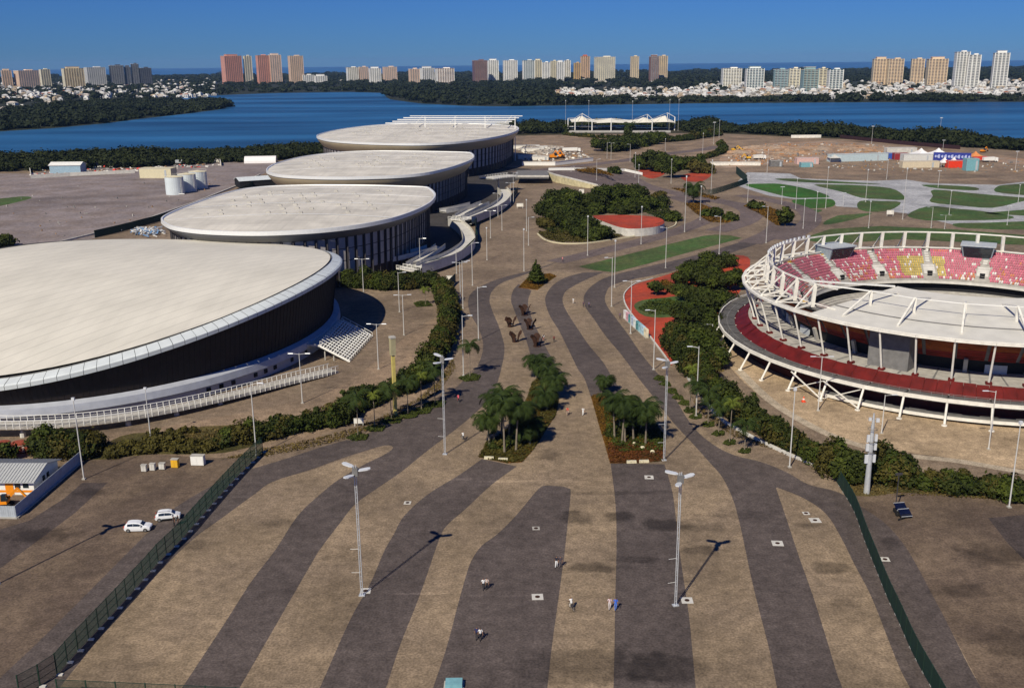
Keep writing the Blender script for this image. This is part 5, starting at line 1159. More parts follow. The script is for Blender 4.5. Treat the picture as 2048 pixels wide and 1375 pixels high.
# storage tanks and yard buildings on the left
for (x, y, lab) in ((351, 388, 'front'), (376, 382, 'middle'), (398, 376, 'rear')):
    p = P(x, y); t = thing('storage_tank', '%s one of three white cylindrical storage tanks' % lab, 'tank', tuple(p), 0, 'white storage tanks'); ORG[t] = Vector((0, 0, 0)); n = 28
    MB().tube([(0, 0, 0), (0, 0, 3.1), (0, 0, 3.12), (0, 0, 6.3), (0, 0, 6.32), (0, 0, 9.4)], [4.9, 4.9, 4.88, 4.88, 4.9, 4.9], n, cap=False).build('shell', mat('tank_steel', (.62, .68, .70), .5, var=.06, scale=.3), t)
    mb = MB(); mb.loft([[Vector((5.0 * f * math.cos(2 * math.pi * k / n), 5.0 * f * math.sin(2 * math.pi * k / n), 9.4 + .8 * (1 - f))) for k in range(n)] for f in (1, .5, .02)]); mb.build('roof', M['cream'], t)
    mb = MB()
    for a in range(n): mb.bar((5.0 * math.cos(2 * math.pi * a / n), 5.0 * math.sin(2 * math.pi * a / n), 10.2), (5.0 * math.cos(2 * math.pi * (a + 1) / n), 5.0 * math.sin(2 * math.pi * (a + 1) / n), 10.2), .08)
    mb.build('roof_rail', M['white'], t)
    mb = MB(); mb.bar((4.2, -2.7, 0), (4.2, -2.7, 9.6), .1); mb.bar((4.6, -2.1, 0), (4.6, -2.1, 9.6), .1); mb.build('ladder', M['white'], t)
    MB().bar((3.2, -4.0, .6), (6.4, -4.6, .6), .4).build('pipe', M['white'], t)
def shed(label, px, w, d, eave, ridge, wallm, roofm, rz=0.0, name='shed', cat='shed', win=0, group='yard buildings at left'):
    p = P(*px); t = thing(name, label, cat, tuple(p), rz, group); ORG[t] = Vector((0, 0, 0))
    mb = MB(); mb.add([(-w / 2, -d / 2, 0), (w / 2, -d / 2, 0), (w / 2, d / 2, 0), (-w / 2, d / 2, 0), (-w / 2, -d / 2, eave), (w / 2, -d / 2, eave), (w / 2, d / 2, eave), (-w / 2, d / 2, eave), (-w / 2, 0, ridge), (w / 2, 0, ridge)], [(0, 1, 5, 4), (1, 2, 6, 9, 5), (2, 3, 7, 6), (3, 0, 4, 8, 7)]); mb.build('wall', wallm, t)
    for s in (-1, 1):
        mb = MB(); o = .5; sl = (ridge - eave) / (d / 2); e = eave - o * sl
        a = [(-w / 2 - o, s * (d / 2 + o), e), (w / 2 + o, s * (d / 2 + o), e), (w / 2 + o, 0, ridge), (-w / 2 - o, 0, ridge)]; a = [(x, y, z + .1) for x, y, z in a]
        if s > 0: a = a[::-1]
        mb.add(a + [(x, y, z - .12) for x, y, z in a], [(0, 1, 2, 3), (7, 6, 5, 4), (0, 4, 5, 1), (1, 5, 6, 2), (3, 7, 4, 0)])
        k = int(w / .9)
        for i in range(k + 1): x = -w / 2 - o + (w + 2 * o) * i / k; mb.bar((x, s * (d / 2 + o), e + .16), (x, 0, ridge + .16), .06, .06)
        mb.build('roof_slope', roofm, t)
    for i in range(win):
        x = -w / 2 + w * (i + .5) / win; MB().box((x, -d / 2 - .02, eave * .6), (w / win * .5, .1, eave * .35)).build('window', M['glass'], t)
    return t
shed('pale blue shed with white roof in the walled yard', (137, 346), 20, 9, 5.5, 7.2, mat('pale_blue_wall', (.30, .42, .50), .7), M['white'])
container('long cream plant building right of the yard, with small vents', (317, 355), 21, 8, 6, M['cream'], -.12, 'plant_building', 'building', 'yard buildings at left', False)
p0 = P(315, 356)
for i in range(5):
    q = p0 + Vector((-8.5 + i * 4.2, -4.15 + i * -.5 * 1.0 + .0, 0)); 
tb = thing('quonset_tent', 'white barrel roofed tent hall beside the lagoon trees', 'tent', tuple(P(522, 325)), .1, 'yard buildings at left'); ORG[tb] = Vector((0, 0, 0))
mb = MB(); mb.loft([[Vector((x, 5 * math.cos(a), 4.6 * math.sin(a))) for a in [math.pi * k / 10 for k in range(11)]] for x in (-11, -7.3, -3.6, 0, 3.6, 7.3, 11)], closed=False); mb.build('barrel_roof', tentm, tb)
for x in (-11.05, 11.05): mb = MB(); mb.poly([(x, 5 * math.cos(a), 4.6 * math.sin(a)) for a in [math.pi * k / 10 for k in range(11)]]); mb.build('end_wall', M['cream'], tb)
long_wall('road_kerb', 'low kerb wall along the road between yard and arenas', [(0, 508), (100, 490), (200, 466), (300, 437), (400, 402), (470, 374), (520, 350)], .7, .6, M['concpale'], 'kerb')
shed('low pyramid roofed canopy left of the middle arena', (510, 372), 20, 12, 4, 5.5, M['black'], mat('pale_canopy', (.58, .62, .64), .6), .5, 'canopy', 'canopy')
def scrap():
    rr = random.Random(5)
    t = thing('salvage_pile', 'glittering pile of blue and silver scrap between velodrome and nearest arena', 'pile', tuple(P(297, 468))); mb = MB()
    for i in range(170):
        p = P(297 + rr.gauss(0, 16), 466 + rr.gauss(0, 3.6)); p.z = rr.uniform(.2, 1.4); d = Vector((rr.uniform(-1, 1), rr.uniform(-1, 1), rr.uniform(-.4, .4))) * rr.uniform(.5, 1.6); mb.bar(p - d, p + d, rr.uniform(.2, .8), rr.uniform(.06, .4), rr.randrange(3))
    mb.build('scrap', [M['galv'], mat('scrap_blue', (.12, .25, .45), .5), M['white']], t, kind='stuff')
scrap()

# site cabin with its sheet fence at the lower left
def cabin():
    FR = P(70, 989); BR = P(118, 947); ax = Vector((-1, .03, 0)).normalized(); W = 17.0
    t = thing('site_cabin', 'white site cabin with grey ribbed roof and orange stripe at the left edge', 'cabin', tuple(FR))
    FL, BL = FR + ax * W, BR + ax * W; e, r = 2.6, 3.7; up = lambda p, z: Vector((p.x, p.y, z)); RR, RL = (FR + BR) / 2, (FL + BL) / 2
    mb = MB(); mb.add([up(FL, 0), up(FR, 0), up(BR, 0), up(BL, 0), up(FL, e), up(FR, e), up(BR, e), up(BL, e), up(RL, r), up(RR, r)], [(0, 1, 5, 4), (1, 2, 6, 9, 5), (2, 3, 7, 6), (3, 0, 4, 8, 7)]); mb.build('wall', M['white'], t)
    dv = (FR - BR).normalized()
    for (a, b, nm) in ((FL, FR, 1), (BL, BR, -1)):
        o = dv * .7 * nm; mb = MB(); q = [up(a + o - ax * -.5, e - .12), up(b + o - ax * .5, e - .12), up(RR - ax * .5, r + .12), up(RL, r + .12)]
        if nm < 0: q = q[::-1]
        mb.add(q + [v - Vector((0, 0, .12)) for v in q], [(0, 1, 2, 3), (7, 6, 5, 4), (0, 4, 5, 1), (1, 5, 6, 2), (3, 7, 4, 0)])
        for i in range(34):
            f = i / 33; p0_ = up(a + o, e - .06).lerp(up(b + o - ax * .5, e - .06), f); p1_ = up(RL, r + .18).lerp(up(RR - ax * .5, r + .18), f); mb.bar(p0_, p1_, .07, .07)
        mb.build('roof_slope', M['sheetroof'], t)
    n = dv * .03
    def panel(nm, f0, f1, z0, z1, mt, d=1.0): a, b = FR.lerp(FL, f0), FR.lerp(FL, f1); mb = MB(); mb.poly([up(b + n * d, z0), up(a + n * d, z0), up(a + n * d, z1), up(b + n * d, z1)]); mb.build(nm, mt, t)
    panel('stripe', .0, 1.0, .45, .85, M['orange']); panel('door', .20, .28, .1, 2.2, M['orange'], 2)
    for f in (.05, .13, .38, .55, .72): panel('window', f, f + .055, 1.25, 2.1, M['glass'], 2)
    sd = (-ax) * .03
    for f in (.35, .52): a, b = FR.lerp(BR, f), FR.lerp(BR, f + .1); mb = MB(); mb.poly([up(a + sd, 1.1), up(b + sd, 1.1), up(b + sd, 2.0), up(a + sd, 2.0)]); mb.build('window', M['glass'], t)
    a, b, c = P(-60, 1034), P(33, 1036), P(163, 924)
    f = thing('sheet_fence', 'grey corrugated sheet fence wrapping the site cabin', 'fence', tuple(b)); sheetm = mat('corrugated_sheet', (.44, .48, .52), .5, .1, var=.1)
    for p, q in ((a, b), (b, c)):
        k = int((q - p).length / 1.0)
        for i in range(k):
            u, v = p.lerp(q, i / k), p.lerp(q, (i + .97) / k); mb = MB(); mb.bar(u + Vector((0, 0, 1.05)), v + Vector((0, 0, 1.05)), .06, 2.1)
            for j in range(3): w = u.lerp(v, (j + .5) / 3); mb.bar(w + Vector((0, 0, .05)), w + Vector((0, 0, 2.1)), .12)
            mb.build('sheet', sheetm, f)
        mb = MB(); mb.bar(p + Vector((.2, -.1, .12)), q + Vector((.2, -.1, .12)), .3, .24); mb.build('footing', M['conc'], f)
cabin()
for i, (x, y, w, h, d, mt, lab) in enumerate(((289, 942, .9, 1.1, .6, 'concpale', 'leftmost small grey utility cabinet in the row by the weeds'), (306, 940, .9, 1.15, .6, 'concpale', 'second small grey utility cabinet in the row by the weeds'), (325, 938, 1.0, 1.05, .6, 'concpale', 'third small grey utility cabinet, left of the yellow one'), (351, 934, 1.2, 1.45, .8, 'yellow', 'yellow utility cabinet in the row by the weeds'), (397, 929, 2.3, 1.7, 1.0, 'white', 'large white utility cabinet at the right of the row'))):
    p = P(x, y); t = thing('utility_cabinet', lab, 'cabinet', tuple(p), -.08, 'utility cabinets'); ORG[t] = Vector((0, 0, 0))
    MB().box((0, 0, h / 2 + .1), (w, d, h)).build('box', M[mt], t); MB().box((0, 0, h + .14), (w + .12, d + .12, .08)).build('lid', M['conc'], t)
    for s in (-1, 1): MB().box((s * w * .24, -d / 2 - .015, h / 2 + .1), (w * .44, .04, h * .86)).build('door', M[mt], t)
for i, (x, lab) in enumerate(((8, 'left'), (40, 'middle'), (66, 'right'))):
    p = P(x, 903); t = thing('water_tank', '%s red round tank beneath the railed velodrome ramp' % lab, 'tank', tuple(p), 0, 'red tanks under the ramp'); ORG[t] = Vector((0, 0, 0))
    MB().tube([(0, 0, 0), (0, 0, 1.5), (0, 0, 1.9), (0, 0, 2.05)], [1.3, 1.4, 1.25, .5], 18).build('barrel', mat('tank_red_%d' % i, (.30, .065, .035), .6), t); MB().tube([(0, 0, 1.55), (0, 0, 1.65)], 1.48, 18, cap=False).build('hoop', M['concpale'], t)
t = thing('rail_barrier', 'low white three rail barrier beside the red tanks', 'barrier', tuple(P(56, 908)))
for z in (.4, .8, 1.2): MB().bar(P(40, 907) + Vector((0, 0, z)), P(75, 905) + Vector((0, 0, z)), .12).build('rail', M['offwhite'], t)
for x in (41, 58, 74): MB().bar(P(x, 906), P(x, 906) + Vector((0, 0, 1.3)), .14).build('post', M['offwhite'], t)
def board(label, px, w, h, z, name='notice_board', rz=0.0):
    p = P(*px); t = thing(name, label, 'board', tuple(p), rz, 'white boards'); ORG[t] = Vector((0, 0, 0))
    MB().box((0, 0, z + h / 2), (w, .12, h)).build('panel', M['offwhite'], t)
    for s in (-1, 1): MB().bar((s * w * .42, .05, 0), (s * w * .42, .05, z + h), .12).build('leg', M['offwhite'], t)
    MB().bar((-w / 2, 0, z + h), (w / 2, 0, z + h), .2, .1).build('cap', M['concpale'], t)
board('white notice board on two legs in front of the left hedge', (718, 852), 1.9, 1.0, .6)
board('small white notice board on the gravel lane by the middle arena', (1040, 417), 3.2, 1.6, .9)
board('small white notice board at the lower edge of the park', (1780, 432), 3.2, 1.8, .8)
board('white panel on the planted slope of the round island', (1163, 389), 2.6, 2.4, .4)
board('white panel on the green screen by the hedge top', (900, 566), 2.2, 1.2, 1.2)

# yellow square pole with a box top, telecom pole
p = P(791, 831); h = HT(791, 831, 672)
t = thing('equipment_column', 'yellow square concrete column with a tall box on top beside the hedge', 'column', tuple(p)); ORG[t] = Vector((0, 0, 0))
MB().box((0, 0, (h - 4) / 2), (.62, .62, h - 4), .5).build('shaft', M['yellowpole'], t); MB().box((0, 0, h - 2.1), (.98, .98, 3.4), .5).build('equipment_box', mat('column_box', (.38, .34, .2), .7), t); MB().box((0, 0, h - .2), (1.1, 1.1, .35), .5).build('cap', M['conc'], t); MB().box((0, 0, h - 3.95), (.35, .35, .5), .5).build('neck', M['concdark'], t)
p = P(1733, 985); h = HT(1733, 985, 826)
t = thing('telecom_pole', 'thick grey telecom pole with panel antennas at the right hedge', 'pole', tuple(p)); ORG[t] = Vector((0, 0, 0))
MB().tube([(0, 0, 0), (0, 0, h * .55), (0, 0, h * .85), (0, 0, h)], [.50, .36, .26, .12], 12).build('shaft', M['galv'], t)
for (z, s, w, hh) in ((6.0, -1, .55, 1.4), (6.1, 1, .4, 1.3), (8.0, -1, .5, 1.2), (8.1, 1, .4, 1.1), (9.5, -1, .45, 1.2), (9.6, 1, .4, 1.2), (12.6, 1, .5, .6), (12.8, -1, .4, .5)):
    MB().box((s * .62, -.2, z), (w, .3, hh)).build('antenna', M['head'], t); MB().bar((0, 0, z), (s * .6, -.1, z), .08).build('bracket', M['concdark'], t)
for z in (7.2, 8.9, 11): MB().tube([(0, 0, z), (0, 0, z + .12)], .75, 12, cap=False).build('collar', M['concdark'], t)
p = P(1803, 1030)
t = thing('solar_trailer', 'small trailer with tilted solar panels and a thin mast on the right car park', 'trailer', tuple(p), .15); ORG[t] = Vector((0, 0, 0))
for (y, z, lab) in ((-.9, .9, 0), (.5, 1.3, 1)):
    mb = MB(); mb.add([(-.9, y - .6, z - .35), (.9, y - .6, z - .35), (.9, y + .6, z + .35), (-.9, y + .6, z + .35)], [(0, 1, 2, 3), (3, 2, 1, 0)]); pn = mb.build('solar_panel', mat('solar_cells_%d' % lab, (.012, .018, .06), .15, spec=.6), t)
    mb = MB(); mb.bar((-.9, y - .6, z - .35), (.9, y - .6, z - .35), .08); mb.bar((-.9, y + .6, z + .35), (.9, y + .6, z + .35), .08); mb.build('frame', M['galv'], pn)
MB().box((0, 0, .5), (1.5, 2.6, .5)).build('chassis', M['tyre'], t); MB().bar((-.4, 1.2, .5), (-.4, 1.2, 6.4), .12).build('mast', M['pilaster'], t); MB().box((-.4, 1.2, 6.4), (1.1, .25, .3)).build('camera_head', M['pilaster'], t)
for s in (-1, 1): MB().tube([(s * .8, -.1, .32), (s * .98, -.1, .32)], .32, 12).build('wheel', M['tyre'], t)
MB().bar((0, -1.3, .45), (-1.6, -1.8, .3), .12).build('drawbar', M['tyre'], t)
p = P(1607, 803); t = thing('traffic_cone', 'large orange traffic cone on the stadium forecourt', 'cone', tuple(p)); ORG[t] = Vector((0, 0, 0))
MB().tube([(0, 0, .08), (0, 0, .6), (0, 0, .62), (0, 0, 1.15)], [.34, .22, .22, .07], 14).build('cone_body', mat('cone_red', (.85, .10, .03), .5), t); MB().box((0, 0, .05), (.85, .85, .1)).build('base', M['redpaint'], t); MB().tube([(0, 0, .5), (0, 0, .75)], [.255, .20], 14, cap=False).build('band', M['white'], t)

# rusty curved steel sculptures
def sculpture(label, px, rz, s, kind):
    p = P(*px); t = thing('steel_sculpture', label, 'sculpture', tuple(p), rz, 'rusty sculptures on the promenade'); ORG[t] = Vector((0, 0, 0)); rr = random.Random(px[0])
    for j in range(3):
        n = 9; rows = []; a0 = j * 2.1 + rr.uniform(-.3, .3); cx, cy = .35 * s * math.cos(a0), .35 * s * math.sin(a0)
        for i in range(n):
            a = a0 - .75 + 1.5 * i / (n - 1); f = i / (n - 1); top = (2.9 if j == 0 else 2.0 + .5 * j) * s * (.55 + .45 * math.sin(math.pi * (.15 + .75 * f))) + rr.uniform(-.12, .12); r = .75 * s
            c, q = math.cos(a), math.sin(a)
            rows.append([Vector((cx + c * r * .55, cy + q * r * .55, 0)), Vector((cx + c * r * .8, cy + q * r * .8, top * .4)), Vector((cx + c * r * 1.15, cy + q * r * 1.15, top * .78)), Vector((cx + c * r * 1.75, cy + q * r * 1.75, top))])
        mb = MB(); mb.loft(rows, closed=False); mb.loft([[v + Vector((-math.cos(a0), -math.sin(a0), 0)) * .06 for v in c_] for c_ in rows][::-1], closed=False); mb.build('curved_plate', M['rust'], t)
    MB().tube([(0, 0, 0), (0, 0, .12)], .9 * s, 12).build('base_plate', M['rust'], t)
sculpture('rusty steel sculpture at the upper left of the group of five', (1021, 653), .3, 1.0, 0); sculpture('rusty steel sculpture at the lower left of the group of five', (1031, 683), .3, 1.0, 0)
sculpture('rusty steel sculpture farthest up in the right column of the group', (1049, 630), -.3, 1.1, 1); sculpture('rusty steel sculpture in the middle of the right column of the group', (1060, 658), -.3, 1.05, 1); sculpture('rusty steel sculpture lowest in the right column of the group', (1074, 692), -.3, 1.15, 1)

# row of painted letter shaped blocks
cols = [(.70, .68, .66), (.62, .35, .40), (.10, .28, .30), (.42, .50, .62), (.66, .70, .68), (.12, .34, .34), (.30, .50, .56), (.42, .58, .66), (.66, .60, .44)]
for i, c in enumerate(cols):
    f = i / 8; a, b = P(1251, 637), P(1292, 674); p = a.lerp(b, f); d = (b - a); ang = math.atan2(d.y, d.x)
    t = thing('painted_block', '%s painted block of the row beside the red floor' % ('first second third fourth fifth sixth seventh eighth ninth'.split()[i] + ' from the far end, ' + ('white', 'pink', 'dark teal', 'pale blue', 'white', 'green', 'sky blue', 'light blue', 'cream')[i]), 'block', tuple(p), ang, 'row of painted blocks'); ORG[t] = Vector((0, 0, 0))
    m_ = mat('letter_paint_%d' % i, c, .6, var=.25, scale=1.2); w = 2.0
    for s in (-1, 1): MB().box((s * w * .36, 0, 1.15), (w * .28, .7, 2.3)).build('upright', m_, t)
    MB().box((0, .0, 2.05), (w * .44, .66, .5)).build('top_bar', m_, t)
    if i % 2: MB().box((0, 0, .95), (w * .44, .66, .4)).build('middle_bar', m_, t)
    MB().box((0, 0, .05), (w, 1.0, .1)).build('plinth', M['conc'], t)

# manhole slabs
for i, (x, y, s, lab) in enumerate(((1075, 1193, 1.5, 'below the two dark dressed walkers'), (1374, 1200, 1.5, 'at the foot of the right foreground mast'), (731, 1181, 1.4, 'at the foot of the left foreground mast'), (1298, 954, 1.5, 'below the right palm island'), (1555, 1086, 1.6, 'on the right dark band'), (1630, 1040, 1.6, 'in the tan wedge on the right'), (1612, 1026, 1.0, 'small, beside a weed in the tan wedge'), (815, 1005, 1.1, 'small, on the tan band at left'), (1770, 1118, 1.2, 'beside the right green fence'), (1072, 1056, 1.1, 'inside the dark centre tongue'))):
    p = P(x, y); t = thing('manhole_slab', 'pale square manhole slab ' + lab, 'manhole', tuple(p), random.uniform(-.1, .1), 'manhole slabs'); ORG[t] = Vector((0, 0, 0))
    MB().box((0, 0, .025), (s, s, .05)).build('slab', M['concpale'] if i < 9 else M['conc'], t); MB().tube([(0, 0, .05), (0, 0, .065)], .33, 14).build('cover', M['rust'], t)
# concrete blocks before the planters
for (x, y, lab) in ((978, 917, 'left concrete kerb block before the left palm island'), (1006, 920, 'right concrete kerb block before the left palm island'), (1263, 925, 'left concrete kerb block before the right palm island'), (1288, 924, 'right concrete kerb block before the right palm island')):
    p = P(x, y); t = thing('kerb_block', lab, 'block', tuple(p), -.1 if x < 1100 else .05, 'concrete kerb blocks'); ORG[t] = Vector((0, 0, 0))
    MB().box((0, 0, .22), (1.75, .5, .44), top=(.95, .8)).build('block_body', M['cream'], t)
    for s in (-1, 1): MB().box((s * .5, 0, .45), (.3, .3, .03)).build('lifting_recess', M['conc'], t)
p = P(908, 1372); t = thing('roof_hatch', 'pale teal metal hatch cut by the bottom picture edge', 'hatch', tuple(p)); ORG[t] = Vector((0, 0, 0))
MB().box((0, 0, .35), (2.0, 1.5, .7), top=(.95, .9)).build('hatch_lid', M['teal'], t); MB().box((0, 0, .08), (2.3, 1.8, .16)).build('hatch_frame', M['conc'], t)

# white tensile canopy by the lagoon
def tensile():
    t = thing('tensile_canopy', 'white tensile membrane canopy on posts beside the lagoon', 'canopy', tuple(P(1240, 262)))
    fab = mat('membrane_fabric', (.78, .74, .62), .7, var=.05)
    def pt(x, y, z): return P(x, y, z)
    posts = [(1136, 261, 12), (1150, 263, 13), (1164, 259, 16), (1184, 264, 12), (1222, 264, 13), (1263, 264, 11), (1294, 259, 15), (1304, 263, 12), (1334, 258, 16), (1349, 261, 13)]
    for x, y, h in posts:
        b = P(x, y); MB().tube([b, b + Vector((0, 0, h))], .5, 8).build('post', M['white'], t)
    top = {x: P(x, y) + Vector((0, 0, h)) for x, y, h in posts}
    xs = [p_[0] for p_ in posts]
    for a, b in zip(xs, xs[1:]): MB().bar(top[a], top[b], .4).build('tie_beam', M['white'], t)
    for (x0, xp, x1, zp, zb) in ((1143, 1164, 1193, 14.5, 9.5), (1188, 1222, 1262, 11.5, 8.5), (1258, 1294, 1312, 13.0, 8.5), (1290, 1334, 1350, 14.5, 9)):
        A, B, Pk = P(x0, 262), P(x1, 262), P(xp, 262); D = Vector((0, 34, 0)); rows = []
        for f in np.linspace(0, 1, 9):
            q = A.lerp(B, f); fp = (xp - x0) / (x1 - x0); s = 1 - abs(f - fp) / (fp if f < fp else 1 - fp); zz = zb + (zp - zb) * s ** 1.7
            rows.append([q + Vector((0, 0, zb - 1.0 + .8 * s)) + D * 0, q + D * .5 + Vector((0, 0, zz)), q + D + Vector((0, 0, zb + 1.2 * s))])
        mb = MB(); mb.loft(rows, closed=False); mb.build('membrane', fab, t)
    a, b = P(1140, 266), P(1345, 266); MB().bar(a + Vector((0, 12, .6)), b + Vector((0, 12, .6)), 14, 1.2).build('podium', M['conc'], t)
    mb = MB(); p = P(1222, 262); n = 20
    mb.poly([(p.x + 44 * math.cos(k * 2 * math.pi / n), p.y + 18 + 13 * math.sin(k * 2 * math.pi / n), 3.6) for k in range(n)]); mb.build('pavilion_roof', M['white'], t)
tensile()
# raised red disc of the round island
def drum():
    px = [(1185, 432), (1215, 430), (1258, 430), (1297, 432), (1320, 436), (1329, 443), (1324, 449), (1306, 454), (1270, 457), (1244, 455), (1215, 446)]
    top = [P(x, y, 3.2) for x, y in cat_rom(px, 4, True)]
    t = thing('play_mound', 'round raised platform with red rubber top and pale drum wall', 'platform', tuple(P(1260, 460)))
    MB().prism([(p.x, p.y) for p in top], 0, 3.15, 0).build('drum_wall', M['concpale'], t); mb = MB(); mb.poly([(p.x, p.y, 3.17) for p in top]); mb.build('rubber_top', M['red'], t)
    k = len(top); mb = MB()
    for i in range(k):
        a, b = top[i], top[(i + 1) % k]
        if a.x > P(1290, 440).x: mb.bar(a + Vector((0, 0, 1.1)), b + Vector((0, 0, 1.1)), .08); mb.bar(a, a + Vector((0, 0, 1.1)), .07)
    mb.build('guard_rail', M['greenpost'], t)
drum()
ribbon_kerb = [(1075, 468), (1090, 480), (1120, 487), (1170, 487), (1230, 479), (1290, 469), (1335, 458), (1352, 448), (1345, 430), (1320, 420)]
def kerb(label, px, w, h, mt, name='kerb'):
    pts, L, R = ribbon_pts(px, w); t = thing(name, label, 'kerb', tuple(pts[0])); mb = MB(); up = Vector((0, 0, h)); mb.loft([L, [p + up for p in L], [p + up for p in R], R], closed=False); mb.build('kerb_stone', mt, t)
kerb('yellowish kerb round the front of the planted round island', ribbon_kerb, .5, .4, M['cream'])
kerb('pale kerb between promenade and the red rubber floor', [(1338, 724), (1299, 672), (1259, 623), (1248, 600), (1251, 584), (1272, 567), (1306, 557)], .35, .3, M['concpale'])
kerb('pale kerb in front of the right hedge', [(1376, 757), (1400, 790), (1440, 838), (1490, 868), (1540, 893), (1600, 920), (1650, 938)], .5, .5, M['concpale'])
kerb('short pale kerb below the far right hedge', [(1938, 986), (1975, 989), (2014, 992)], .4, .45, M['concpale'])

# loose building material and clutter on the site and in the yards
def clutter(label, n, px, cols, seed, smax=2.2):
    rr = random.Random(seed); xs = [q[0] for q in px]; ys = [q[1] for q in px]; mb = MB()
    def inside(x, y):
        c = False; j = len(px) - 1
        for i in range(len(px)):
            (xi, yi), (xj, yj) = px[i], px[j]
            if (yi > y) != (yj > y) and x < (xj - xi) * (y - yi) / (yj - yi) + xi: c = not c
            j = i
        return c
    k = 0
    while k < n:
        x, y = rr.uniform(min(xs), max(xs)), rr.uniform(min(ys), max(ys))
        if not inside(x, y): continue
        p = P(x, y); w = rr.uniform(.5, smax) * (3 if rr.random() < .12 else 1); h = rr.uniform(.2, 1.1)
        mb.box((p.x, p.y, h / 2), (w, rr.uniform(.4, smax), h), rr.uniform(0, 3.1), rr.randrange(len(cols)), top=(rr.uniform(.5, 1), rr.uniform(.5, 1))); k += 1
    mb.build('loose_material', cols, None, tuple(P(*px[0])), label=label, cat='debris', kind='stuff')
br = mat('timber_pile', (.30, .18, .09), .9, var=.3); dk = M['concdark']; og = mat('orange_earth', (.42, .19, .07), .9)
clutter('loose planks and rubble strewn over the building site', 420, [(1450, 318), (1500, 293), (1580, 285), (1740, 289), (1820, 300), (1790, 306), (1690, 312), (1560, 328), (1460, 332)], [br, br, og, dk, og, M['conc'], M['concpale']], 1, 1.7)
clutter('loose material scattered round the fair containers', 170, [(1640, 330), (1780, 312), (1960, 314), (2048, 326), (2048, 345), (1900, 346), (1700, 342)], [M['conc'], dk, br, br, M['concpale'], dk, dk], 2, 1.2)
clutter('rubble and stored material beside the far arena', 240, [(1046, 322), (1046, 292), (1100, 290), (1160, 300), (1180, 315), (1100, 326)], [M['concpale'], dk, M['offwhite'], br], 3, 2.4)
clutter('stored goods in the walled yard at left', 220, [(64, 352), (66, 343), (240, 331), (440, 328), (440, 333), (270, 343)], [dk, M['offwhite'], M['redpaint'], br, M['concpale']], 4, 2.4)
clutter('small stones and litter across the left yard', 40, [(0, 480), (0, 380), (280, 360), (470, 355), (380, 400), (190, 470)], [M['conc'], dk, br], 5, .6)
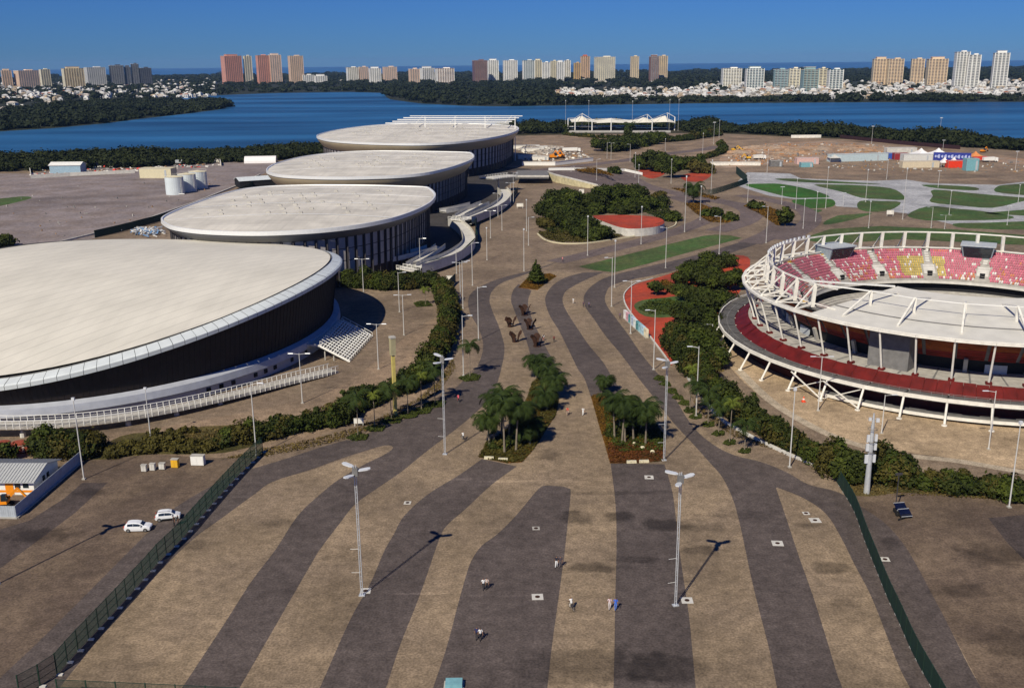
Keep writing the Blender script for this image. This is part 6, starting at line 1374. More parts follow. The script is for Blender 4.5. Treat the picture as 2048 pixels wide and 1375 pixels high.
# ------------------------------------------------------------------ people
def skin_body(name, joints, edges, rad):
    me = bpy.data.meshes.new(name); me.from_pydata(joints, edges, []); o = bpy.data.objects.new(name, me); COL.objects.link(o)
    md = o.modifiers.new('skin', 'SKIN'); sv = me.skin_vertices[0].data
    for i, r in enumerate(rad): sv[i].radius = (r, r) if not hasattr(r, '__len__') else r
    sv[0].use_root = True
    sb = o.modifiers.new('sub', 'SUBSURF'); sb.levels = 1
    dg = bpy.context.evaluated_depsgraph_get(); ev = o.evaluated_get(dg); nm = bpy.data.meshes.new_from_object(ev)
    bpy.data.objects.remove(o); V = [tuple(v.co) for v in nm.vertices]; F = [tuple(p.vertices) for p in nm.polygons]; bpy.data.meshes.remove(nm)
    return V, F
def person_mesh(name, pose):
    # joints, x right, y forward
    st = {'walk': dict(lk=(-.10, .10, .50), la=(-.10, -.02, .08), rk=(.10, .16, .50), ra=(.10, .30, .10), le=(-.27, .06, 1.12), lh=(-.26, .20, .90), re=(.27, -.10, 1.12), rh=(.27, -.12, .86), tor=0.0),
          'stand': dict(lk=(-.10, .02, .50), la=(-.11, 0, .08), rk=(.10, .02, .50), ra=(.11, 0.02, .08), le=(-.26, -.02, 1.12), lh=(-.25, .10, .88), re=(.26, -.02, 1.12), rh=(.22, .20, .98), tor=0.0),
          'ride': dict(lk=(-.11, .38, .72), la=(-.11, .22, .34), rk=(.11, .34, .58), ra=(.11, .24, .14), le=(-.25, .30, 1.18), lh=(-.24, .52, 1.03), re=(.25, .30, 1.18), rh=(.24, .52, 1.03), tor=.22)}[pose]
    T = st['tor']; zp = .94
    J = [(0, 0, zp), (0, .02 + T * .4, 1.16), (0, T * .8, 1.38), (0, T + .02, 1.50), (0, T + .04, 1.60), (0, T + .05, 1.70),
         (-.10, 0, .90), st['lk'], st['la'], (-st['la'][0] * -1, st['la'][1] + .17, st['la'][2] - .045), (.10, 0, .90), st['rk'], st['ra'], (st['ra'][0], st['ra'][1] + .17, st['ra'][2] - .045),
         (-.19, T * .8, 1.41), st['le'], st['lh'], (.19, T * .8, 1.41), st['re'], st['rh'], (0, T + .13, 1.60)]
    E = [(0, 1), (1, 2), (2, 3), (3, 4), (4, 5), (0, 6), (6, 7), (7, 8), (8, 9), (0, 10), (10, 11), (11, 12), (12, 13), (2, 14), (14, 15), (15, 16), (2, 17), (17, 18), (18, 19), (4, 20)]
    R = [(.16, .11), (.14, .10), (.15, .10), .06, .085, .075, .09, .065, .05, .04, .09, .065, .05, .04, .065, .05, .04, .065, .05, .04, .03]
    V, F = skin_body(name, J, E, R)
    mb = MB(); mb.add(V, F)
    for h, e in ((st['lh'], st['le']), (st['rh'], st['re'])):
        h, e = Vector(h), Vector(e); d = (h - e).normalized(); s = d.cross(Vector((0, 1, 0.3))).normalized()
        mb.tube([h, h + d * .05, h + d * .10], [.032, .045, .036], 6)
        for k in range(4): b = h + d * .09 + s * (-.03 + .02 * k); L = (.06, .075, .07, .055)[k]; mb.tube([b, b + d * L * .55, b + d * L * .9 + Vector((0, .02, -.01))], [.010, .009, .007], 5)
        b = h + d * .03 + s * -.035; mb.tube([b, b + d * .03 - s * .03, b + d * .065 - s * .035], [.012, .010, .008], 5)
    mi = []
    for f in mb.f:
        c = sum((Vector(mb.v[i]) for i in f), Vector()) / len(f)
        if c.z > 1.655 or (c.z > 1.53 and c.y < T - .01): k = 3
        elif c.z > 1.47: k = 2
        elif abs(c.x) > .235 and c.z < (1.16 if pose != 'ride' else 1.3): k = 2
        elif c.z > .98 or (pose == 'ride' and c.z > .99): k = 0
        elif c.z > .12 or pose == 'ride': k = 1
        else: k = 3
        mi.append(k)
    mb.m = mi; return mb
CL = {}
def cloth(c):
    if c not in CL: CL[c] = mat('clothing_%d' % len(CL), c, .85, var=.08)
    return CL[c]
PM = {}
def person(label, px, rz, pose, shirt, pants, group='people on the plaza', s=1.0):
    if pose not in PM:
        mb = person_mesh('person', pose); o = mb.build('person', [M['white'], M['black'], M['skin'], M['hair']], None, (0, 0, 0), smooth=True); PM[pose] = o
    else: o = PM[pose].copy(); COL.objects.link(o)
    p = P(*px); o.location = p; o.rotation_euler = (0, 0, rz); o.scale = (s, s, s)
    for i, m_ in enumerate((cloth(shirt), cloth(pants), M['skin'], M['hair'])): o.material_slots[i].link = 'OBJECT'; o.material_slots[i].material = m_
    tag(o, label, 'person', group); return o
BK = []
def bicycle(label, px, rz, group='bicycles'):
    p = P(*px)
    if BK: o = copy_tree(BK[0], p, rz)
    else:
        o = thing('bicycle', label, 'bicycle', tuple(p), rz, group); ORG[o] = Vector((0, 0, 0))
        for y in (-.52, .52):
            mb = MB(); n = 18
            mb.tube([(0, y + .33 * math.cos(2 * math.pi * k / n), .34 + .33 * math.sin(2 * math.pi * k / n)) for k in range(n + 1)], .022, 6, cap=False); w = mb.build('wheel', M['tyre'], o)
            mb = MB()
            for k in range(8): mb.bar((0, y, .34), (0, y + .32 * math.cos(k * math.pi / 4), .34 + .32 * math.sin(k * math.pi / 4)), .006)
            mb.build('spokes', M['galv'], w)
        mb = MB()
        for a, b in (((0, -.52, .34), (0, -.02, .32)), ((0, -.02, .32), (0, -.14, .86)), ((0, -.14, .82), (0, -.52, .34)), ((0, -.02, .32), (0, .36, .78)), ((0, -.12, .76), (0, .36, .82)), ((0, .36, .85), (0, .52, .34))): mb.bar(a, b, .04)
        mb.build('frame', M['pilaster'], o); mb = MB(); mb.bar((-.26, .42, 1.0), (.26, .42, 1.0), .03); mb.bar((0, .34, .82), (0, .42, 1.0), .03); mb.build('handlebar', M['tyre'], o)
        MB().box((0, -.15, .9), (.14, .26, .06), top=(.7, .8)).build('saddle', M['tyre'], o); KIDS[o] = list(o.children); BK.append(o)
    o.location = p; o.rotation_euler = (0, 0, rz); tag(o, label, 'bicycle', group); return o
W, B_, N_ = (.75, .75, .74), (.02, .02, .025), (.03, .035, .12)
person('person in dark top and white shorts walking left of a darker companion', (1113, 1133), 2.9, 'walk', (.02, .02, .035), W); person('person in dark grey walking right of the one in white shorts', (1121, 1133), 2.9, 'walk', (.07, .055, .07), (.12, .10, .10))
person('person in white top and dark trousers, left of a pair on the dark tongue', (967, 1178), 3.4, 'walk', W, B_); person('person in pale top and dark trousers, right of a pair on the dark tongue', (974, 1177), 3.0, 'walk', (.55, .45, .40), B_)
person('lone person in white riding a bicycle on the tan band in the foreground', (1143, 1218), .4, 'ride', W, (.5, .46, .4)); bicycle('bicycle ridden by the lone person in white in the foreground', (1143, 1218), .4)
person('person in pale pink beside the person in blue', (1219, 1217), 3.2, 'walk', (.66, .52, .54), (.6, .55, .55)); person('person in bright blue beside the person in pale pink', (1231, 1218), 3.2, 'walk', (.05, .14, .62), (.09, .2, .62))
person('person in dark blue half hidden by the one in white shirt, lowest pair', (954, 1277), 3.2, 'walk', N_, B_); person('person in white shirt with dark shorts, lowest pair in the picture', (961, 1279), 3.3, 'walk', W, B_)
person('cyclist in pink shirt on the left dark band', (917, 804), .2, 'ride', (.75, .12, .16), (.3, .06, .08)); bicycle('bicycle of the cyclist in pink on the left dark band', (917, 804), .2)
person('person in white shirt riding left of the left palm island', (927, 880), .5, 'ride', W, (.3, .3, .3)); bicycle('bicycle left of the left palm island', (927, 880), .5)
person('person in red pink top between the two palm islands', (1135, 829), 3.1, 'ride', (.80, .14, .10), (.7, .5, .4)); bicycle('bicycle ridden by the person in red pink between the palm islands', (1135, 829), 3.1)
person('person in white between the two palm islands', (1166, 830), 3.1, 'walk', W, W)
person('person in white walking far up the promenade between dark bands', (1146.5, 607), 3.1, 'walk', W, (.6, .55, .5)); person('left person of a dark pair far up the right dark band', (1167, 614), 0, 'walk', (.10, .06, .10), B_); person('right person of a dark pair far up the right dark band', (1178, 615), 0, 'walk', (.14, .12, .22), B_)
person('person in dark red right of the rusty sculptures', (1108, 684), 0, 'stand', (.16, .03, .03), B_); person('person in white beside the lowest rusty sculpture', (1087, 681), 0, 'stand', W, (.3, .1, .1)); person('person in purple beside the painted blocks', (1240, 637), 1.2, 'stand', (.12, .08, .30), B_)
person('person in pink far up beside the long lawn', (1125, 523), 0, 'ride', (.7, .25, .25), (.4, .2, .2)); bicycle('bicycle far up beside the long lawn', (1125, 523), .3)
person('dark dressed person standing beside the white crossover, left', (349, 1051), 2.5, 'stand', (.05, .03, .025), B_); person('dark dressed person standing between the crossover and the fence', (357, 1049), 2.2, 'stand', B_, (.06, .035, .03))

# ------------------------------------------------------------------ foliage
def leaf_cloud(blobs, per_m2, size, rng, core=True, up=.25, shell=.45):
    V = []; F = []; nv = 0
    for (cx, cy, cz, rx, ry, rz) in blobs:
        area = 4 * math.pi * ((rx * ry) ** 1.6 / 3 + (rx * rz) ** 1.6 / 3 + (ry * rz) ** 1.6 / 3) ** (1 / 1.6); n = max(8, int(area * per_m2))
        d = rng.normal(size=(n, 3)); d /= np.linalg.norm(d, axis=1)[:, None]
        ph = rng.uniform(0, 6.28, 6); bump = 1 + .16 * np.sin(3.1 * d[:, 0] * 2 + ph[0]) * np.sin(2.7 * d[:, 1] * 2 + ph[1]) + .12 * np.sin(5.3 * d[:, 2] + ph[2] + 4 * d[:, 0])
        r = (1 - shell * rng.random(n) ** 1.8) * bump
        c = np.array([cx, cy, cz]) + d * r[:, None] * np.array([rx, ry, rz])
        keep = c[:, 2] > .05; c = c[keep]; d = d[keep]; n = len(c)
        if n == 0: continue
        nrm = d * .9 + rng.normal(size=(n, 3)) * .55 + np.array([0, 0, up]); nrm /= np.linalg.norm(nrm, axis=1)[:, None]
        t1 = np.cross(nrm, rng.normal(size=(n, 3))); t1 /= np.linalg.norm(t1, axis=1)[:, None]; t2 = np.cross(nrm, t1)
        s = size * rng.uniform(.55, 1.45, n)[:, None]; a = rng.uniform(.45, .8, n)[:, None]
        bend = nrm * s * rng.uniform(-.3, .1, n)[:, None]
        q = np.stack([c - t1 * s + bend, c - t2 * s * a, c + t1 * s + bend, c + t2 * s * a], 1)
        V.append(q.reshape(-1, 3)); F.append(np.arange(n * 4).reshape(-1, 4) + nv); nv += n * 4
        if core:
            la, lo = 5, 8; cv = []
            for i in range(la + 1):
                th = math.pi * i / la
                for j in range(lo):
                    f = 2 * math.pi * j / lo; k = .66 * rng.uniform(.9, 1.1); cv.append((cx + rx * k * math.sin(th) * math.cos(f), cy + ry * k * math.sin(th) * math.sin(f), max(.02, cz + rz * k * math.cos(th))))
            cf = [(i * lo + j, i * lo + (j + 1) % lo, (i + 1) * lo + (j + 1) % lo, (i + 1) * lo + j) for i in range(la) for j in range(lo)]
            V.append(np.array(cv)); F.append(np.array(cf) + nv); nv += len(cv)
    return np.concatenate(V), np.concatenate(F)
def tree(label, px, h, r, leaf='leafd', name='tree', cat='tree', group='trees', blobs=7, dens=9, size=.34, trunk=.25, low=.25, seed=0, flat=.75):
    p = P(*px) if not isinstance(px, Vector) else px; rng = np.random.default_rng(seed + int(px[0] * 7 + px[1]))
    t = thing(name, label, cat, tuple(p), 0, group)
    bl = [(p.x, p.y, h * (low + (1 - low) * .5), r * .72, r * .72, h * (1 - low) * .42)]; tips = []
    for k in range(blobs):
        a = 2 * math.pi * k / blobs + rng.uniform(-.4, .4); q = rng.uniform(.42, .72); z = h * (low + (1 - low) * rng.uniform(.18, .8)); rr = r * rng.uniform(.36, .55)
        bl.append((p.x + r * q * math.cos(a), p.y + r * q * math.sin(a), z, rr, rr, rr * flat)); tips.append(bl[-1])
    bl.append((p.x + rng.uniform(-.2, .2) * r, p.y, h - r * .3, r * .45, r * .45, r * .34))
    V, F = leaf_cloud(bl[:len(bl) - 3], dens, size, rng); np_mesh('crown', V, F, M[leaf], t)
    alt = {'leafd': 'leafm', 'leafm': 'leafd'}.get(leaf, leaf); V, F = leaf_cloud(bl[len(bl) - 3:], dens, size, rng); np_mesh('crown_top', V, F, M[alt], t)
    mb = MB(); top = Vector((p.x, p.y, h * .55)); mb.tube([p, p + Vector((.1 * r * .3, 0, h * .25)), top], [trunk, trunk * .8, trunk * .5], 7)
    for b in tips[:5]: mb.tube([p + Vector((0, 0, h * low * .8 + .3)), Vector(b[:3])], [trunk * .5, trunk * .18], 5)
    mb.build('trunk', M['bark'], t); return t
def shrub_row(label, px, hr, rr, step, leaf='leafd', name='hedge', cat='hedge', group='hedges', dens=9, size=.30, jitter=.5, seed=0, stems=True):
    """row of overlapping rounded bushes along a ground line: one hedge"""
    rng = np.random.default_rng(seed + 77); raw = [P(x, y) for x, y in px]; line = resample([Vector((q[0], q[1], 0)) for q in cat_rom([tuple(p)[:2] for p in raw], 5)], step)
    t = thing(name, label, cat, tuple(line[0]), 0, group); bl = []
    for q in line:
        for k in range(2 if rr[1] > 1.6 else 1):
            r = rng.uniform(*rr); h = rng.uniform(*hr) * (1.35 if rng.random() < .14 else 1.0); bl.append((q.x + rng.normal() * jitter, q.y + rng.normal() * jitter, h * .48, r, r, h * .55))
            bl.append((q.x + rng.normal() * jitter * 1.3, q.y + rng.normal() * jitter * 1.3, h * .8, r * .6, r * .6, h * .3))
    mix = {'leafd': ('leafd', 'leafd', 'leafm', 'leafy'), 'leafm': ('leafm', 'leafm', 'leafd', 'leafy')}.get(leaf, (leaf,)); groups = {}
    for i_, b_ in enumerate(bl): groups.setdefault(mix[int(rng.integers(len(mix)))], []).append(b_)
    for lf, bs in groups.items(): V, F = leaf_cloud(bs, dens, size, rng); np_mesh('foliage', V, F, M[lf], t)
    if stems:
        mb = MB()
        for q in line: mb.tube([q, q + Vector((rng.normal() * .2, rng.normal() * .2, hr[0] * .6))], [.09, .05], 5)
        mb.build('stems', M['bark'], t)
    return t
def cover(label, px, h, per_m2, size, leaf, name='ground_cover', seed=0, kind='stuff', z0=.02):
    """low planting over a traced bed"""
    rng = np.random.default_rng(seed + 5); poly = np.array([tuple(P(x, y))[:2] for x, y in px]); x0, y0 = poly.min(0); x1, y1 = poly.max(0); n = int((x1 - x0) * (y1 - y0) * per_m2)
    c = np.stack([rng.uniform(x0, x1, n), rng.uniform(y0, y1, n)], 1); ins = np.zeros(n, bool); j = len(poly) - 1
    for i in range(len(poly)):
        xi, yi = poly[i]; xj, yj = poly[j]; cond = ((yi > c[:, 1]) != (yj > c[:, 1])) & (c[:, 0] < (xj - xi) * (c[:, 1] - yi) / (yj - yi + 1e-12) + xi); ins ^= cond; j = i
    c = c[ins]; n = len(c); hh = h * (.35 + .65 * np.abs(np.sin(c[:, 0] * .9 + seed) * np.sin(c[:, 1] * .7 + 1.3 * seed))) * rng.uniform(.3, 1.1, n)
    c = np.column_stack([c, z0 + hh]); nrm = rng.normal(size=(n, 3)) * .6 + np.array([0, 0, 1.0]); nrm /= np.linalg.norm(nrm, axis=1)[:, None]
    t1 = np.cross(nrm, rng.normal(size=(n, 3))); t1 /= np.linalg.norm(t1, axis=1)[:, None]; t2 = np.cross(nrm, t1); s = size * rng.uniform(.5, 1.5, n)[:, None]
    V = np.stack([c - t1 * s, c - t2 * s * .6, c + t1 * s, c + t2 * s * .6], 1).reshape(-1, 3); F = np.arange(n * 4).reshape(-1, 4)
    return np_mesh(name, V, F, M[leaf], None, tuple(P(*px[0])), label=label, cat='ground cover', kind=kind)

# palms -------------------------------------------------------------
def frond_mesh(L, droop, seed):
    rng = random.Random(seed); V = []; F = []; n = 15; pts = []
    for i in range(n + 1):
        f = i / n; ang = math.radians(52) - droop * f * 1.9; 
        if i == 0: pts.append(Vector((0, 0, 0)))
        else: pts.append(pts[-1] + Vector((math.cos(ang), 0, math.sin(ang))) * L / n)
    for i in range(1, n):
        d = (pts[i + 1] - pts[i]).normalized(); f = i / n; w = L * .34 * math.sin(math.pi * (.12 + .85 * f)) ** .7
        for s in (-1, 1):
            for k in range(2):
                o = pts[i].lerp(pts[i + 1], k * .5); dr = rng.uniform(.35, .9); tip = o + Vector((d.x * w * .55, s * w * .75, -w * dr)) ; wd = d * .058 * L / 2.6
                b = len(V); V += [o - wd, o + wd, tip + wd * .2, tip - wd * .2]; F.append((b, b + 1, b + 2, b + 3))
    for a, c in zip(pts, pts[1:]):
        b = len(V); u = Vector((0, .02, 0)); V += [a - u, a + u, c + u, c - u]; F.append((b, b + 1, b + 2, b + 3))
    me = bpy.data.meshes.new('frond'); me.from_pydata([tuple(v) for v in V], [], F); return me
FR = {}
def frond_data(kind, k):
    key = (kind, k)
    if key not in FR:
        L = 3.7 if kind == 'frond' else 2.1; me = frond_mesh(L, 1.15 + .18 * k, k); me.materials.append(M[kind]); FR[key] = me
    return FR[key]
def palm(label, px, h, n=15, kind='frond', sc=1.0, fruit=False, lean=0.0, group='palms on the islands', r=.17):
    p = P(*px); rr = random.Random(int(px[0] * 31 + px[1])); t = thing('palm_tree', label, 'palm tree', tuple(p), 0, group); ORG[t] = Vector((0, 0, 0)); la = rr.uniform(0, 6.28); lx, ly = lean * math.cos(la), lean * math.sin(la)
    MB().tube([(0, 0, 0), (lx * .2, ly * .2, h * .3), (lx * .55, ly * .55, h * .65), (lx, ly, h)], [r * 1.4, r, r * .9, r * .75], 8).build('trunk', M['palmbark'], t)
    MB().tube([(lx, ly, h - .2), (lx, ly, h + .5)], [r * .9, r * .5], 7).build('crown_shaft', M['frond'], t)
    for k in range(n):
        o = bpy.data.objects.new('frond', frond_data(kind, k % 4)); COL.objects.link(o); o.parent = t; o.location = (lx, ly, h + .25)
        tier = k / n; o.rotation_euler = (rr.uniform(-.25, .25), math.radians(-38 + 78 * tier) + rr.uniform(-.12, .12), k * 2.399 + rr.uniform(-.2, .2)); s = sc * rr.uniform(.85, 1.15); o.scale = (s, s, s)
    if fruit:
        mb = MB(); rg = np.random.default_rng(3)
        for q in rg.normal(size=(26, 3)): mb.box((lx + .35 + q[0] * .12, ly - .35 + q[1] * .12, h - .5 + q[2] * .28), (.16, .16, .16), q[0])
        mb.build('fruit_cluster', M['fruit'], t)
    return t
def hp(b, ty): return max(2.0, HT(b[0], b[1], ty))
for i, (bx, by, cy_, fr, lab) in enumerate(((988, 886, 800, 0, 'palm at the upper left of the left island'), (979, 889, 838, 0, 'leftmost low palm of the left island'), (1009, 906, 812, 0, 'palm standing at the front of the left island'), (1032, 902, 820, 1, 'palm with a yellow fruit cluster on the left island'), (1042, 884, 822, 0, 'palm in the dark middle of the left island'), (1060, 889, 856, 0, 'low palm at the right of the left island'), (1003, 872, 788, 0, 'tallest palm of the left island'), (1018, 880, 800, 0, 'palm behind the fruiting palm of the left island'),
    (1073, 756, 722, 0, 'topmost palm nearest the rusty sculptures'), (1083, 760, 728, 0, 'palm just right of the topmost one below the sculptures'), (1100, 790, 745, 0, 'palm with wide fronds right of the island path'), (1106, 800, 762, 0, 'palm casting the big shadow on the tan band'), (1094, 822, 792, 0, 'low bright palm above the orange bed'))):
    palm(lab, (bx, by), hp((bx, by), cy_), 22, 'frond', 1.0, bool(fr), .5, 'palms on the left island')
for i, (bx, by, cy_, fr, lab) in enumerate(((1204, 786, 764, 0, 'small lone palm above the right island'), (1209, 784, 762, 0, 'smaller twin beside the lone palm above the right island'), (1229, 876, 800, 0, 'left palm in the dark clump of the right island'), (1244, 885, 810, 0, 'front palm in the dark clump of the right island'), (1250, 884, 806, 0, 'central palm in the dark clump of the right island'), (1267, 879, 826, 0, 'leaning palm at the right of the dark clump'), (1291, 889, 822, 1, 'palm with a yellow fruit cluster on the right island'), (1281, 872, 815, 0, 'palm behind the fruiting palm of the right island'), (1238, 866, 812, 0, 'rear palm in the dark clump of the right island'))):
    palm(lab, (bx, by), hp((bx, by), cy_), 22, 'frond', 1.0 if i > 1 else .7, bool(fr), .5, 'palms on the right island')
for i, (bx, by, cy_, lab) in enumerate(((716, 872, 797, 'first'), (750, 854, 792, 'second'), (783, 838, 780, 'third'), (816, 828, 764, 'fourth'), (843, 819, 752, 'fifth'), (870, 806, 740, 'sixth'), (940, 753, 692, 'seventh'), (851, 610, 579, 'eighth'))):
    palm('%s young thin palm from the notice board along the left path' % lab, (bx, by), hp((bx, by), cy_), 9, 'frondy' if i % 3 == 1 else 'frond', .95, False, .15, 'young palms along the left path', .08)
    cover('grass tuft at the foot of the %s young palm on the left path' % lab, [(bx - 24, by + 4), (bx, by - 5), (bx + 22, by - 2), (bx + 16, by + 8), (bx - 10, by + 10)] if i < 7 else [(bx - 24, by - 4), (bx + 4, by - 8), (bx + 14, by + 2), (bx - 18, by + 4)], .4, 70, .2, 'grass', 'grass_tuft', i)
for i, (bx, by, cy_, lab) in enumerate(((1380, 820, 738, 'first'), (1391, 832, 768, 'second'), (1416, 848, 788, 'third'), (1437, 866, 810, 'fourth'), (1459, 884, 806, 'fifth'), (1489, 901, 850, 'sixth'))):
    palm('%s young thin palm from the red floor along the right path' % lab, (bx, by), hp((bx, by), cy_), 9, 'frondy' if i in (0, 4) else 'frond', 1.0, False, .15, 'young palms along the right path', .09)
    cover('grass tuft at the foot of the %s young palm on the right path' % lab, [(bx - 14, by + 3), (bx - 4, by - 5), (bx + 12, by - 3), (bx + 12, by + 5), (bx - 4, by + 7)], .4, 70, .2, 'grass', 'grass_tuft', i + 20)
for i, (bx, by) in enumerate(((1318, 756), (1330, 767), (1343, 782), (1355, 794), (1367, 805))):
    cover('grass patch number %s below the red floor on the right path' % ('one', 'two', 'three', 'four', 'five')[i], [(bx - 12, by + 2), (bx - 2, by - 6), (bx + 10, by - 2), (bx + 12, by + 6), (bx, by + 6)], .3, 70, .2, 'grass', 'grass_tuft', i + 40)
palm('lone dark palm by the flower bed at the promenade loop', (1387, 407), hp((1387, 407), 376), 16, 'frond', 2.0, False, .2, 'palms far up the promenade', .3)

# palm islands: beds
LI = [(957, 914), (975, 880), (1000, 870), (1030, 840), (1052, 800), (1065, 765), (1080, 752), (1110, 770), (1118, 800), (1112, 830), (1098, 850), (1080, 880), (1062, 905), (1044, 924), (1015, 926)]
RI = [(1182, 793), (1200, 788), (1250, 790), (1270, 800), (1300, 830), (1330, 870), (1330, 921), (1280, 926), (1220, 926), (1210, 890), (1195, 840)]
sheet('island_bed', LI, 0.016, M['bed']); sheet('island_bed', RI, 0.016, M['bed'])
cover('green and orange planting covering the left palm island', LI, .55, 34, .17, 'leafy', seed=1); cover('orange ground cover patches on the left palm island', [(1030, 842), (1052, 802), (1070, 792), (1085, 800), (1080, 830), (1050, 846)], .4, 30, .17, 'leafo', seed=2); cover('yellowing edge planting at the front of the left palm island', [(957, 914), (975, 884), (990, 895), (1030, 908), (1050, 915), (1044, 924), (1015, 926)], .3, 26, .16, 'leafy', seed=3)
cover('rusty ground cover at the front of the right palm island', [(1215, 905), (1215, 885), (1250, 880), (1300, 885), (1330, 880), (1330, 921), (1280, 926), (1220, 926)], .45, 30, .17, 'leafr', seed=4); cover('orange planting along the left edge of the right palm island', [(1182, 793), (1200, 788), (1225, 815), (1225, 880), (1212, 895), (1195, 840)], .45, 30, .17, 'leafo', seed=5); cover('dark planting under the right palm clump', [(1205, 800), (1260, 796), (1300, 835), (1328, 870), (1325, 900), (1240, 905), (1215, 880)], .7, 26, .18, 'leafm', seed=6)
for (x, y, lab) in ((1268, 889, 'left'), (1285, 897, 'middle'), (1305, 905, 'right')):
    p = P(x, y); t = MB(); n = 8; t.loft([[Vector((p.x + r * math.cos(k * math.pi / 4) * (1 + .2 * math.sin(k * 3 + x)), p.y + r * .8 * math.sin(k * math.pi / 4), z)) for k in range(n)] for r, z in ((.45, 0), (.48, .25), (.3, .5), (.05, .58))]); t.build('boulder', M['cream'], None, tuple(p), label='%s pale boulder in the rusty planting of the right island' % lab, cat='rock', group='boulders on the right island')
# bed with the small conifer like tree
cover('orange bed below the small conifer at the promenade bend', [(1038, 574), (1050, 562), (1062, 552), (1100, 548), (1112, 552), (1090, 566), (1075, 578)], .35, 22, .22, 'leafo', seed=7)
sheet('island_bed', [(1036, 575), (1050, 560), (1062, 550), (1100, 546), (1114, 552), (1092, 567), (1075, 580)], 0.016, M['bed'])
def conifer(label, px, h, r, leaf='leafm', seed=1):
    p = P(*px); rng = np.random.default_rng(seed); t = thing('conifer', label, 'tree', tuple(p), 0, 'trees'); bl = []
    for k in range(7):
        f = k / 6; rr = r * (1 - .85 * f); z = h * (.22 + .74 * f)
        for j in range(4 if k < 5 else 1):
            a = j * 1.57 + k * .7; bl.append((p.x + rr * .5 * math.cos(a), p.y + rr * .5 * math.sin(a), z, rr * .62, rr * .62, h * .07))
    V, F = leaf_cloud(bl, 9, .32, rng, core=False, shell=.8); np_mesh('crown', V, F, M[leaf], t); MB().tube([p, p + Vector((0, 0, h * .95))], [.2, .05], 7).build('trunk', M['bark'], t)
conifer('small spreading conifer in the orange bed at the promenade bend', (1073, 568), hp((1073, 568), 518), 2.9)
# hedges along the left
shrub_row('dark hedge stretch left of the young palms, lower part', [(520, 880), (570, 868), (620, 858), (670, 850), (700, 838)], (2.2, 3.8), (1.6, 2.6), 1.8, seed=1); shrub_row('dark hedge stretch behind the yellow column', [(690, 832), (740, 812), (790, 788), (830, 765)], (2.0, 3.4), (1.4, 2.2), 1.8, seed=2); shrub_row('dark hedge stretch rising to the promenade bend', [(820, 782), (850, 752), (872, 722), (885, 690)], (2.6, 4.4), (1.6, 2.6), 1.9, 'leafm', seed=3); shrub_row('tall hedge stretch beside the leftmost dark band bend', [(880, 705), (893, 670), (900, 640), (893, 610), (882, 585)], (3.0, 5.0), (1.8, 2.8), 2.0, 'leafm', seed=4)
shrub_row('shrub mass in front of the nearest arena ramps', [(695, 572), (720, 576), (760, 578), (800, 578), (840, 575), (870, 570)], (3.0, 5.5), (2.0, 3.2), 2.4, seed=5); shrub_row('big dark shrub beside the site cabin fence', [(80, 905), (110, 915), (140, 908), (175, 912), (205, 904)], (3.4, 5.0), (2.2, 3.0), 1.8, seed=6); shrub_row('dark shrub at the left edge behind the site cabin', [(-30, 925), (0, 922), (30, 918)], (2.0, 3.2), (1.6, 2.4), 1.8, seed=7)
shrub_row('yellow green weeds behind the utility cabinets', [(225, 912), (280, 902), (340, 898), (400, 902), (440, 895)], (1.3, 2.4), (1.0, 1.7), 1.1, 'leafy', seed=8, name='weed_bank', cat='weeds'); shrub_row('dark bush between weeds and mesh fence', [(445, 890), (480, 884), (515, 882)], (2.0, 3.4), (1.5, 2.2), 1.6, seed=9)
shrub_row('low sparse bushes at the edge of the velodrome forecourt', [(690, 800), (720, 792), (745, 780)], (1.2, 2.2), (.9, 1.4), 2.0, seed=10); shrub_row('low shrubs under the railed ramp', [(300, 872), (360, 866), (400, 862)], (.8, 1.4), (.8, 1.2), 1.6, 'leafy', seed=11)
# hedge and trees on the right
shrub_row('dark hedge along the right path, upper stretch', [(1345, 690), (1365, 720), (1390, 752), (1415, 780)], (3.6, 6.0), (2.2, 3.2), 2.2, seed=12); shrub_row('dark hedge along the right path, middle stretch', [(1410, 780), (1450, 815), (1490, 842), (1530, 862)], (2.8, 4.4), (1.9, 2.8), 2.0, seed=13); shrub_row('dark hedge along the right path, lower stretch', [(1525, 868), (1570, 892), (1610, 912), (1650, 930)], (2.6, 4.0), (1.8, 2.6), 2.0, seed=14)
shrub_row('large rounded bush left of the telecom pole', [(1668, 948), (1690, 955), (1712, 962)], (3.8, 5.2), (2.2, 3.0), 1.8, seed=15); shrub_row('large rounded bush right of the telecom pole', [(1755, 962), (1785, 965), (1815, 968)], (3.8, 5.4), (2.2, 3.0), 1.8, seed=16); shrub_row('low bushes between the big bush and the far right hedge', [(1825, 972), (1855, 976), (1880, 978)], (1.6, 2.6), (1.2, 1.8), 1.6, 'leafm', seed=17); shrub_row('dark hedge at the far right below the forecourt', [(1885, 980), (1930, 985), (1980, 990), (2010, 992)], (2.2, 3.4), (1.6, 2.3), 1.8, seed=18); shrub_row('bush at the right picture edge', [(2025, 1000), (2060, 1004), (2100, 1008)], (2.4, 3.4), (1.6, 2.3), 1.8, seed=19)
